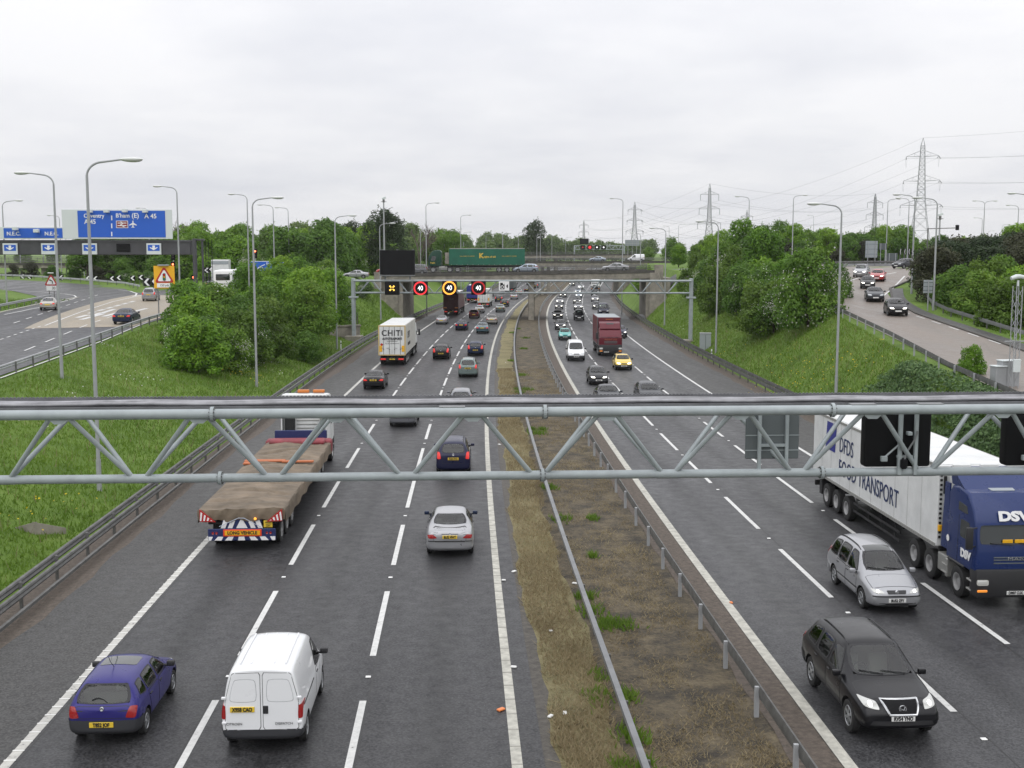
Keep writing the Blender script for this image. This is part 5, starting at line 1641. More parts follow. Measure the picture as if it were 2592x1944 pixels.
car_type('saloon', saloon, -1.36, 1.36, .315, 1, [(-.64, 1.09), (.64, 1.09), (.50, 1.35), (-.50, 1.35)], [(-.68, 1.03), (.68, 1.03), (.53, 1.36), (-.53, 1.36)],
         [[(.78, .965), (-.18, .96), (-.18, 1.325), (.33, 1.31)], [(-.25, .96), (-.98, .98), (-.85, 1.28), (-.25, 1.33)]],
         [[(.86, .32), (.86, .945), (-.2, .945), (-.2, .32)], [(-.22, .32), (-.22, .945), (-1.1, .945), (-.92, .32)]],
         [(.44, .74), (.76, .72), (.80, .84), (.62, .88)], [(.36, .62), (.70, .64), (.75, .73), (.42, .71)], (0, .78), (0, .42),
         [([(-.26, .62), (-.02, .62), (-.02, .70), (-.26, .70)], 'trim'), ([(.02, .62), (.26, .62), (.26, .70), (.02, .70)], 'trim'), ([(-.6, .34), (.6, .34), (.6, .42), (-.6, .42)], 'trim')], (.74, .97), (.56, .50), extra=saloon_extra)
def mpv_extra(root, bvh):
    decal(bvh, [(-.42, .05), (.42, .05), (.42, .42), (-.42, .42)], 'T', 'sunroof', M_['glass'], root, .008, .1, 4, 1, .08)
    badge(0, .70, 'F', .06)(root, bvh)
    badge(0, 1.02, 'B', .06)(root, bvh)
    for ax in 'RL': decal(bvh, [(-1.0, .52), (1.0, .52), (1.0, .57), (-1.0, .57)], ax, 'side_moulding', M_['trim'], root, .014, .1, 2, 0)
    decal(bvh, [(-.72, .565), (.72, .565), (.72, .60), (-.72, .60)], 'F', 'bumper_strip', M_['trim'], root, .022, .05, 2, 0)
car_type('mpv', mpv, -1.26, 1.36, .32, 1, [(-.60, 1.10), (.60, 1.10), (.50, 1.52), (-.50, 1.52)], [(-.66, 1.12), (.66, 1.12), (.52, 1.56), (-.52, 1.56)],
         [[(.90, 1.01), (-.05, 1.0), (-.05, 1.55), (.36, 1.52)], [(-.12, 1.0), (-.98, 1.0), (-.98, 1.55), (-.12, 1.555)], [(-1.05, 1.0), (-1.82, 1.02), (-1.66, 1.46), (-1.05, 1.545)]],
         [[(.95, .32), (.95, .98), (-.08, .98), (-.08, .32)], [(-.1, .32), (-.1, .98), (-1.02, .98), (-.84, .32)]],
         [(.60, .82), (.78, .80), (.78, 1.12), (.66, 1.14)], [(.37, .655), (.68, .675), (.74, .775), (.44, .735)], (0, .82), (.0, .46),
         [([(-.27, .65), (.27, .65), (.30, .74), (-.30, .74)], 'trim'), ([(-.55, .31), (.55, .31), (.55, .38), (-.55, .38)], 'trim')], (.82, 1.0), (.54, .58), rails=(-1.7, .3), extra=mpv_extra)
def suv_extra(root, bvh):
    b = MB()
    def fp(x, z, e=.03):
        o, d = AX['F'](x, z); h_ = bvh.ray_cast(o, d); return h_[0] + Vector((0, e, 0))
    L = [(-.42, .985), (-.30, .74), (.30, .74), (.42, .985)]
    pts = []
    for a, c in zip(L, L[1:] + L[:1]):
        pts += [fp(a[0] + (c[0] - a[0]) * i / 5, a[1] + (c[1] - a[1]) * i / 5) for i in range(5)]
    b.tube(pts + [pts[0]], .028, 6); b.build('grille_surround', M_['chrome'], root, True)
    p = fp(0, .86, .05)
    b = MB(); b.lathe([(-.01, .085), (.012, .085), (.012, .068), (-.01, .068)], 20, 'y', tuple(p))
    for s in (-1, 1):
        b.tube([p + Vector((s * .055, 0, .055)), p + Vector((s * .022, 0, -.055)), p + Vector((0, 0, -.005))], .011, 4)
    b.build('badge', M_['chrome'], root)
    decal(bvh, [(-.72, .50), (.72, .50), (.66, .60), (-.66, .60)], 'F', 'lower_intake', M_['trim'], root, .02, .06, 3, 1, .06)
car_type('suv', suv, -1.40, 1.45, .375, 1, [(-.68, 1.2), (.68, 1.2), (.56, 1.60), (-.56, 1.60)], [(-.74, 1.20), (.74, 1.20), (.60, 1.66), (-.60, 1.66)],
         [[(.78, 1.10), (-.1, 1.10), (-.1, 1.60), (.30, 1.60)], [(-.17, 1.10), (-1.02, 1.11), (-1.02, 1.61), (-.17, 1.605)], [(-1.09, 1.11), (-1.92, 1.14), (-1.72, 1.53), (-1.09, 1.605)]],
         [[(.92, .46), (.92, 1.08), (-.12, 1.08), (-.12, .46)], [(-.14, .46), (-.14, 1.08), (-1.1, 1.08), (-.92, .46)]],
         [(.66, .92), (.86, .90), (.88, 1.12), (.74, 1.14)], [(.50, .82), (.80, .86), (.85, .985), (.53, .95)], (0, .95), (.0, .66),
         [([(-.42, .985), (.42, .985), (.30, .74), (-.30, .74)], 'black')], (.80, 1.12), (.70, .70), rails=(-1.6, .15), track=-.01, extra=suv_extra)
def van_extra(root, bvh):
    for s in (-1, 1):
        P = [(s * .02, .55), (s * .80, .55), (s * .80, 1.2), (s * .64, 1.83), (s * .02, 1.85)]
        sm = decal(bvh, P, 'B', 'door_seam', M_['trim'], root, .002, .1, 5, 1, .05)
        cx, cz = s * .41, 1.2
        dr = decal(bvh, [(cx + (x - cx) * .968, cz + (z - cz) * .984) for x, z in P], 'B', 'rear_door', M_['PAINT'], root, .007, .1, 5, 1, .05)
        KIDS[root.name].remove(sm); sm.parent = dr; KIDS.setdefault(dr.name, []).append(sm)
        e = decal(bvh, [(s * .10, 1.18), (s * .72, 1.18), (s * .60, 1.70), (s * .12, 1.70)], 'B', 'pressed_panel', M_['seam_grey'], root, .0085, .1, 4, 2, .12)
        f = decal(bvh, [(s * .11, 1.19), (s * .71, 1.19), (s * .595, 1.69), (s * .13, 1.69)], 'B', 'pressed_panel', M_['PAINT'], root, .0105, .1, 4, 2, .12)
        for q in (e, f): KIDS[root.name].remove(q); q.parent = dr; KIDS[dr.name].append(q)
        for z in (.72, 1.28):
            MB().bev(min(s * .77, s * .87), max(s * .77, s * .87), -2.245, -2.20, z - .03, z + .03, .012).build('hinge', M_['PAINT'], dr)
    MB().bev(.03, .14, -2.25, -2.21, .92, 1.10, .012).build('door_latch', M_['trim'], root)
    b = MB()
    for x in (-.5, -.25, 0, .25, .5): b.bev(x - .02, x + .02, -1.95, .1, 1.955, 1.972 - abs(x) * .012, .006)
    b.build('roof_rib', M_['PAINT'], root)
    for s in (-1, 1):
        decal(bvh, [(-1.9, .98), (-.3, .98), (-.3, 1.01), (-1.9, 1.01)], 'R' if s > 0 else 'L', 'sliding_rail', M_['trim'], root, .008, .1, 2, 0)
M_['seam_grey'] = mat('panel crease', (.30, .31, .32), .5)
car_type('van', van, -1.46, 1.36, .315, 1, None, [(-.72, 1.14), (.72, 1.14), (.62, 1.78), (-.62, 1.78)],
         [[(1.10, 1.10), (.12, 1.10), (.12, 1.74), (.55, 1.72)]],
         [[(1.15, .34), (1.15, 1.08), (.08, 1.08), (.08, .34)]],
         [(.78, .80), (.87, .80), (.87, 1.10), (.79, 1.10)], [(.36, .70), (.72, .72), (.76, .86), (.42, .80)], (-.42, 1.02), (0, .46), [([(-.3, .68), (.3, .68), (.3, .76), (-.3, .76)], 'trim')], (1.0, 1.16), (.56, .56), paint_bump=False, cat='van', extra=van_extra, crown=.03)
bv = [(y * 1.1, zb, zs * 1.08, zt * 1.1, ws * 1.08, wt * 1.12) for y, zb, zs, zt, ws, wt in van]
car_type('bigvan', bv, -1.6, 1.5, .34, 1, [(-.6, 1.4), (.6, 1.4), (.55, 1.9), (-.55, 1.9)], [(-.82, 1.24), (.82, 1.24), (.72, 1.98), (-.72, 1.98)],
         [[(1.22, 1.2), (.14, 1.2), (.14, 1.9), (.62, 1.88)]], [[(1.25, .36), (1.25, 1.16), (.1, 1.16), (.1, .36)]],
         [(.84, .9), (.94, .9), (.94, 1.25), (.86, 1.25)], [(.42, .74), (.8, .76), (.84, .94), (.48, .88)], (-.42, .8), (0, .48), [([(-.36, .7), (.36, .7), (.36, .86), (-.36, .86)], 'trim')], (1.1, 1.28), (.56, .58), cat='van', crown=.03)
car_type('coupe', coupe, -1.22, 1.22, .32, 1, [(-.55, 1.0), (.55, 1.0), (.46, 1.26), (-.46, 1.26)], [(-.64, .95), (.64, .95), (.5, 1.27), (-.5, 1.27)],
         [[(.68, .90), (-.55, .90), (-.35, 1.22), (.26, 1.22)]], [[(.76, .32), (.76, .88), (-.45, .88), (-.40, .32)]],
         [(.46, .66), (.72, .64), (.74, .78), (.56, .80)], [(.36, .58), (.64, .60), (.68, .68), (.40, .66)], (0, .60), (0, .40), [([(-.3, .36), (.3, .36), (.3, .5), (-.3, .5)], 'trim')], (.62, .92), (.5, .48))

PAINTS = {k: paint(k + ' paint', c, m) for k, (c, m) in dict(
    purple=((.030, .026, .17), .2), white=((.78, .79, .80), 0), silver=((.34, .345, .36), .5), navy=((.012, .014, .045), .2), darkblue=((.012, .022, .055), .25), black=((.010, .010, .012), 0),
    softblack=((.008, .008, .010), .1), greygreen=((.16, .21, .20), .4), grey=((.16, .165, .18), .45), darkgrey=((.045, .048, .055), .35), teal=((.07, .13, .16), .4), aqua=((.05, .36, .33), .3), yellow=((.72, .50, .05), .1),
    red=((.36, .018, .02), .1), darkred=((.09, .012, .016), .2), beige=((.36, .34, .31), .4), maroon=((.11, .008, .018), .1), paleblue=((.36, .42, .50), .45), darkgreen=((.022, .035, .03), .2), champagne=((.42, .40, .36), .4)).items()}

def place_car(key, label, p, rz, col, tail=False, head=False, group=None, anchor='R', plates=(None, None), mirror=None):
    root, wr, wf, info, cat = CAR[key]
    got = []
    c = copy_tree(root, None, got)
    p = Vector(p)
    f = Vector((-math.sin(rz), math.cos(rz), 0))
    off = -wr if anchor == 'R' else (-wf if anchor == 'F' else 0)
    c.location = p + f * off
    c.rotation_euler = (0, 0, rz)
    tag(c, label, cat, group)
    pm = PAINTS[col]
    for o in got:
        if o.type != 'MESH': continue
        if mirror and o.name.startswith('wing_mirror'):
            o.material_slots[0].link = 'OBJECT'; o.material_slots[0].material = PAINTS[mirror]; continue
        for s in o.material_slots:
            nm = s.material.name
            new = pm if nm == 'car paint' else M_['TAIL_ON'] if nm == 'tail lamp' and tail else M_['HEAD_ON' if p.y < 60 else 'HEAD_FAR'] if nm == 'head lamp' and head else M_['BULB_ON'] if nm == 'lamp reflector' and head else None
            if new: s.link = 'OBJECT'; s.material = new
    pl = [o for o in got if o.name.startswith('number_plate')]
    for txt, ax, rot in ((plates[0], 'B', 0), (plates[1], 'F', math.pi)):
        if txt:
            x, y, z = info[ax]
            text('registration', txt, .125, M_['ink'], pl[0 if ax == 'B' else -1], (x, y, z), (math.pi / 2, 0, rot), .74, .003, bold=.006)
    return c, got
GL, GR = 'vehicles on the left carriageway', 'vehicles on the right carriageway'
def L_(key, label, t, Y, col, tail=False, plate=None, mirror=None):
    return place_car(key, label, road(t, Y, float(base(Y)) + .03), -heading(Y), col, tail, False, GL, 'R', (plate, None), mirror)
def R_(key, label, t, Y, col, head=True, plate=None):
    return place_car(key, label, road(t, Y, float(base(Y)) + .03), math.pi - heading(Y), col, False, head, GR, 'F', (None, plate))
L_('hatch', 'purple blue hatchback driving away at bottom left with grey bumper', -8.02, 25.9, 'purple', plate='T852 JOF')
wv, wg = L_('van', 'white panel van with blank rear doors driving away at bottom', -4.40, 25.4, 'white', plate='X958 CAO')
for bd_, x in (('CITROEN', -.60), ('DISPATCH', .48)):
    text('lettering', bd_, .075, M_['ink'], wg[1], (x, -2.255, .70), FACE_S, 1.1, .003)
L_('saloon', 'silver saloon with dark blue mirrors below the near gantry', -.48, 41.8, 'silver', plate='BL02 HWT', mirror='darkblue')
L_('mpv', 'dark navy people carrier seen through the near gantry lattice', -.6, 57.6, 'navy', True, 'FN04 DVO')
L_('saloon', 'dark navy saloon with lit tail lamps behind the white container lorry', -8.0, 94.0, 'softblack', True, 'P411 KEV')
L_('saloon', 'silver saloon mostly hidden behind the top of near gantry', -4.15, 73.5, 'grey')
L_('hatch2', 'grey hatchback with red lamps just above near gantry tray', -.62, 80.6, 'grey', True, 'Y217 OBA')
L_('mpv', 'grey green people carrier with high tail lamps in right lane', -.62, 103.0, 'greygreen', True, 'BX04 LFN')
L_('hatch2', 'dark blue hatchback ahead of the grey green people carrier', -.50, 124.7, 'darkblue', True, 'W391 ENU')
L_('hatch2', 'black hatchback with tall tail lamps in the middle lane', -3.95, 120.6, 'softblack', True, 'BJ55 UKX')
L_('coupe', 'silver coupe in front of the white container lorry', -8.1, 180.2, 'silver')
L_('saloon', 'dark blue saloon in middle lane beyond the black hatchback', -4.14, 166.1, 'navy', True)
L_('saloon', 'teal saloon in right lane beyond the dark blue hatchback', -.85, 159.4, 'teal', True)
L_('saloon', 'beige silver saloon just beyond the teal saloon', -.32, 179.9, 'beige')
L_('hatch2', 'dark red hatchback in middle lane beside dark red lorry', -4.12, 197.6, 'darkred', False)
L_('saloon', 'silver saloon ahead of the dark red hatchback', -4.24, 213.3, 'silver')
L_('saloon', 'dark green grey saloon in right lane near bridge pier', -.60, 217.5, 'greygreen')
L_('hatch2', 'black hatchback under the bridge in right lane', -.95, 240.1, 'black')
L_('saloon', 'silver saloon with bright red lamps under the bridge', -1.1, 277, 'silver', True)
L_('hatch2', 'dark car with red lamps right of the white box van', -3.7, 263.7, 'darkgrey', True)
L_('saloon', 'white saloon seen through gantry right of camera sign', -2.3, 311.9, 'white', True)
L_('saloon', 'dark saloon with red lamps behind lattice beyond white saloon', -1.3, 328, 'darkgrey', True)
L_('hatch2', 'farthest dark car on the left carriageway by median', -1.0, 355, 'darkgrey', True)
L_('mpv', 'far grey car ahead of the dark lorry under bridge', -4.4, 372, 'grey', True)

R_('suv', 'large black four wheel drive with lit headlamps at bottom right', 9.75, 25.3, 'softblack', True, 'RV54 YNO')
R_('mpv', 'silver people carrier with roof rails beside the blue lorry', 13.15, 34.5, 'silver', True, 'BU52 ZFY')
R_('saloon', 'dark saloon half hidden by near gantry in right hand fast lane', 9.95, 82.3, 'darkgrey')
R_('hatch2', 'dark car half hidden by near gantry in centre lane', 13.1, 83.4, 'darkgrey', False)
R_('hatch', 'black small hatchback behind the half hidden dark saloon', 10.45, 96.3, 'black', True, 'V508 RAC')
R_('hatch', 'bright yellow hatchback in front of the maroon lorry', 13.85, 108.4, 'yellow', True, 'T219 MOX')
R_('van', 'small white van with headlamps left of the maroon lorry', 9.98, 118.2, 'white', False, 'VN03 GHU')
R_('hatch', 'turquoise small hatchback behind the small white van', 10.07, 146.5, 'aqua', False, 'R604 KOV')
R_('hatch2', 'dark car partly hidden to the right of maroon lorry', 17.5, 151, 'navy')
R_('hatch', 'dark grey hatchback following the turquoise one', 10.09, 166.4, 'darkgrey')
R_('saloon', 'black saloon with bright headlamps just before bridge shadow', 10.13, 194.6, 'softblack')
R_('mpv', 'black people carrier without lights in centre lane by bridge', 13.59, 189.9, 'softblack', False)
R_('bigvan', 'navy tall van directly behind the maroon lorry', 18.3, 204, 'navy', False)
R_('hatch', 'dark car with headlamps right under the bridge in fast lane', 10.43, 227.7, 'darkgrey')
R_('saloon', 'silver car with headlamps under the bridge in centre lane', 14.2, 224.4, 'grey')
R_('hatch2', 'dark car half hidden by the navy van', 17.9, 227.4, 'darkgrey')
R_('saloon', 'grey car next in the fast lane queue beyond bridge', 10.38, 250.8, 'grey')
R_('saloon', 'dark car second in the centre lane queue beyond bridge', 14.15, 252.6, 'darkgrey')
R_('hatch2', 'grey car leading the slow lane queue beyond bridge', 18.2, 262.7, 'grey')
R_('hatch2', 'black car far back in the fast lane under gantry chord', 10.3, 289, 'black')
R_('saloon', 'blue grey car far back in centre lane under gantry chord', 14.3, 286.3, 'paleblue')
R_('hatch', 'dark car in slow lane just ahead of the far white lorry', 18.1, 296.7, 'darkgreen')
R_('mpv', 'lilac grey car far back in centre lane behind lattice', 13.5, 314.2, 'paleblue')
R_('hatch2', 'dark car with one lamp showing behind lattice in far fast lane', 9.6, 366, 'black')
R_('saloon', 'far white car in centre lane behind the lattice', 13.3, 348, 'white', True)

def onroad(key, label, px, py, rz, col, tail=False, head=False, group=None, anchor='R', z=.06, plate=(None, None)):
    p = hit(px, py); p.z = ground(p.x, p.y) + z
    return place_car(key, label, p, rz, col, tail, head, group, anchor, plate)
gs1, gs2, gs3 = 'vehicles on the left slip road', 'vehicles on the right slip road', 'vehicles on the bridges'
onroad('saloon', 'dark blue saloon on buff surface of the left slip road', 313, 822, R(2), 'darkblue', True, plate=('KX51 UWB', None), group=gs1)
onroad('coupe', 'small silver roadster beside grass island on left slip road', 123, 786, R(11), 'champagne', True, group=gs1)
onroad('mpv', 'silver car with red lamps below the yellow warning board', 379, 763, R(6), 'silver', True, group=gs1)
onroad('hatch2', 'dark car with red lamps queueing beside the coach', 535, 736, R(7), 'darkgrey', True, group=gs1)
onroad('hatch2', 'dark hatchback nearest on right slip road with lit headlamps', 2271, 801, R(166), 'softblack', False, True, gs2, 'F')
onroad('saloon', 'dark saloon without lights second on the right slip road', 2215, 765, R(164), 'darkgrey', False, False, gs2, 'F')
onroad('hatch', 'black small car with bright headlamps on the right slip road', 2196, 732, R(161), 'black', False, True, gs2, 'F')
onroad('hatch2', 'red car with bright headlamps on the right slip road', 2220, 714, R(157), 'red', False, True, gs2, 'F')
onroad('mpv', 'silver car leading beside the hatched road on right slip', 2177, 703, R(154), 'silver', False, True, gs2, 'F')
onroad('hatch2', 'grey car turning at the far bend of right slip', 2275, 681, R(126), 'darkgrey', False, False, gs2, 'F')
def on_bridge(key, label, x, off, col, dirn, A=BA, d=bd, n=bn, **k):
    u = (x - A.x) / d.x; p = A + d * u + n * off; p.z += .035
    ang = math.atan2(d.y, d.x)
    return place_car(key, label, p, ang + (math.pi / 2 if dirn < 0 else -math.pi / 2), col, False, False, gs3, 'C', **k)
on_bridge('hatch2', 'silver hatchback facing left behind the green lorry trailer', 10.6, 2.3, 'paleblue', -1)
on_bridge('saloon', 'long silver saloon facing left at right end of near bridge', 25.3, 2.3, 'silver', -1)
on_bridge('mpv', 'grey car just ahead of the green lorry cab on near bridge', -8.0, 5.6, 'grey', -1)
on_bridge('saloon', 'pale blue saloon facing left on the second bridge', 35.4, 2.4, 'paleblue', -1, FA, d2, n2)
on_bridge('van', 'white van near the lamp column on second bridge', 45.5, 5, 'white', -1, FA, d2, n2)
place_car('hatch2', 'red car tail showing left of the black message board', (-12.2, 197, ground(-12.2, 197) * 0 + 7.4), R(90), 'red', False, False, gs3, 'C')
p = atY(900, 692, 196); p.z = ground(p.x, 196) + .06
place_car('saloon', 'pale car on roundabout left of the black message board', (p.x, 196, 6.75), R(90), 'silver', False, False, gs3, 'C')
# ------------------------------------------------------------------ lorries and coach
M_['tarp'] = mat('weathered brown tarpaulin', (.095, .074, .050), .75, var=1, var2=(.215, .165, .115), vs=.8, bump=1, bs=2.6)
M_['tarp_red'] = mat('red tarpaulin', (.22, .035, .045), .6, var=.25, vs=2)
M_['tarp_orange'] = mat('orange strap', (.42, .13, .05), .7)
M_['curtain_green'] = mat('green curtain', (.006, .105, .062), .45, var=.15, vs=.6, bump=.25, bs=1.2)
M_['navyblue'] = mat('dark blue panel', (.012, .022, .10), .5)
M_['beacon_orange'] = mat('orange beacon plastic', (.55, .17, .03), .35)
M_['red_orange'] = mat('red orange border', (.75, .06, .015), .45)
M_['chassis'] = mat('chassis black', (.012, .012, .013), .6)
M_['boxwhite'] = mat('lorry box white', (.58, .59, .58), .42, var=1, var2=(.72, .73, .72), vs=1.1, det=9)
M_['boxcream'] = mat('grubby white box', (.55, .54, .50), .5, var=.12, vs=1.2)
M_['lightgrey'] = mat('light grey metal', (.36, .36, .34), .4, .4)
M_['wheelsteel'] = mat('lorry wheel steel', (.40, .40, .40), .45, .4)
def lw(r=.5, w=.32):
    b = MB(); h = w / 2
    b.lathe([(-h * .9, r * .6), (-h, r * .85), (-h * .8, r), (h * .8, r), (h, r * .85), (h * .9, r * .6)], 24)
    b.lathe([(-h * .3, 0), (-h * .3, r * .6)], 24)
    t = b.mesh('tyre', M_['tyre'], True)
    b = MB()
    b.lathe([(h * .95, r * .58), (h * .9, r * .5), (h * .1, r * .46), (h * .15, r * .26), (h * .55, r * .24), (h * .6, 0)], 24)
    for k in range(10):
        a = 2 * math.pi * k / 10
        b.tube([(h * .1, r * .37 * math.cos(a), r * .37 * math.sin(a)), (h * .3, r * .37 * math.cos(a), r * .37 * math.sin(a))], .022, 6)
    return t, b.mesh('rim', M_['wheelsteel'], True)
LT, LR = lw()
def lorry_wheels(root, ys, half=1.12, r=.5, sides=(1, -1)):
    for y in ys:
        for s in sides:
            w = mobj('wheel', LT, root); w.location = (s * half, y, r); w.rotation_euler = (0, 0, 0 if s > 0 else math.pi)
            mobj('rim', LR, w)
def cab(root, yb, paintm, H=3.6, L=2.25, W_=2.46, z0=.62, front='plain', head=True, dark='trim', light=None):
    prof = [(0, z0 + .45), (0, H - .30), (.22, H - .06), (.7, H), (L - .85, H - .10), (L - .42, H - .52), (L - .20, H - .95), (L, 1.95), (L + .03, 1.3), (L + .02, z0 + .42)]
    bm = bmesh.new()
    vs = [[bm.verts.new((s * W_ / 2 * (1 if z < 2.0 else 1 - .045 * (z - 2.0) / (H - 2.0)), yb + y, z)) for y, z in prof] for s in (-1, 1)]
    n = len(prof)
    bm.faces.new(vs[0]); bm.faces.new(vs[1][::-1])
    for i in range(n): bm.faces.new((vs[0][i], vs[0][(i + 1) % n], vs[1][(i + 1) % n], vs[1][i]))
    bmesh.ops.recalc_face_normals(bm, faces=bm.faces[:])
    es = [e for e in bm.edges if abs(e.verts[0].co.x - e.verts[1].co.x) < .4]
    bmesh.ops.bevel(bm, geom=es, offset=.10, segments=4, profile=.5, affect='EDGES', clamp_overlap=True)
    me = bpy.data.meshes.new('cab'); bm.to_mesh(me); bm.free()
    bvh = bvh_of(me)
    me.materials.append(paintm)
    for p in me.polygons: p.use_smooth = True
    me.set_sharp_from_angle(angle=R(30))
    c = mobj('cab', me, root)
    hw = W_ / 2
    yf = yb + L
    decal(bvh, [(-hw + .10, 2.0), (hw - .10, 2.0), (hw - .16, H - .98), (-hw + .16, H - .98)], 'F', 'windscreen', M_['glass_screen'], c, .012, .15, 5, 2, .06)
    for ax in 'RL':
        decal(bvh, [(yf - .42, 1.98), (yf - 1.25, 1.98), (yf - 1.25, H - 1.0), (yf - .62, H - 1.0)], ax, 'side_window', M_['glass'], c, .010, .15, 4, 2, .08)
        decal(bvh, [(yf - .30, .98), (yf - 1.32, .98), (yf - 1.32, 1.9), (yf - .24, 1.9)], ax, 'door', paintm, c, .006, .15, 4, 1, .04)
        decal(bvh, [(yf - 1.37, 1.02), (yf - 1.39, 1.02), (yf - 1.39, H - .9), (yf - 1.37, H - .9)], ax, 'door_seam', M_[dark], c, .006, .3, 2, 0)
    # bumper, steps, lamps, mirrors
    b = MB(); b.bev(-hw, hw, yf - .45, yf + .09, .34, z0 + .62, .07, 2)
    bu = b.build('bumper', M_[dark], root, True)
    for s in (-1, 1):
        b = MB(); b.bev(s * hw - .18 - .2 * s, s * hw + .18 - .2 * s, yf + .06, yf + .12, .74, .92, .05, 2)
        b.build('headlight', M_['HEAD_ON' if head else 'HEAD'], bu, True)
        b = MB(); b.bev(s * hw - .16 - .2 * s, s * hw + .16 - .2 * s, yf + .06, yf + .11, .52, .60, .02, 1)
        b.build('indicator', M_['e_amber'], bu)
        b = MB(); b.bev(min(s * (hw + .12), s * (hw + .34)), max(s * (hw + .12), s * (hw + .34)), yf - .10, yf + .05, 1.85, 2.55, .05, 2)
        mo = b.build('mirror', M_['trim'], c, True)
        for za in (2.5, 1.92): MB().tube([(s * (hw - .05), yf - .15, za), (s * (hw + .2), yf - .02, za)], .025, 6).build('mirror_arm', M_['trim'], mo)
        b = MB()
        for z in (.45, .75): b.bev(min(s * hw, s * (hw - .25)), max(s * hw, s * (hw - .25)) + .01, yf - .62, yf - .28, z, z + .06, .01)
        b.build('step', M_['lightgrey'], root)
        b = MB(); b.bev(min(s * (hw - .34), s * (hw + .02)), max(s * (hw - .34), s * (hw + .02)), yf - 2.05, yf - .85, 1.02, 1.12, .03)
        b.build('wheel_arch', M_[dark], root)
    decal(bvh, [(-.62, z0 + .72), (.62, z0 + .72), (.72, 1.62), (-.72, 1.62)], 'F', 'grille', M_[front if front in M_ else dark], c, .012, .2, 3, 1, .05)
    b = MB()
    for z in (1.42, 1.52, 1.60): b.bev(-.70, .70, yf + .02, yf + .045, z - .02, z + .02, .006)
    b.build('grille_bars', M_['signback_dark'], c)
    b = MB()
    for x0, x1_ in ((-.8, -.1), (.1, .8)): b.tube([(x0, yf + .05, 1.99), (x1_, yf + .03, 2.05)], .018, 5)
    b.build('wipers', M_['trim'], c)
    return c, bvh, yf
M_['e_amber'] = mat('amber lamp', (.7, .22, .02), .3, emit=(1, .35, .05), es=.5)
def plate(parent, x, y, z, body, m='plate_y', w=.52, front=False):
    b = MB(); b.bev(x - w / 2, x + w / 2, y - .01, y + .01, z - .06, z + .06, .006)
    p = b.build('number_plate', M_[m], parent)
    text('registration', body, .125, M_['ink'], p, (x, y + (.012 if front else -.012), z), (math.pi / 2, 0, math.pi if front else 0), .72, .003, bold=.006)
def rear_kit(root, W_=2.5, z=.55, reg=None, lit=True):
    b = MB(); b.bev(-W_ / 2 + .05, W_ / 2 - .05, -.02, .10, z - .12, z + .12, .02)
    ub = b.build('underrun_bar', M_['chassis'], root)
    for s in (-1, 1):
        b = MB(); b.bev(s * (W_ / 2 - .38) - .26, s * (W_ / 2 - .38) + .26, -.05, -.015, z - .07, z + .08, .02)
        b.build('tail_light', M_['TAIL_ON' if lit else 'TAIL'], ub)
    if reg: plate(ub, 0, -.05, z, reg)
def chassis(root, y0, y1, z=1.05, W_=.9):
    b = MB()
    for s in (-1, 1): b.bev(s * W_ / 2 - .06, s * W_ / 2 + .06, y0, y1, z - .35, z - .02, .01)
    for y in np.arange(y0 + .5, y1, 1.6): b.bev(-1.15, 1.15, y - .05, y + .05, z - .18, z - .01, .01)
    b.build('chassis', M_['chassis'], root)
def sideguard(root, y0, y1, W_=2.5, z=.55):
    b = MB()
    for s in (-1, 1):
        for k in (0, .3): b.bev(s * (W_ / 2 - .06) - .02, s * (W_ / 2 - .06) + .02, y0, y1, z + k, z + k + .1, .005)
        for y in np.arange(y0 + .2, y1, 1.4): b.bev(s * (W_ / 2 - .1) - .02, s * (W_ / 2 - .1) + .02, y, y + .06, z, 1.1, .005)
    b.build('side_guard', M_['chassis'], root)
def box_body(root, y0, y1, z0, z1, m, W_=2.55, name='trailer_body', roof=None, b_=.03):
    b = MB().bev(-W_ / 2, W_ / 2, y0, y1, z0, z1, b_)
    o = b.build(name, m, root)
    if roof:
        MB().bev(-W_ / 2 + .06, W_ / 2 - .06, y0 + .06, y1 - .06, z1 - .01, z1 + .03, .02).build('roof', roof, o)
    return o
def rear_doors(parent, y, z0, z1, W_, m, bars=4, barm='galv_dark', frame=None):
    for s in (-1, 1):
        b = MB(); b.bev(min(s * .012, s * (W_ / 2 - .08)), max(s * .012, s * (W_ / 2 - .08)), y - .04, y, z0 + .08, z1 - .12, .01)
        d = b.build('rear_door', m, parent)
        b = MB()
        for k in range(bars // 2):
            x = s * (W_ * .10 + W_ * .22 * k)
            b.tube([(x, y - .06, z0 + .08), (x, y - .06, z1 - .12)], .018, 6)
            b.bev(x - .05, x + .05, y - .075, y - .04, z0 + .55, z0 + .62, .008); b.tube([(x, y - .075, z0 + .72), (x + s * .28, y - .075, z0 + .70)], .016, 5)
        b.build('door_bars', M_[barm], d)
    if frame:
        b = MB()
        for s in (-1, 1): b.bev(s * W_ / 2 - .06, s * W_ / 2 + .06, y - .05, y + .04, z0, z1, .012)
        b.bev(-W_ / 2, W_ / 2, y - .05, y + .04, z1 - .11, z1 + .01, .012); b.bev(-W_ / 2, W_ / 2, y - .05, y + .04, z0 - .02, z0 + .07, .012)
        b.build('door_frame', frame, parent)
def lorry_root(name, p, rz, label, group, cat='lorry'): return empty(name, p, rz, label, cat, group)
rz0 = (math.pi / 2, 0, 0)
SR = (math.pi / 2, 0, math.pi / 2)          # lettering on the right flank, reading towards the cab
SLf = (math.pi / 2, 0, -math.pi / 2)        # lettering on the left flank

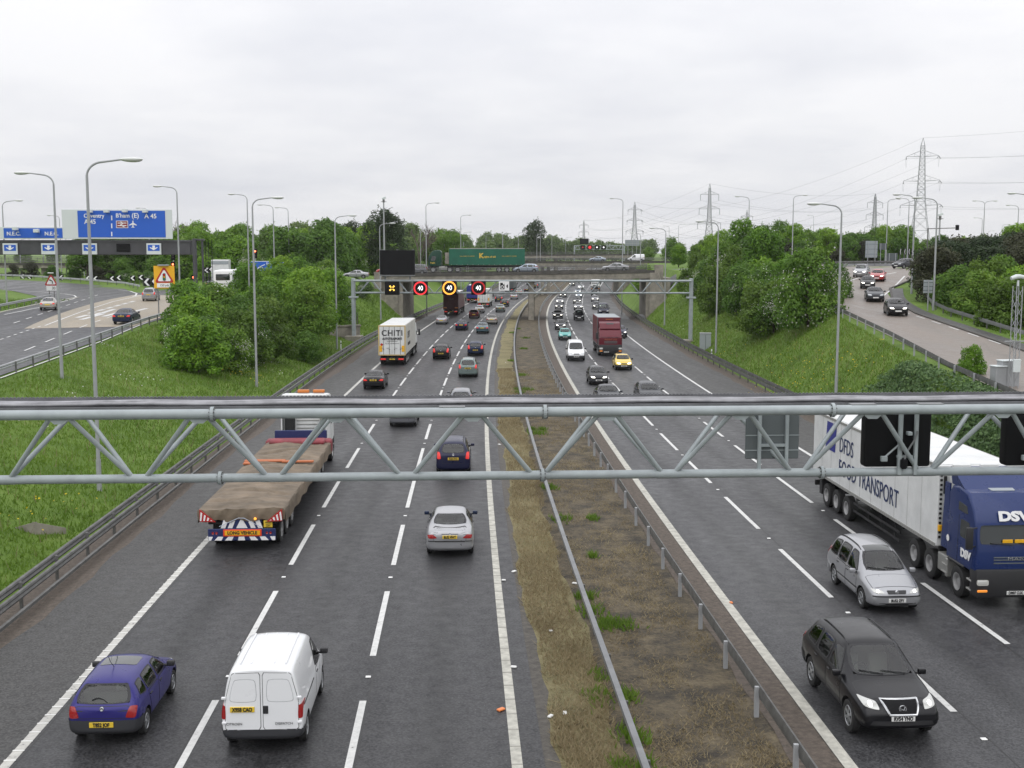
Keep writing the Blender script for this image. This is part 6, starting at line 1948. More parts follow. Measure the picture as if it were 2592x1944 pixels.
# ---- flatbed with wide sheeted load
T = lorry_root('flatbed_lorry', road(-8.15, 42.3, .03), 0, 'long flatbed lorry with brown sheeted load and white cab driving away', GL)
ng, mg = 44, 190
vs, fs = [], []
r_ = random.Random(3)
Wl, Ll = 1.55, 15.6
def lh(u, v):       # height of the sheet across u (-1..1) and along v (0..1)
    y = v * Ll
    e = max(0, 1 - ((abs(u)) ** 6))
    s = .05 * math.sin(y * 1.1 + 1.5 * math.sin(u * 2)) + .025 * math.sin(y * 6.1 - u * 5) + .014 * math.sin(y * 13 + u * 9 + 2 * math.sin(u * 5))
    for k, (y0, a, sk) in enumerate(FOLD):
        d = y - y0 - sk * u - .12 * math.sin(u * 4 + k)
        s += -a * math.exp(-(d / .10) ** 2) + .6 * a * math.exp(-((d - .22) / .12) ** 2)
    for k in range(5):                                        # pulls running towards the ties
        d = u - (-.8 + .4 * k) - .05 * math.sin(y * .9 + k)
        s += .035 * math.exp(-(d / .05) ** 2) * (.5 + .5 * math.sin(y * .8 + 2 * k))
    sag = -.10 * (1 - min(1, abs(((y % 3.9) / 3.9) - .5) * 2) ** .5) * (1 - u * u)
    return 1.58 + .12 * (1 - u * u) * min(1, v * 9) + e * (s * .8 + sag)
FOLD = [(1.5, .05, .25), (2.9, .09, -.3), (4.3, .06, .5), (5.6, .10, .1), (7.4, .07, -.5), (8.9, .11, .2), (10.6, .06, -.2), (12.1, .10, .35), (13.6, .07, 0)]
prof = [(-1.0, 'b'), (-1.0, 'm'), (-1.0, 't')]
rows = []
for j in range(mg + 1):
    v = j / mg; row = []
    for k in range(3):
        z = (1.05, 1.28, 1.5)[k]; row.append((-Wl - .05 + .02 * math.sin(v * 60 + k) * (k != 2), v * Ll, z + .03 * math.sin(v * 37 + k)))
    for i in range(ng + 1):
        u = -1 + 2 * i / ng; row.append((u * Wl, v * Ll, lh(u, v)))
    for k in range(3):
        z = (1.5, 1.28, 1.05)[k]; row.append((Wl + .05 + .02 * math.sin(v * 51 + k) * (k != 0), v * Ll, z + .03 * math.sin(v * 41 + k)))
    rows.append(row)
w = len(rows[0])
for row in rows: vs += row
fs = [(j * w + i, j * w + i + 1, (j + 1) * w + i + 1, (j + 1) * w + i) for j in range(mg) for i in range(w - 1)]
n0 = len(vs)                                     # sheet folded down over the back
back = []
for k, (dy, z) in enumerate(((-.02, 1.50), (-.05, 1.32), (-.02, 1.14))):
    back.append([(x * (1.0 + .01 * math.sin(i * 1.3)), dy + .03 * math.sin(i * .9 + k), z + .05 * math.sin(i * .55 + k)) for i, (x, y, zz_) in enumerate(rows[0][2:-2])])
for q in back: vs += q
wb = len(back[0])
fs += [(2 + i, 3 + i, n0 + i + 1, n0 + i) for i in range(wb - 1)]
for k in range(2): fs += [(n0 + k * wb + i, n0 + k * wb + i + 1, n0 + (k + 1) * wb + i + 1, n0 + (k + 1) * wb + i) for i in range(wb - 1)]
b = MB(); b.add(vs, fs); b.build('tarpaulin', M_['tarp'], T, True)
b = MB(); b.bev(-Wl - .08, Wl + .08, Ll - .6, Ll + .15, 1.0, 1.72, .15, 3); b.bev(-Wl + .2, Wl - .2, Ll - 1.2, Ll - .3, 1.55, 1.80, .12, 3)
b.build('load_sheet', M_['tarp_red'], T, True)
b = MB(); b.bev(-1.6, .2, 9.2, 9.6, 1.66, 1.73, .02); b.bev(.1, 1.5, 9.0, 9.25, 1.66, 1.74, .02); b.bev(-1.58, -1.0, 8.8, 9.3, 1.62, 1.70, .02); b.build('strap', M_['tarp_orange'], T)
b = MB(); b.bev(-1.25, 1.25, .12, 15.4, .98, 1.1, .02); b.build('flatbed', M_['chassis'], T)
b = MB(); b.bev(-1.3, 1.3, 15.95, 16.1, 1.05, 2.05, .02); b.build('headboard', M_['navyblue'], T)
chassis(T, .4, 17.5, 1.0)
b = MB(); b.bev(-1.22, 1.25, -.10, -.04, .42, .86, .02)
rb = b.build('rear_panel', M_['navyblue'], T)
b = MB(); b.bev(-.72, .72, .02, .08, .80, 1.32, .02); ub = b.build('upper_rear_panel', M_['navyblue'], T)
b = MB()
for s, xs in ((1, (.10, .32, .55)), (-1, (.10, .32, .55))):
    pass
for x in (-.62, -.36, .18, .44):
    d = .13 if x > 0 else -.13
    xx = x
    b.prism([(xx - (.0 if d > 0 else 0), .0, 1.26), (xx + .17, .0, 1.26), (xx + .17 + d * 1.2, .0, .86), (xx + d * 1.2, .0, .86)] if d > 0 else [(xx, .0, 1.26), (xx + .17, .0, 1.26), (xx + .17 + d * 1.2, .0, .86), (xx + d * 1.2, .0, .86)], (0, .015, 0))
b.prism([(-.01, .0, 1.24), (.01, .0, 1.24), (.21, .0, .86), (-.21, .0, .86)], (0, .015, 0))
b.build('white_stripes', M_['white'], ub)
b = MB()
for k in range(-3, 4):
    x = k * .38; d = .1 * (1 if k > 0 else -1 if k < 0 else 0)
    q = [(x - .1, -.112, .57), (x + .1, -.112, .57), (x + .13 + d, -.112, .43), (x - .13 + d, -.112, .43)]
    b.prism([(max(-1.2, min(1.23, a)), bb, c) for a, bb, c in q], (0, .012, 0))
b.build('white_stripes', M_['white'], rb)
lv = MB().bev(-.66, .74, -.135, -.11, .585, .845, .015).build('long_vehicle_plate', M_['red_orange'], rb)
ly = MB().bev(-.60, .68, -.145, -.134, .63, .80, .01).build('plate_face', M_['yellow'], lv)
text('lettering', 'LONG VEHICLE', .17, M_['ink'], ly, (.04, -.15, .715), FACE_S, .93, .004, bold=.006)
p2 = MB().bev(.80, 1.12, .0, .03, .88, 1.14, .01).build('number_plate', M_['plate_y'], T)
text('registration', 'AE51\nZBY', .12, M_['ink'], p2, (.96, -.006, 1.01), FACE_S, .8, .003)
for s in (-1, 1):
    b = MB(); b.prism([(s * 1.5, -.11, 1.60), (s * 1.5, -.11, 1.14), (s * .92, -.11, 1.12)], (0, .03, 0))
    mk = b.build('marker_board', M_['red'], T)
    b = MB()
    for k in range(4):
        u = k * .125
        x0 = 1.46 - u; top = 1.50 - u * .80
        b.prism([(s * x0, -.12, top), (s * (x0 - .06), -.12, top - .04), (s * (x0 - .02), -.12, 1.17), (s * (x0 + .035), -.12, 1.17)], (0, .012, 0))
    b.build('white_bars', M_['white'], mk)
    for z in (.70,):
        for xx in (.92, 1.05): MB().lathe([(0, 0), (-.02, .045), (0, .05)], 12, 'y', (s * xx + .01, -.10, z)).build('tail_light', M_['TAIL'], rb, True)
b = MB()
bm = bmesh.new(); bmesh.ops.create_uvsphere(bm, u_segments=10, v_segments=8, radius=.05); b.bm(bm, 0, Matrix.Translation((.52, -.14, 1.24))); b.build('beacon', M_['e_orange'], T, True)
b = MB(); b.tube([(-.8, -.1, .95), (-.1, -.1, 1.26), (.1, -.1, 1.26), (.72, -.1, .92)], .012, 5); b.build('rope', PAINTS['paleblue'], T)
lorry_wheels(T, (1.35, 2.7, 4.05, 13.2, 14.6, 18.9), 1.10)
b = MB()
for k in range(9): b.bev(1.2, 1.24, 5.2 + .42 * k, 5.36 + .42 * k, .62, .95, .01)
b.build('ratchet_straps', M_['lightgrey'], T)
cb, cv, yf = cab(T, 17.7, M_['boxwhite'], 3.66, 2.25, 2.46, head=False)
b = MB()
for s in (-1, 1): b.prism([(s * 1.16, 17.1, 1.3), (s * 1.16, 17.75, 1.3), (s * 1.16, 17.75, 3.62), (s * 1.16, 17.2, 3.45)], (-.05 * s, 0, 0))
b.bev(-1.16, 1.16, 17.5, 17.95, 3.58, 3.68, .03)
b.build('side_fairing', M_['boxwhite'], cb)
b = MB(); b.bev(-1.0, -.5, 17.35, 17.68, 1.2, 3.25, .06, 2); b.build('exhaust_stack', M_['chassis'], cb)
b = MB()
for z in (1.9, 2.1, 2.3, 2.5): b.bev(-.42, .72, 17.66, 17.70, z, z + .05, .01)
b.bev(.78, 1.0, 17.5, 17.7, 1.2, 3.3, .03); b.build('cab_back_panel', M_['lightgrey'], cb)
for x0, x1_ in ((-.45, .15), (.35, .95)):
    MB().bev(x0, x1_, 18.3, 18.5, 3.68, 3.84, .04, 2).build('beacon_bar', M_['beacon_orange'], cb)

# ---- white reefer with dark blue cab, facing us
M_['cabblue'] = paint('dark blue cab paint', (.012, .028, .115), .05, .3)
M_['letterblue'] = mat('dark blue lettering', (.015, .03, .10), .5)
M_['panelblue'] = mat('blue panel', (.022, .028, .22), .5)
Lt = 16.5
yF = 34.3
T = lorry_root('articulated_lorry', road(16.95, yF + Lt, .03), math.pi, 'white refrigerated lorry with dark blue cab on right carriageway', GR)
tb = box_body(T, 0, 13.6, 1.22, 3.96, M_['boxwhite'], 2.6, 'trailer_body', M_['boxwhite'])
b = MB()
for s in (-1, 1): b.bev(s * 1.31 - .012, s * 1.31 + .012, .05, 13.55, 1.2, 1.32, .004); b.bev(s * 1.31 - .012, s * 1.31 + .012, .05, 13.55, 3.86, 3.97, .004)
b.build('trailer_rail', M_['lightgrey'], tb)
rear_doors(tb, 0, 1.22, 3.96, 2.6, M_['boxwhite'])
rear_kit(T, 2.5, .7, None); chassis(T, .2, 15.8, 1.2); sideguard(T, 5.2, 10.2, 2.5, .5)
for y in (1.9, 3.2, 4.5): pass
lorry_wheels(T, (1.9, 3.2, 4.5, 11.7, 13.05, 15.25), 1.12)
b = MB(); b.bev(-1.2, 1.2, .7, 1.05, .35, 1.0, .02); b.build('mudflap', M_['chassis'], T)
b = MB()
for k in range(1, 11): b.box(1.3005, 1.3035, 1.22 * k + .05, 1.22 * k + .068, 1.33, 3.85)
b.build('panel_seam', M_['lightgrey'], tb)
b = MB()
for k in range(67):
    for z in (1.27, 3.91): b.box(1.322, 1.328, .15 + .2 * k, .18 + .2 * k, z - .012, z + .012)
b.build('rivets', M_['galv_dark'], tb)
text('lettering', 'DFDS', .92, M_['letterblue'], tb, (1.318, 3.55, 2.98), SR, .78, .004, 'LEFT')
text('lettering', 'FOOD TRANSPORT', .95, M_['letterblue'], tb, (1.318, 3.55, 2.02), SR, .80, .004, 'LEFT')
b = MB(); b.prism([(1.312, 1.75, 2.55), (1.312, 3.0, 2.55), (1.312, 3.15, 3.75), (1.312, 1.9, 3.75)], (.008, 0, 0)); b.build('blue_panel', M_['panelblue'], tb)
b = MB()                                           # refrigeration unit and ladder on the trailer front
b.bev(-.95, .95, 13.6, 14.05, 2.3, 3.8, .06, 2); b.bev(-.6, .6, 13.6, 13.8, 1.5, 2.3, .03); b.build('fridge_unit', M_['boxwhite'], tb)
b = MB()
for z in np.arange(1.5, 3.8, .16): b.bev(1.16, 1.24, 13.61, 13.64, z, z + .08, .004)
b.bev(1.02, 1.12, 13.6, 13.66, 3.0, 3.6, .01); b.build('connector_panel', M_['chassis'], tb)
b = MB(); b.bev(1.1, 1.26, 13.58, 13.7, 1.75, 1.95, .01); b.build('yellow_label', M_['yellow'], tb)
c, cv, yf = cab(T, 14.25, M_['cabblue'], 3.55, 2.25, 2.48, front='cabblue')
b = MB(); b.prism([(-1.15, 14.35, 3.5), (-1.15, 15.3, 3.5), (-1.10, 14.45, 4.05), (-1.10, 14.3, 4.05)], (2.3, 0, 0)); b.build('roof_deflector', M_['cabblue'], c)
for s in (-1, 1):
    b = MB(); b.prism([(s * 1.2, 13.75, 1.3), (s * 1.2, 14.3, 1.3), (s * 1.2, 14.3, 3.5), (s * 1.2, 13.95, 3.5)], (-.05 * s, 0, 0)); b.build('side_fairing', M_['cabblue'], c)
b = MB()
for x in (-.9, 0, .9): b.bev(x - .3, x + .3, 14.36, 14.48, 4.02, 4.14, .03, 2)
b.build('roof_lamp_bar', M_['boxwhite'], c)
decal(cv, [(-.42, 14.95), (.42, 14.95), (.38, 15.5), (-.38, 15.5)], 'T', 'roof_hatch', M_['signback'], c, .02, .1, 3, 1, .06)
for ax in 'RL': decal(cv, [(yf - .75, 2.78), (yf - 1.45, 2.80), (yf - 1.45, 3.08), (yf - .85, 3.02)], ax, 'upper_window', M_['glass'], c, .010, .15, 3, 1, .06)
text('lettering', 'DSV', .40, M_['white'], c, (0, yf - .235, 2.82), (math.pi / 2 - R(18), 0, math.pi), 1.35, .012, bold=.022)
text('lettering', 'DSV', .36, M_['white'], c, (1.262, yf - .72, 1.50), SR, 1.1, .006, bold=.02)
text('lettering', 'MAN', .15, M_['chrome'], c, (0, yf + .05, 1.56), (math.pi / 2, 0, math.pi), 1.7, .006)
MB().bev(-.75, -.45, yf + .02, yf + .04, 1.5, 1.66, .01).build('white_sticker', M_['offwhite'], c)
plate(T, .0, yf + .105, .50, 'DM07 CUX', 'plate_w', .56, True)
b = MB()
for x in (-.1, .28): b.bev(x - .16, x + .16, yf + .0, yf + .025, 2.05, 2.16, .01)
b.build('cab_name_plate', M_['yellow'], c)
b = MB(); b.bev(.62, 1.2, 13.55, 14.25, .45, 1.05, .04, 2); b.build('fuel_tank', M_['lightgrey'], T)
b = MB(); b.bev(.9, 1.24, 14.25, 14.42, .4, 1.0, .02)
for z in (.5, .75): b.bev(1.2, 1.26, 14.0, 14.4, z, z + .05, .008)
b.build('steps', M_['lightgrey'], T)
b = MB(); b.lathe([(0, 0), (0, .11)], 16, 'x', (1.256, 14.42, 1.72)); b.build('round_sticker', M_['white'], c)

# ---- white container lorry seen from behind
T = lorry_root('box_lorry', road(-8.35, 113.6, .03), -heading(113.6), 'white box lorry with Chiti Autotrasporti lettering on barred doors', GL)
tb = box_body(T, 0, 13.2, 1.0, 3.92, M_['boxcream'], 2.56, 'trailer_body', M_['boxwhite'])
M_['cream_frame'] = mat('yellowish door frame', (.55, .42, .20), .6)
rear_doors(tb, 0, 1.0, 3.92, 2.56, M_['boxwhite'], 4, 'galv_dark', M_['cream_frame'])
rear_kit(T, 2.5, .62, 'BP 714'); chassis(T, .2, 15.4, .98); sideguard(T, 4.6, 9.5, 2.5, .45)
lorry_wheels(T, (1.6, 2.95, 4.3, 10.9, 12.2, 15.0), 1.12)
text('lettering', 'CHITI', .78, M_['ink'], tb, (.03, -.065, 3.16), FACE_S, .98, .004, bold=.012, sp=1.1)
text('lettering', 'AUTOTRASPORTI', .30, M_['ink'], tb, (.03, -.065, 2.62), FACE_S, .80, .004, bold=.014)
text('lettering', 'MONTESPERTOLI', .14, M_['ink'], tb, (.03, -.065, 2.38), FACE_S, .95, .003)
text('lettering', 'TEL 0571 609 655 FAX 657', .12, M_['ink'], tb, (.03, -.065, 2.16), FACE_S, 1.0, .003)
text('lettering', 'CHITI', .9, M_['ink'], tb, (1.286, 4.2, 2.75), SR, 1.2, .003, bold=.02)
text('lettering', 'AUTOTRASPORTI', .42, M_['ink'], tb, (1.286, 4.6, 1.85), SR, .9, .003, bold=.01)
for s in (-1, 1):
    MB().bev(s * 1.08 - .13, s * 1.08 + .13, -.075, -.045, 1.35, 1.95, .015).build('amber_board', M_['yellow'], tb)
b = MB(); b.lathe([(0, 0), (0, .13)], 16, 'y', (-1.0, -.06, 2.05)); b.build('round_sticker', M_['red'], tb)
c, cv, yf = cab(T, 13.9, M_['boxwhite'], 3.4, 2.25, 2.5, head=False)
# ---- dark red curtain lorry, rear
T = lorry_root('box_lorry', road(-8.7, 205, .03), -heading(205), 'dark red box lorry driving away under the forty signals', GL)
M_['darkredbox'] = mat('dark red trailer', (.060, .008, .012), .5, var=.15, vs=1)
M_['redcurtain'] = mat('faded red curtain', (.10, .045, .05), .6, var=.2, vs=1)
tb = box_body(T, .08, 13.4, 1.05, 4.05, M_['redcurtain'], 2.52, 'trailer_body', M_['boxwhite'])
rear_doors(tb, .08, 1.05, 4.05, 2.55, M_['darkredbox'], 4, 'darkredbox', M_['darkredbox'])
rear_kit(T, 2.5, .7, 'KC04 VRT'); chassis(T, .2, 15.4, 1.02); sideguard(T, 5, 10, 2.5, .45)
text('lettering', 'LAND', .36, M_['signback_dark'], tb, (.1, .005, 2.9), FACE_S, 1.0, .003)
for s in (-1, 1): MB().bev(s * .98 - .26, s * .98 + .26, -.0, .03, 1.28, 1.48, .01).build('marker_board', M_['beacon_orange'], tb)
lorry_wheels(T, (1.6, 2.95, 4.3, 11.2, 15.0), 1.12)
cab(T, 14.0, PAINTS['maroon'], 3.5, 2.2, 2.46, head=False)
# ---- blue box lorry and white box van, rear
T = lorry_root('box_lorry', road(-9.1, 257, .03), -heading(257), 'dark blue box lorry ahead of the dark red one', GL)
tb = box_body(T, .08, 9.5, 1.1, 3.9, M_['panelblue'], 2.5, 'box_body', M_['boxwhite'])
rear_doors(tb, .08, 1.1, 3.9, 2.5, M_['panelblue'], 4, 'chassis')
rear_kit(T, 2.5, .72, 'GN53 KLA'); chassis(T, .2, 11, 1.05); lorry_wheels(T, (2.2, 3.6, 10.4), 1.1)
cab(T, 9.7, PAINTS['darkblue'], 3.0, 2.0, 2.4, head=False)
T = lorry_root('box_lorry', road(-5.0, 236.5, .03), -heading(236), 'white two door box lorry with amber corner boards in middle lane', GL)
tb = box_body(T, .08, 7.2, .95, 3.65, M_['boxwhite'], 2.4, 'box_body', M_['boxwhite'])
rear_doors(tb, .08, .95, 3.65, 2.4, M_['boxwhite'], 4, 'galv', M_['boxcream'])
for s in (-1, 1): MB().bev(s * 1.02 - .12, s * 1.02 + .12, -.0, .03, 1.3, 1.9, .015).build('amber_board', M_['yellow'], tb)
rear_kit(T, 2.4, .62, 'VX02 HJE'); chassis(T, .2, 9, .9); lorry_wheels(T, (2.0, 7.9), 1.04, .48)
cab(T, 7.4, M_['boxwhite'], 2.7, 1.9, 2.3, head=False)
T = lorry_root('box_lorry', road(-6.6, 330, .03), -heading(330), 'far dark grey lorry seen beside the camera sign', GL)
tb = box_body(T, .05, 10, 1.05, 4.0, M_['signback_dark'], 2.5, 'box_body'); rear_kit(T, 2.5, .7); chassis(T, .2, 12, 1.0); lorry_wheels(T, (2, 3.4, 11), 1.1)
cab(T, 10.2, PAINTS['darkgrey'], 3.2, 2.1, 2.46, head=False)
# ---- far white lorry facing us
T = lorry_root('box_lorry', road(17.9, 346, .03 + float(base(346))), math.pi - heading(346), 'far white lorry facing us under the bridge', GR)
box_body(T, 0, 7.6, 1.0, 3.9, M_['boxwhite'], 2.5, 'box_body'); chassis(T, .2, 9.5, 1.0); lorry_wheels(T, (2.2, 8.9), 1.1)
cab(T, 7.8, M_['boxwhite'], 3.3, 2.1, 2.46, head=False)
# ---- maroon curtain lorry facing us
T = lorry_root('curtain_lorry', road(13.95, 132.2, .03), math.pi - heading(128), 'maroon lorry with high sleeper cab facing us behind yellow hatchback', GR)
M_['marooncurtain'] = mat('maroon curtain', (.11, .012, .022), .5, var=.15, vs=.7, bump=.3, bs=1.5)
tb = box_body(T, -.3, 7.2, 1.05, 4.02, M_['marooncurtain'], 2.52, 'box_body', M_['signback'])
b = MB()
for s in (-1, 1): b.bev(s * 1.265 - .012, s * 1.265 + .012, -.25, 7.15, 1.03, 1.14, .004)
for s in (-1, 1): b.bev(s * 1.24 - .04, s * 1.24 + .04, 7.14, 7.22, 1.05, 4.0, .01)
b.build('body_rail', M_['signback_dark'], tb)
rear_kit(T, 2.5, .7); chassis(T, .0, 9, 1.0); sideguard(T, 2.8, 6.0, 2.5, .45); lorry_wheels(T, (.9, 2.1, 7.95), 1.12)
c, cv, yf = cab(T, 7.3, PAINTS['maroon'], 3.0, 2.0, 2.44, front='darkredbox')
b = MB(); b.prism([(-1.1, 7.4, 2.9), (-1.1, 8.65, 2.9), (-1.05, 8.3, 3.45), (-1.05, 7.75, 3.62), (-1.05, 7.4, 3.62)], (2.2, 0, 0)); b.build('sleeper_pod', PAINTS['maroon'], c)
b = MB(); b.bev(-.38, .38, 8.05, 8.1, 3.34, 3.50, .02, 1, 0, Matrix.Translation((0, .27, -.02))); b.build('pod_window', M_['signback_dark'], c)
text('lettering', 'FREIGHT LTD', .2, M_['tarp_orange'], c, (0, yf + .03, 1.78), (math.pi / 2, 0, math.pi), 1.1, .004)
plate(T, .45, yf + .105, .46, 'N745 WRL', 'plate_w', .52, True)
MB().bev(-.4, .4, 7.22, 7.24, 3.78, 3.86, .004).build('front_badge', M_['tarp_orange'], tb)
# ---- green curtain lorry crossing on the near bridge, facing left
u = (10.4 - BA.x) / bd.x
p = BA + bd * u + bn * 5.6; p.z += .03
T = lorry_root('articulated_lorry', p, math.atan2(bd.y, bd.x) + math.pi / 2, 'green curtain sided lorry crossing the near bridge, facing left', gs3)
M_['cabgreen'] = paint('dark green cab paint', (.006, .045, .026), .1)
tb = box_body(T, 0, 12.6, 1.25, 4.0, M_['curtain_green'], 2.55, 'trailer_body', M_['lightgrey'])
M_['mudgold'] = mat('gold lettering', (.62, .42, .05), .5)
text('lettering', 'K', 1.15, M_['mudgold'], tb, (-1.285, 7.25, 2.78), SLf, 1.0, .004, bold=.04)
text('lettering', 'nights of old', .42, M_['mudgold'], tb, (-1.285, 5.85, 2.62), SLf, .95, .004, bold=.012)
text('lettering', 'FULL LOADS TO EUROPE', .24, M_['mudgold'], tb, (-1.285, 9.6, 2.72), SLf, .9, .003)
text('lettering', 'FULL LOADS TO EUROPE', .24, M_['mudgold'], tb, (-1.285, 2.6, 2.72), SLf, .9, .003)
b = MB()
for k in range(14): b.bev(-1.30, -1.275, .5 + .9 * k, .56 + .9 * k, 1.27, 1.40, .004)
b.build('curtain_buckles', M_['lightgrey'], tb)
b = MB(); b.box(-1.285, -1.27, .05, 12.55, 3.93, 4.0); b.build('curtain_rail', M_['lightgrey'], tb)
chassis(T, .2, 15.6, 1.22); sideguard(T, 5.5, 10, 2.5, .5); rear_kit(T, 2.5, .7)
lorry_wheels(T, (1.7, 3.0, 4.3, 11.2, 12.5, 15.3), 1.12)
b = MB()
for y in (9.4, 9.7): b.bev(-.9, -.8, y, y + .1, .1, 1.0, .01)
b.build('landing_legs', M_['lightgrey'], T)
c, cv, yf = cab(T, 13.9, M_['cabgreen'], 3.75, 2.2, 2.46, head=False)
text('lettering', 'Knights', .26, M_['mudgold'], c, (-1.255, yf - .75, 1.62), SLf, 1.0, .004, bold=.01)
b = MB(); b.bev(-1.2, -.7, 13.3, 14.3, .5, 1.05, .05, 2); b.bev(-1.2, -.7, 12.98, 13.25, .5, 1.0, .05, 2); b.build('fuel_tank', M_['lightgrey'], T)
b = MB(); b.bev(-1.1, 1.1, 12.62, 13.3, 1.4, 3.3, .05); b.build('trailer_front_gear', M_['concrete'], T)
# ---- coach and lorry on the left slip road
q_ = atY(565, 733, 164); q_.z = ground(q_.x, 164) + .06
T = empty('coach', q_, R(7), 'white coach driving away beyond the left bushes', 'coach', gs1)
b = MB().bev(-1.26, 1.26, 0, 11.5, .45, 3.5, .18, 3); cb = b.build('coach_body', M_['white'], T, True)
MB().bev(-.95, .95, -.02, .02, 2.15, 3.0, .08, 2).build('rear_window', M_['glass'], cb, True)
b = MB()
for s in (-1, 1): b.bev(s * 1.255 - .012, s * 1.255 + .012, .6, 11.0, 1.75, 2.9, .005)
b.build('side_windows', M_['glass'], cb)
b = MB()
for z in (1.5, 1.6, 1.7): b.bev(-.8, .8, -.02, .0, z, z + .03, .004)
b.build('engine_vents', M_['signback_dark'], cb)
for s in (-1, 1): MB().bev(s * 1.05 - .1, s * 1.05 + .1, -.03, .01, .8, 1.2, .02).build('tail_light', M_['TAIL'], cb)
MB().bev(-1.2, 1.2, -.05, .05, .45, .75, .03).build('rear_bumper', M_['white'], T)
lorry_wheels(T, (2.4, 8.6), 1.1, .48)
q_ = atY(558, 720, 178); q_.z = ground(q_.x, 178) + .06
T = lorry_root('box_lorry', q_, R(9), 'white topped lorry directly ahead of the coach', gs1)
tb = box_body(T, 0, 9, 1.1, 4.6, M_['boxwhite'], 2.55, 'box_body')
b = MB(); b.bev(-1.25, 1.25, -.03, .0, 3.95, 4.45, .01)
for k in range(6): b.bev(-1.2 + .4 * k, -1.0 + .4 * k, -.05, -.03, 3.95, 4.45, .01)
b.build('louvre', M_['signback'], tb)
rear_kit(T, 2.5, .7); chassis(T, .2, 11, 1.05); lorry_wheels(T, (2, 3.4, 10.4), 1.1)
cab(T, 9.2, M_['boxwhite'], 3.3, 2.1, 2.46, head=False)
# ------------------------------------------------------------------ vegetation
def leaf_mat(name, ramp, objvar=.75, trans=.36):
    m = bpy.data.materials.new(name); m.use_nodes = True
    t = m.node_tree; p = t.nodes['Principled BSDF']
    p.inputs['Roughness'].default_value = .55; p.inputs['Specular IOR Level'].default_value = .3
    at = t.nodes.new('ShaderNodeAttribute'); at.attribute_name = 'tint'
    oi = t.nodes.new('ShaderNodeObjectInfo')
    a = t.nodes.new('ShaderNodeMath'); a.operation = 'MULTIPLY_ADD'; a.inputs[1].default_value = objvar
    t.links.new(oi.outputs['Random'], a.inputs[0]); t.links.new(at.outputs['Fac'], a.inputs[2])
    mr = t.nodes.new('ShaderNodeMapRange'); mr.inputs[1].default_value = 0; mr.inputs[2].default_value = 1 + objvar
    t.links.new(a.outputs[0], mr.inputs[0])
    cr = t.nodes.new('ShaderNodeValToRGB'); e = cr.color_ramp.elements
    e[0].position = .05; e[0].color = (*ramp[0], 1); e[1].position = .95; e[1].color = (*ramp[-1], 1)
    for i, c in enumerate(ramp[1:-1]):
        k = e.new(.05 + .9 * (i + 1) / (len(ramp) - 1)); k.color = (*c, 1)
    t.links.new(mr.outputs[0], cr.inputs[0]); t.links.new(cr.outputs[0], p.inputs['Base Color'])
    tr = t.nodes.new('ShaderNodeBsdfTranslucent'); ms = t.nodes.new('ShaderNodeMixShader'); ms.inputs[0].default_value = trans
    t.links.new(cr.outputs[0], tr.inputs[0]); t.links.new(p.outputs[0], ms.inputs[1]); t.links.new(tr.outputs[0], ms.inputs[2])
    t.links.new(ms.outputs[0], t.nodes['Material Output'].inputs['Surface'])
    return m
LM = dict(
    green=leaf_mat('fresh green leaves', [(0.046, 0.108, 0.011), (0.101, 0.220, 0.018), (0.179, 0.325, 0.025), (0.263, 0.388, 0.034)]),
    mid=leaf_mat('mid green leaves', [(0.038, 0.088, 0.014), (0.076, 0.164, 0.020), (0.130, 0.242, 0.028), (0.199, 0.294, 0.040)]),
    dark=leaf_mat('dark green leaves', [(0.014, 0.027, 0.013), (0.026, 0.050, 0.018), (0.043, 0.070, 0.025), (0.062, 0.088, 0.033)]),
    brown=leaf_mat('dull brownish green leaves', [(0.022, 0.024, 0.016), (0.040, 0.043, 0.024), (0.057, 0.062, 0.030), (0.075, 0.083, 0.037)]),
    haze=leaf_mat('green leaves tinted by haze', [(0.052, 0.097, 0.034), (0.088, 0.150, 0.046), (0.140, 0.211, 0.059), (0.193, 0.264, 0.072)]),  # distance haze put into the leaf colour of the far trees
    olive=leaf_mat('olive green leaves', [(0.038, 0.072, 0.010), (0.072, 0.132, 0.016), (0.106, 0.186, 0.021), (0.145, 0.221, 0.032)]),
    white=leaf_mat('white blossom', [(.45, .44, .38), (.6, .59, .52), (.68, .68, .62)]),
    dry=leaf_mat('dry grass blades', [(.16, .125, .07), (.25, .20, .115), (.34, .28, .165), (.30, .275, .14)], .5, .4),
    blade=leaf_mat('grass blades', [(.080, .145, .018), (.115, .20, .024), (.15, .245, .032), (.23, .28, .08)], .5, .5),
    bramble=leaf_mat('bramble leaves', [(0.053, 0.097, 0.039), (0.105, 0.184, 0.065), (0.184, 0.270, 0.087), (0.262, 0.302, 0.120)]),
    yellow=leaf_mat('yellow flowers', [(.55, .42, .02), (.7, .55, .03)]),
)
M_['bark'] = mat('bark', (.07, .058, .045), .9, var=.3, vs=5)
M_['twig'] = mat('bare twigs', (.11, .085, .075), .9)
def quads(P, Nn, size, rng, tint, aspect=.55):
    n = len(P)
    Nn = Nn / np.linalg.norm(Nn, axis=1, keepdims=True)
    a = rng.normal(size=(n, 3)); T = np.cross(Nn, a); T /= np.linalg.norm(T, axis=1, keepdims=True) + 1e-9
    B = np.cross(Nn, T)
    s = np.asarray(size).reshape(-1, 1) * rng.uniform(.6, 1.25, (n, 1))
    V = np.stack([P - T * s * .5, P - B * s * .5 * aspect, P + T * s * .5, P + B * s * .5 * aspect], 1).reshape(-1, 3)
    return V, tint
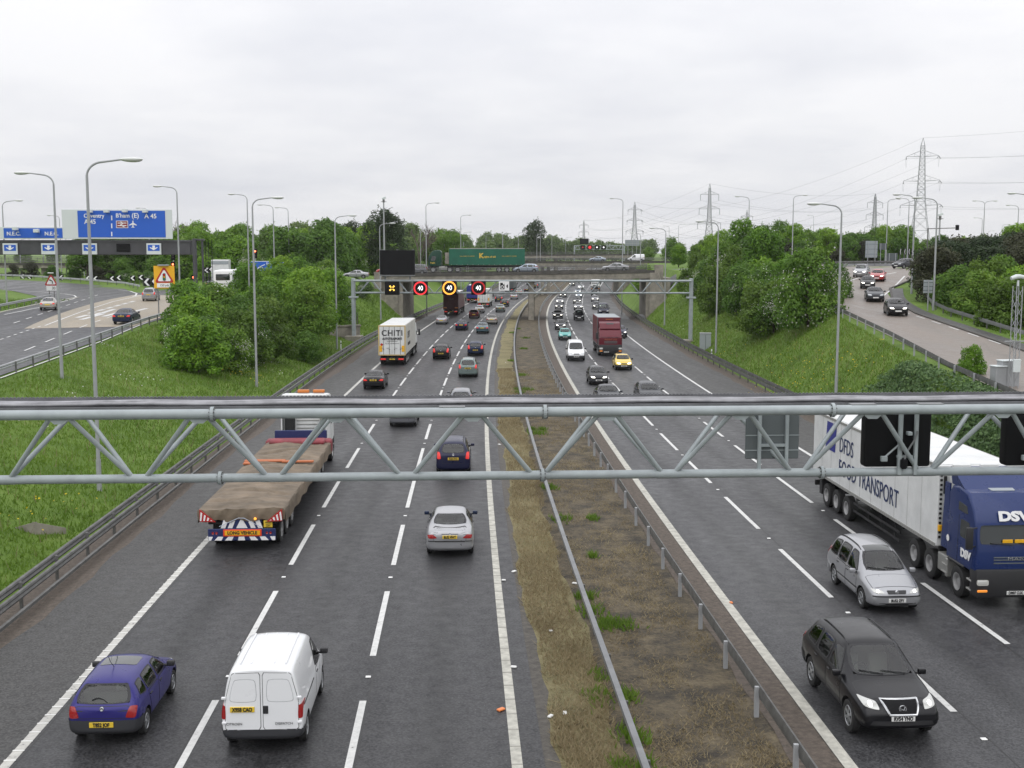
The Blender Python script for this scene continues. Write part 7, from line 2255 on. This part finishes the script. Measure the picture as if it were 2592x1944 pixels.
def quad_mesh(name, V, tint, m, tri=False):
    k = 3 if tri else 4
    n = len(V) // k
    me = bpy.data.meshes.new(name)
    me.vertices.add(len(V)); me.vertices.foreach_set('co', V.astype(np.float32).ravel())
    me.loops.add(n * k); me.loops.foreach_set('vertex_index', np.arange(n * k, dtype=np.int32))
    me.polygons.add(n); me.polygons.foreach_set('loop_start', np.arange(0, n * k, k, dtype=np.int32))
    a = me.attributes.new('tint', 'FLOAT', 'FACE'); a.data.foreach_set('value', np.clip(tint, 0, 1).astype(np.float32))
    me.materials.append(m); me.update(); me.validate()
    return me
def crown(seed, Rx, H, z0, nb, n, leaf, shape='round', br=.34, droop=0):
    rng = np.random.default_rng(seed)
    c, r = [], []
    for i in range(nb):
        a = rng.uniform(0, 2 * math.pi); q = rng.uniform(0, 1) ** .55
        h = rng.uniform(0, 1)
        if shape == 'round': w = math.sqrt(max(0, 1 - (2 * h - .85) ** 2 / 1.35))
        elif shape == 'bush': w = math.sqrt(max(0, 1 - (h * .98) ** 2.2))
        else: w = math.sqrt(max(0, 1 - (2 * h - .8) ** 2 / 1.5)) * (.9 if h < .6 else .8)
        rb = Rx * br * rng.uniform(.55, 1.15)
        c.append((math.cos(a) * q * w * (Rx - rb * .6), math.sin(a) * q * w * (Rx - rb * .6), z0 + rb * .5 + h * (H - z0 - rb * 1.1))); r.append(rb)
    c, r = np.array(c), np.array(r)
    tone = rng.uniform(.0, 1, nb)
    k = rng.choice(nb, n * 2, p=r ** 2 / (r ** 2).sum())
    d = rng.normal(size=(n * 2, 3)); d[:, 2] += .25; d /= np.linalg.norm(d, axis=1, keepdims=True)
    P = c[k] + d * (r[k] * rng.uniform(.72, 1.08, n * 2))[:, None]
    D = np.linalg.norm(P[:, None, :] - c[None], axis=2) / r[None]
    D[np.arange(n * 2), k] = 9
    keep = (D.min(1) > .62) & (P[:, 2] > .03)
    P, d, k = P[keep][:n], d[keep][:n], k[keep][:n]
    Nn = d * .9 + rng.normal(size=P.shape) * .45 + np.array([0, 0, .35])
    t = np.clip(.25 + .5 * tone[k] * .8 + rng.normal(size=len(P)) * .14 + .12 * (d[:, 2]), 0, 1)
    # loose sprays of leaves standing out of the crown
    ns = nb * 3
    kk = rng.integers(0, nb, ns); dd = rng.normal(size=(ns, 3)); dd[:, 2] = np.abs(dd[:, 2]) * .9 + .15; dd /= np.linalg.norm(dd, axis=1, keepdims=True)
    u = rng.uniform(0, 1, (ns, 9)); L = rng.uniform(.25, .85, (ns, 1, 1)) * (leaf / .3)
    Q = (c[kk] + dd * r[kk][:, None] * .9)[:, None, :] + dd[:, None, :] * u[..., None] * L + rng.normal(size=(ns, 9, 3)) * .07 * (leaf / .3)
    Q = Q.reshape(-1, 3); ok = Q[:, 2] > .05
    P = np.concatenate([P, Q[ok]]); Nn = np.concatenate([Nn, rng.normal(size=(ok.sum(), 3)) + np.array([0, 0, .5])])
    t = np.concatenate([t, np.clip(.35 + .4 * np.repeat(tone[kk], 9)[ok] + rng.normal(size=ok.sum()) * .12, 0, 1)])
    return quads(P, Nn, leaf * np.concatenate([np.ones(len(P) - ok.sum()), np.full(ok.sum(), .8)]), rng, t), c, r, rng
def trunk_mesh(seed, H, r0, c, m, lean=.15):
    rng = np.random.default_rng(seed + 77)
    b = MB()
    top = Vector((rng.uniform(-lean, lean), rng.uniform(-lean, lean), H * .72))
    mid = Vector((rng.uniform(-lean, lean), rng.uniform(-lean, lean), H * .35))
    b.tube([(0, 0, -.4), mid, top], [r0, r0 * .72, r0 * .25], 7)
    for i in rng.choice(len(c), min(len(c), 9), replace=False):
        p = Vector(c[i]); s = Vector((0, 0, -.4)).lerp(mid, .6) if p.z < H * .4 else mid.lerp(top, rng.uniform(.0, .8))
        b.tube([s, s.lerp(p, .55) + Vector((0, 0, .1 * H * .3)), p], [r0 * .42, r0 * .25, r0 * .1], 5)
    return b.mesh('trunk', m, True)
TREES = {}
def tree_type(key, seed, Rx, H, z0, nb, n, leaf, shape, m, blossom=0, r0=.16, br=.34):
    global LINK
    LINK = False
    (V, t), c, r, rng = crown(seed, Rx, H, z0, nb, n, leaf, shape, br)
    root = empty('shrub' if shape == 'bush' else 'tree', link=False)
    cr = mobj('crown', quad_mesh('crown', V, t, LM[m]), root)
    mobj('trunk', trunk_mesh(seed, H, r0, c, M_['bark']), root)
    if blossom:
        pick = rng.choice(len(V) // 4, blossom * 9, replace=False)
        P = V.reshape(-1, 4, 3)[pick].mean(1)
        ctr = np.array([0, 0, H * .4])
        nz = np.sin(P[:, 0] * 2.1 + seed) + np.sin(P[:, 1] * 1.9 + 2 * seed) + np.sin(P[:, 2] * 2.6) + rng.normal(size=len(P)) * 1.0
        sel = np.argsort(-nz)[:blossom]
        P = P[sel] + (P[sel] - ctr) * .04
        P = np.repeat(P, 2, 0) + rng.normal(size=(blossom * 2, 3)) * .22
        V2, t2 = quads(P, (P - ctr) + rng.normal(size=P.shape) * .8, leaf * .48, rng, rng.uniform(0, 1, len(P)), .9)
        mobj('blossom', quad_mesh('blossom', V2, t2, LM['white']), cr)
    TREES[key] = root
    LINK = True
for i in range(3): tree_type('bush%d' % i, 10 + i, 3.0, 4.6, 0, 46, 8000, .30, 'bush', ('green', 'mid', 'olive')[i], 0, .12, .30)
for i in range(2): tree_type('midbush%d' % i, 20 + i, 3.0, 4.4, 0, 44, 7500, .28, 'bush', 'mid', 0, .12, .30)
for i in range(2): tree_type('haw%d' % i, 30 + i, 2.9, 4.8, 0, 44, 7000, .27, 'bush', 'mid', 420, .12, .30)
for i in range(3): tree_type('tree%d' % i, 40 + i, 3.6, 9.5, 1.2, 60, 8000, .38, 'tall', 'green' if i != 1 else 'mid', 0, .2, .30)
for i in range(2): tree_type('big%d' % i, 50 + i, 5.4, 13.5, 2.5, 70, 9000, .45, 'round', 'dark' if i == 0 else 'mid', 0, .32, .28)
for i in range(2): tree_type('darkbush%d' % i, 60 + i, 3.0, 5.0, 0, 46, 7000, .28, 'bush', 'brown' if i else 'dark', 0, .12, .30)
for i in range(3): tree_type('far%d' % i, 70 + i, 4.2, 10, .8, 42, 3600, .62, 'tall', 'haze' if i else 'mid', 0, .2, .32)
# bare tree
LINK = False
bt = empty('tree', link=False); TREES['bare'] = bt
b = MB(); rb_ = random.Random(8)
def twig(p, d, L, r, k):
    q = p + d * L
    b.tube([p, q], [r, r * .6], 4, 0, False)
    if k == 0: return
    for _ in range(4 if k > 1 else 5):
        nd = (d + Vector((rb_.gauss(0, .42), rb_.gauss(0, .42), rb_.gauss(.05, .3)))).normalized()
        twig(p.lerp(q, rb_.uniform(.55, 1)), nd, L * rb_.uniform(.55, .8), r * .58, k - 1)
twig(Vector((0, 0, -.3)), Vector((0, 0, 1)), 4.2, .2, 4)
b.build('branches', M_['twig'], bt)
LINK = True
NT = [0]
def plant(key, x, y, sc, label, group, sz=1.0, rng=random, dz=0.0, cat=None):
    got = []
    c = copy_tree(TREES[key], None, got)
    c.location = (x, y, ground(x, y) - .12 + dz)
    c.rotation_euler = (0, 0, rng.uniform(0, 6.28))
    c.scale = (sc, sc, sc * sz)
    tag(c, label, cat or ('shrub' if 'bush' in key or 'haw' in key else 'tree'), group)
    NT[0] += 1
    return c
rg = random.Random(42)
def scatter(keys, pts, lo, hi, label, group, szr=(.9, 1.15), jit=1.0):
    for x, y in pts:
        k = rg.choice(keys)
        plant(k, x + rg.uniform(-jit, jit), y + rg.uniform(-jit, jit), rg.uniform(lo, hi), label, group, rg.uniform(*szr), rg)
def grid(y0, y1, dy, f0, f1, dx, skip=lambda x, y: False):
    P = []; y = y0; k = 0
    while y <= y1:
        x = f0(y) + (dx / 2 if k % 2 else 0)
        while x <= f1(y):
            if not skip(x, y): P.append((x, y))
            x += dx
        y += dy; k += 1
    return P
# bushes between left slip road and motorway
A = grid(91, 130, 5.0, lambda Y: max(TL(Y) + shf(Y) + 4.2, -.2663 * Y + 3.4), lambda Y: shf(Y) - (21.0 if Y < 98 else 19.3), 4.2)
for x, y in A:
    px = 1168 + x / y * F_PX
    s = rg.uniform(.76, .88) if px < 450 else rg.uniform(.9, 1.02) if px < 640 else rg.uniform(.95, 1.2)
    plant(rg.choice(['bush0', 'bush1', 'bush2', 'bush0', 'midbush0', 'midbush1']), x + rg.uniform(-.6, .8), y + rg.uniform(-.8, .8), s, 'leafy green shrub in the dense mass between left slip road and motorway', 'shrubs between left slip road and motorway', rg.uniform(.9, 1.1), rg)
for x, y, s in ((-18.6, 95.5, .72), (-18.9, 103, .85), (-22.5, 95, .75)):
    plant('haw0' if s > .8 else 'haw1', x, y, s, 'white flowering shrub at the foot of the left shrub mass', 'flowering shrubs in the left shrub mass', 1, rg)
A2 = grid(132, 152, 5.5, lambda Y: TL(Y) + shf(Y) + 4, lambda Y: shf(Y) - 18.6, 4.4)
for x, y in A2:
    px = 1168 + x / y * F_PX
    plant(rg.choice(['tree0', 'tree1', 'tree2'] if px > 690 else ['bush1', 'bush0', 'midbush1']), x + rg.uniform(-.8, .8), y + rg.uniform(-.8, .8), rg.uniform(.7, .9), 'leafy tree above the gantry leg at back of left shrub mass', 'trees at back of the left shrub mass', rg.uniform(.85, 1.0), rg)
for k, (x, y, s) in enumerate(((-15.8, 119, .85), (-16.2, 125.5, .95), (-17.4, 131, .9), (-15.2, 113, .7))):
    plant(('tree1', 'tree0', 'tree2', 'midbush0')[k], x, y, s, 'tall leafy tree rising beside the thin lamp column left of second gantry', 'tall trees left of the second gantry', .92, rg)
A3 = grid(156, 184, 5.5, lambda Y: shf(Y) - 32, lambda Y: shf(Y) - (20.5 if Y < 170 else 22.5), 4.4)
scatter(['midbush0', 'bush2', 'bush0', 'bush1', 'haw1'], A3, .8, 1.05, 'shrub on the bank behind left leg of the second gantry', 'shrubs on the bank behind second gantry', (.85, 1.05), .8)
plant('haw0', -15.5, 186, .6, 'white flowering hawthorn under the black message board', None, .9, rg)
# wood behind the left slip road
Bp = grid(212, 290, 11.5, lambda Y: -66 + (Y - 212) * -.25, lambda Y: -17 + (Y - 212) * .02, 8.2)
for x, y in Bp:
    k = rg.choice(['tree0', 'bush1', 'tree2', 'bush0', 'tree1', 'bush2', 'midbush0'])
    plant(k, x + rg.uniform(-2, 2), y + rg.uniform(-2, 2), rg.uniform(.95, 1.25) * (1.75 if 'bush' in k else 1), 'leafy tree in the wood behind coach and left slip road', 'trees of the wood behind left slip road', rg.uniform(.85, 1.05), rg, cat='tree')
plant('big0', -15.5, 238, 1.0, 'big rounded dark tree standing behind the black message board', None, 1.02, rg)
plant('big1', -2.5, 300, 1.12, 'big spreading tree behind the green lorry trailer', None, .95, rg)
plant('big0', -27, 290, .92, 'dark rounded tree left of the biggest dark tree', None, 1.0, rg)
plant('bare', -10.5, 292, 1.4, 'bare grey tree left of the tree behind green lorry', None, 1, rg)
plant('big0', 29, 455, 1.12, 'round topped dark tree standing above the wood beyond bridges', None, 1.35, rg)
plant('bare', -55, 236, 1.2, 'bare topped tree above wood right of the big blue sign', None, 1, rg)
Bb = grid(205, 236, 7.5, lambda Y: -60, lambda Y: -19, 7.5, lambda x, y: y < 212 and x > -32)
scatter(['bush0', 'bush1', 'midbush0', 'midbush1', 'haw0'], Bb, .9, 1.2, 'roadside shrub below the wood behind left slip road', 'shrubs below the wood behind left slip road', (.8, 1.1), 1.6)
Bc = grid(228, 262, 9, lambda Y: -68, lambda Y: -62, 7)
scatter(['midbush0', 'darkbush0', 'midbush1'], Bc, 1.0, 1.35, 'dark shrub between the ramp and wood behind big blue sign', 'shrubs at the end of the ramp', (.9, 1.1), 1.5)
# hedge of the left bend
Gp = [(-118 + 4.2 * k, 240 - .55 * k) for k in range(3)]
for u in np.linspace(0, 1, 17):
    pts = [(-118, 236), (-95, 230), (-78, 219), (-61, 204), (-52, 193), (-46.5, 182)]
    s = u * 5; i = min(4, int(s)); f = s - i
    x = pts[i][0] * (1 - f) + pts[i + 1][0] * f; y = pts[i][1] * (1 - f) + pts[i + 1][1] * f
    plant(rg.choice(['midbush0', 'darkbush1', 'midbush1', 'haw1', 'darkbush1']), x + rg.uniform(-.6, .6), y + 2.2, rg.uniform(.5, .68), 'hedge shrub standing along the chevron boards at left bend', 'hedge shrubs at the left bend', rg.uniform(.75, 1.0), rg)
# wood beyond the bridges
Cp = grid(322, 420, 20, lambda Y: -46 - (Y - 322) * .2, lambda Y: shf(Y) - 24, 9.5)
scatter(['far0', 'far1', 'far2'], Cp, 1.05, 1.35, 'leafy tree in the wood beyond both bridges left of motorway', 'trees of the wood beyond the bridges', (.82, 1.05), 3)
for x, y, s in ((33.6, 213, .78),):
    plant('tree0', x, y, s, 'neat rounded green tree at right end of the near bridge', None, .88, rg)
# shrubs between motorway and right slip road
Dp = grid(103, 182, 5.4, lambda Y: shf(Y) + (29.8 if Y < 106 else 28.4 if Y < 118 else 30.2 if Y < 150 else 31.5), lambda Y: TR(Y) + shf(Y) - (2.2 if Y < 140 else 1.0), 4.4)
scatter(['bush0', 'bush1', 'bush2', 'midbush0', 'midbush1', 'haw0', 'haw1'], Dp, .85, 1.25, 'green shrub in the dense mass between motorway and right slip road', 'shrubs between motorway and right slip road', (.9, 1.25), .8)
for x, y, s in ((30.4, 112, .85), (31.6, 119, .9), (34.2, 127, .95), (38.4, 118, .72), (33.2, 135, .85), (36, 172, 1.0), (35.5, 178, .9)):
    plant('haw0', x, y, s, 'white flowering hawthorn in the right hand shrub mass', 'flowering hawthorns right of the motorway', 1.0, rg)
D2 = grid(148, 182, 7.5, lambda Y: shf(Y) + 33.5, lambda Y: TR(Y) + shf(Y) + 1, 5.5)
scatter(['tree0', 'tree2', 'tree1', 'bush1'], D2, .72, .92, 'leafy tree rising behind the right hand shrub mass', 'trees behind the right hand shrub mass', (.8, 1.0), 1)
# wood on the right beyond the roundabout road
Ep = grid(222, 268, 10, lambda Y: 42 + (Y - 222) * .35, lambda Y: 87 + (Y - 222) * .4, 7.0)
for x, y in Ep:
    k = rg.choice(['tree0', 'bush1', 'tree2', 'bush0', 'tree1', 'bush2', 'midbush0'])
    plant(k, x + rg.uniform(-2, 2), y + rg.uniform(-2, 2), rg.uniform(.72, .95) * (1.7 if 'bush' in k else 1) * (.68 + .32 * min(1, max(0, (x / y * F_PX - 560) / 170))), 'leafy tree in the wood beyond the hatched right hand road', 'trees of the right hand wood', rg.uniform(.8, 1.0), rg, cat='tree')
E3 = grid(219, 226, 7, lambda Y: 54, lambda Y: 96, 6)
scatter(['bush0', 'bush1', 'midbush0', 'haw1', 'darkbush1'], E3, .9, 1.2, 'shrub along the foot of the right hand wood', 'shrubs below the right hand wood', (.8, 1.1), 1.5)
for x, y in ((62, 216), (70, 214.5)):
    plant('darkbush1', x, y, .75, 'low brownish shrub behind the two rail barrier at upper right', 'low brown shrubs at upper right', .7, rg)
E2 = grid(300, 400, 34, lambda Y: shf(Y) + 36, lambda Y: 170, 15)
scatter(['far0', 'far1', 'far2'], E2, .5, .8, 'distant tree on the right skyline beyond the wood', 'distant trees on the right skyline', (.75, 1.0), 4)
# dark trees beside the right slip road
def rx(Y): return float(I(Y, [60, 82, 102, 115, 128, 142, 157], [36.5, 38.3, 40.6, 43.2, 47.8, 56.5, 70]))
F1 = grid(91, 112, 4.6, lambda Y: rx(Y) + 5.2, lambda Y: max(rx(Y) + 6, .52 * Y), 4.4)
scatter(['bush0', 'bush1', 'midbush0', 'bush2'], F1, .8, 1.02, 'bright green shrub in front of the dark trees beside right slip', 'front shrubs beside the right slip road', (.85, 1.05), .6)
F2 = grid(114, 140, 5.0, lambda Y: rx(Y) + 4.8, lambda Y: max(rx(Y) + 6, .54 * Y), 4.8)
scatter(['darkbush0', 'darkbush1', 'darkbush0', 'darkbush1', 'darkbush1', 'midbush1'], F2, 1.0, 1.22, 'dark brownish tree in the thicket beside the right slip bend', 'dark thicket beside the right slip bend', (.8, 1.0), .8)
plant('tree0', 65.5, 136, .72, 'taller green tree at the right photo edge above dark thicket', None, .9, rg)
plant('tree2', 70, 142, .75, 'broad green tree at right photo edge behind the taller one', None, .9, rg)
q = hit(2452, 950)
plant('bush0', q.x + .3, q.y + .4, .28, 'small upright shrub on the bramble bank beside right slip barrier', None, 1.35, rg)
# far-off wood that closes the view
def far_wood():
    rng = np.random.default_rng(4)
    Vs, ts = [], []
    def put(x, y, sc, hz):
        src = TREES['far%d' % rng.integers(0, 3)]
        me = KIDS[src.name][0].data
        n = len(me.vertices); co = np.empty(n * 3, np.float32); me.vertices.foreach_get('co', co); co = co.reshape(-1, 4, 3)
        tt = np.empty(len(me.polygons), np.float32); me.attributes['tint'].data.foreach_get('value', tt)
        sel = rng.random(len(co)) < .42
        c = co[sel].reshape(-1, 3).copy(); cc = co[sel].mean(1, keepdims=True); c = ((co[sel] - cc) * 1.45 + cc).reshape(-1, 3)
        a = rng.uniform(0, 6.28); ca, sa = math.cos(a), math.sin(a)
        c = np.stack([c[:, 0] * ca - c[:, 1] * sa, c[:, 0] * sa + c[:, 1] * ca, c[:, 2] * hz], 1) * sc + np.array([x, y, ground(x, y) - .2])
        Vs.append(c); ts.append(tt[sel])
    for Y in (440, 500, 580, 680, 800):
        x = -90 - (Y - 440) * .3
        while x < shf(Y) - 24:
            put(x + rng.uniform(-3, 3), Y + rng.uniform(-12, 12), rng.uniform(.95, 1.25) * (1 + (Y - 440) / 900), rng.uniform(.85, 1.05)); x += 9 + (Y - 440) * .02
    for Y, n in ((716, 14), (745, 14)):
        for k in range(n): put(22 + 7.4 * k + rng.uniform(-2, 2), Y + rng.uniform(-8, 8), rng.uniform(1.3, 1.55) * (1.05 - .012 * k), rng.uniform(.85, 1.0))
    for Y in (450, 560, 700):
        x = shf(Y) + 32
        while x < 330:
            put(x + rng.uniform(-4, 4), Y + rng.uniform(-15, 15), rng.uniform(.6, .85), rng.uniform(.7, .9)); x += 15
    for Y in (300, 420):
        x = -260
        while x < -75:
            put(x + rng.uniform(-4, 4), Y + rng.uniform(-15, 15), rng.uniform(.5, .7), rng.uniform(.7, .9)); x += 13
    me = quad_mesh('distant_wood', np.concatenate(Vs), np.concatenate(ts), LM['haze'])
    o = mobj('distant_wood', me); tag(o, 'far-off belt of trees closing the view along the horizon', 'wood', None, 'stuff')
far_wood()

# ------------------------------------------------------------------ grass, weeds, flowers
def blades(name, pts, h, w, m, label, cat, seed=1, lean=.5):
    rng = np.random.default_rng(seed)
    n = len(pts); P = np.array(pts)
    a = rng.uniform(0, 2 * math.pi, n); hh = rng.uniform(.55, 1.2, n) * h; ww = w * rng.uniform(.6, 1.3, n)
    dx, dy = np.cos(a), np.sin(a); lx, ly = rng.normal(size=n) * lean * hh, rng.normal(size=n) * lean * hh
    V = np.empty((n, 3, 3))
    V[:, 0] = P + np.stack([dx * ww, dy * ww, -np.full(n, .03)], 1); V[:, 1] = P + np.stack([-dx * ww, -dy * ww, -np.full(n, .03)], 1)
    V[:, 2] = P + np.stack([lx, ly, hh], 1)
    sm = np.sin(P[:, 0] * .45) + np.sin(P[:, 1] * .31 + P[:, 0] * .2) + np.sin(P[:, 1] * .9 + 1)
    t = np.clip(.45 + sm * .13 + rng.normal(size=n) * .17, 0, 1)
    o = mobj(name, quad_mesh(name, V.reshape(-1, 3), t, LM[m], True))
    tag(o, label, cat, None, 'stuff')
def region(n, y0, y1, f0, f1, seed, pw=1.0, mask=None):
    rng = np.random.default_rng(seed); out = []
    while len(out) < n:
        Y = y0 + (y1 - y0) * rng.random() ** pw; a, c = f0(Y), f1(Y)
        if rng.random() > (c - a) / 16: continue
        t = a + (c - a) * rng.random(); x = t + shf(Y)
        if mask and not mask(x, Y, rng): continue
        out.append((x, Y, ground(x, Y)))
    return out
blades('grass', region(72000, 28, 150, lambda Y: TL(Y) + .6, lambda Y: -14.7 + .25 * math.sin(Y * .7), 2, 1.35), .21, .035, 'blade', 'rough grass growing on the bank left of the motorway', 'grass', 2)
blades('grass', region(9000, 150, 190, lambda Y: -30, lambda Y: -14.6, 34), .4, .06, 'blade', 'rough grass on the bank between second gantry and bridge', 'grass', 35)
blades('grass', region(46000, 45, 190, lambda Y: 24.2, lambda Y: TR(Y) - .5, 3, 1.3), .24, .04, 'blade', 'rough grass growing on the bank right of the motorway', 'grass', 3)
blades('grass', region(14000, 40, 130, lambda Y: rx(Y) + 1.6, lambda Y: rx(Y) + 9, 31, 1.0) + region(6000, 100, 150, lambda Y: -66, lambda Y: -52.4, 32), .32, .05, 'blade', 'grass on the outer verges of both slip roads', 'grass', 33)
blades('dry_stalks', region(2600, 28, 140, lambda Y: TL(Y) + .8, lambda Y: -15, 51, 1.3) + region(2200, 45, 150, lambda Y: 24.6, lambda Y: TR(Y) - 1, 52, 1.3), .5, .016, 'dry', 'dry seed stalks standing in the grass of both banks', 'grass', 53, .25)
def mmask(x, Y, rng):
    return (math.sin(x * 3 + Y * .8) + math.sin(Y * 1.7 - x * 2) + math.sin(Y * .37)) > rng.uniform(-3.6, .6)
def reg2(n, y0, y1, t0, t1, seed, mask=None, pw=1.6, z=.02):
    rng = np.random.default_rng(seed); out = []
    while len(out) < n:
        Y = y0 + (y1 - y0) * rng.random() ** pw; t = t0 + (t1 - t0) * rng.random() + wob(Y, .2, 4); x = t + shf(Y)
        if mask and not mask(x, Y, rng): continue
        out.append((x, Y, z))
    return out
blades('dry_grass', reg2(34000, 22, 110, 2.05, 3.5, 5, mmask), .13, .018, 'dry', 'tan dry grass strip along left side of the median', 'dry grass', 5, .9)
blades('dry_grass', reg2(26000, 22, 110, 3.9, 6.9, 6, lambda x, Y, r: (math.sin(x * 3 + Y * .8) + math.sin(Y * 1.7 - x * 2) + math.sin(Y * .37)) > r.uniform(-1.8, 1.4)), .06, .018, 'dry', 'thin short dry grass over the dark median soil', 'dry grass', 6, 1.3)
wp = []
wr_ = np.random.default_rng(9)
for Y in (23.6, 25.2, 27.6, 29.0, 33.2, 34.5, 36, 41, 47, 52.5, 53.4, 57, 66, 70, 71.5, 78, 91, 93, 104, 118, 133, 150, 160, 168):
    for k in range(2):
        t = 3.7 + wr_.normal() * .45 + (.35 if k else 0); s = wr_.uniform(.05, .22) * (1 + Y / 200)
        if wr_.random() < .35: continue
        for _ in range(int(wr_.uniform(30, 130) + Y * .6)):
            wp.append((t + shf(Y) + wr_.normal() * s, Y + wr_.normal() * s * 1.6, .02))
blades('weeds', wp, .2, .035, 'blade', 'bright green weeds growing along the median rail', 'weeds', 10, .5)
# flowers: small tufts of yellow and white on both banks
def flowers(name, spots, m, label, seed, n=26, sp=1.1):
    rng = np.random.default_rng(seed); P = []
    for px, py in spots:
        q = hit(px, py)
        for _ in range(n):
            x, y = q.x + rng.normal() * sp, q.y + rng.normal() * sp * 1.5
            P.append((x, y, ground(x, y) + rng.uniform(.25, .5)))
    P = np.array(P)
    V, t = quads(P, rng.normal(size=P.shape) * .5 + np.array([0, -.3, 1]), .11, rng, rng.uniform(0, 1, len(P)), .9)
    tag(mobj(name, quad_mesh(name, V, t, LM[m])), label, 'wildflowers', None, 'stuff')
flowers('wildflowers', [(1950, 980), (2010, 945), (2085, 975), (2060, 920), (2100, 935), (1985, 905), (2170, 945), (1840, 900), (600, 950), (630, 955), (80, 1310), (2195, 915), (1960, 1000), (2030, 985)], 'yellow', 'yellow wildflowers dotted over both grass banks', 21)
flowers('wildflowers', [(345, 968), (215, 1010), (370, 965), (660, 935), (690, 945), (700, 925), (670, 905), (1735, 825), (275, 880), (60, 1085)], 'white', 'white wildflowers dotted over the left grass bank', 22, 12, .8)
# brambles on the bank below the right slip road
def brambles():
    rng = np.random.default_rng(12); P, Nn = [], []
    lob = []
    while len(lob) < 230:
        px, py = rng.uniform(2205, 2592), rng.uniform(905, 1190)
        if py < 905 + max(0, (2330 - px)) * .75 or py < 905 + max(0, px - 2480) * 1.0: continue
        q = hit(px, py)
        t = q.x - shf(q.y)
        if t < 24.6 or t > TR(q.y) - .8: continue
        lob.append((q.x, q.y, ground(q.x, q.y), rng.uniform(.45, .95)))
    for x, y, z, r in lob:
        n = int(240 * r * r)
        d = rng.normal(size=(n, 3)); d[:, 2] = np.abs(d[:, 2]); d /= np.linalg.norm(d, axis=1, keepdims=True)
        P.append(np.array([x, y, z]) + d * r * np.array([1.2, 1.2, .62]) * rng.uniform(.8, 1.05, (n, 1))); Nn.append(d + rng.normal(size=(n, 3)) * .5)
    P, Nn = np.concatenate(P), np.concatenate(Nn)
    V, t = quads(P, Nn, .2, rng, np.clip(.4 + rng.normal(size=len(P)) * .2, 0, 1), .7)
    tag(mobj('brambles', quad_mesh('brambles', V, t, LM['bramble'])), 'bank of dense green brambles below the right slip road', 'brambles', None, 'stuff')
brambles()
# remove the unlinked masters
for d_ in (list(TREES.values()), [v[0] for v in CAR.values()]):
    for r in d_:
        def rm(o):
            for ch in KIDS.get(o.name, []): rm(ch)
            bpy.data.objects.remove(o)
        rm(r)
# ------------------------------------------------------------------ damp air
hz = bpy.data.materials.new('damp air'); hz.use_nodes = True
t = hz.node_tree; t.nodes.clear()
o_ = t.nodes.new('ShaderNodeOutputMaterial'); pv = t.nodes.new('ShaderNodeVolumePrincipled')
pv.inputs['Color'].default_value = (.98, .985, 1, 1); pv.inputs['Density'].default_value = .00009; pv.inputs['Anisotropy'].default_value = .2
t.links.new(pv.outputs[0], o_.inputs['Volume'])
o = MB().box(-620, 900, -160, 1750, -2, 72).build('haze', hz)
tag(o, 'thin damp haze softening the far trees and pylons', 'haze', None, 'stuff')
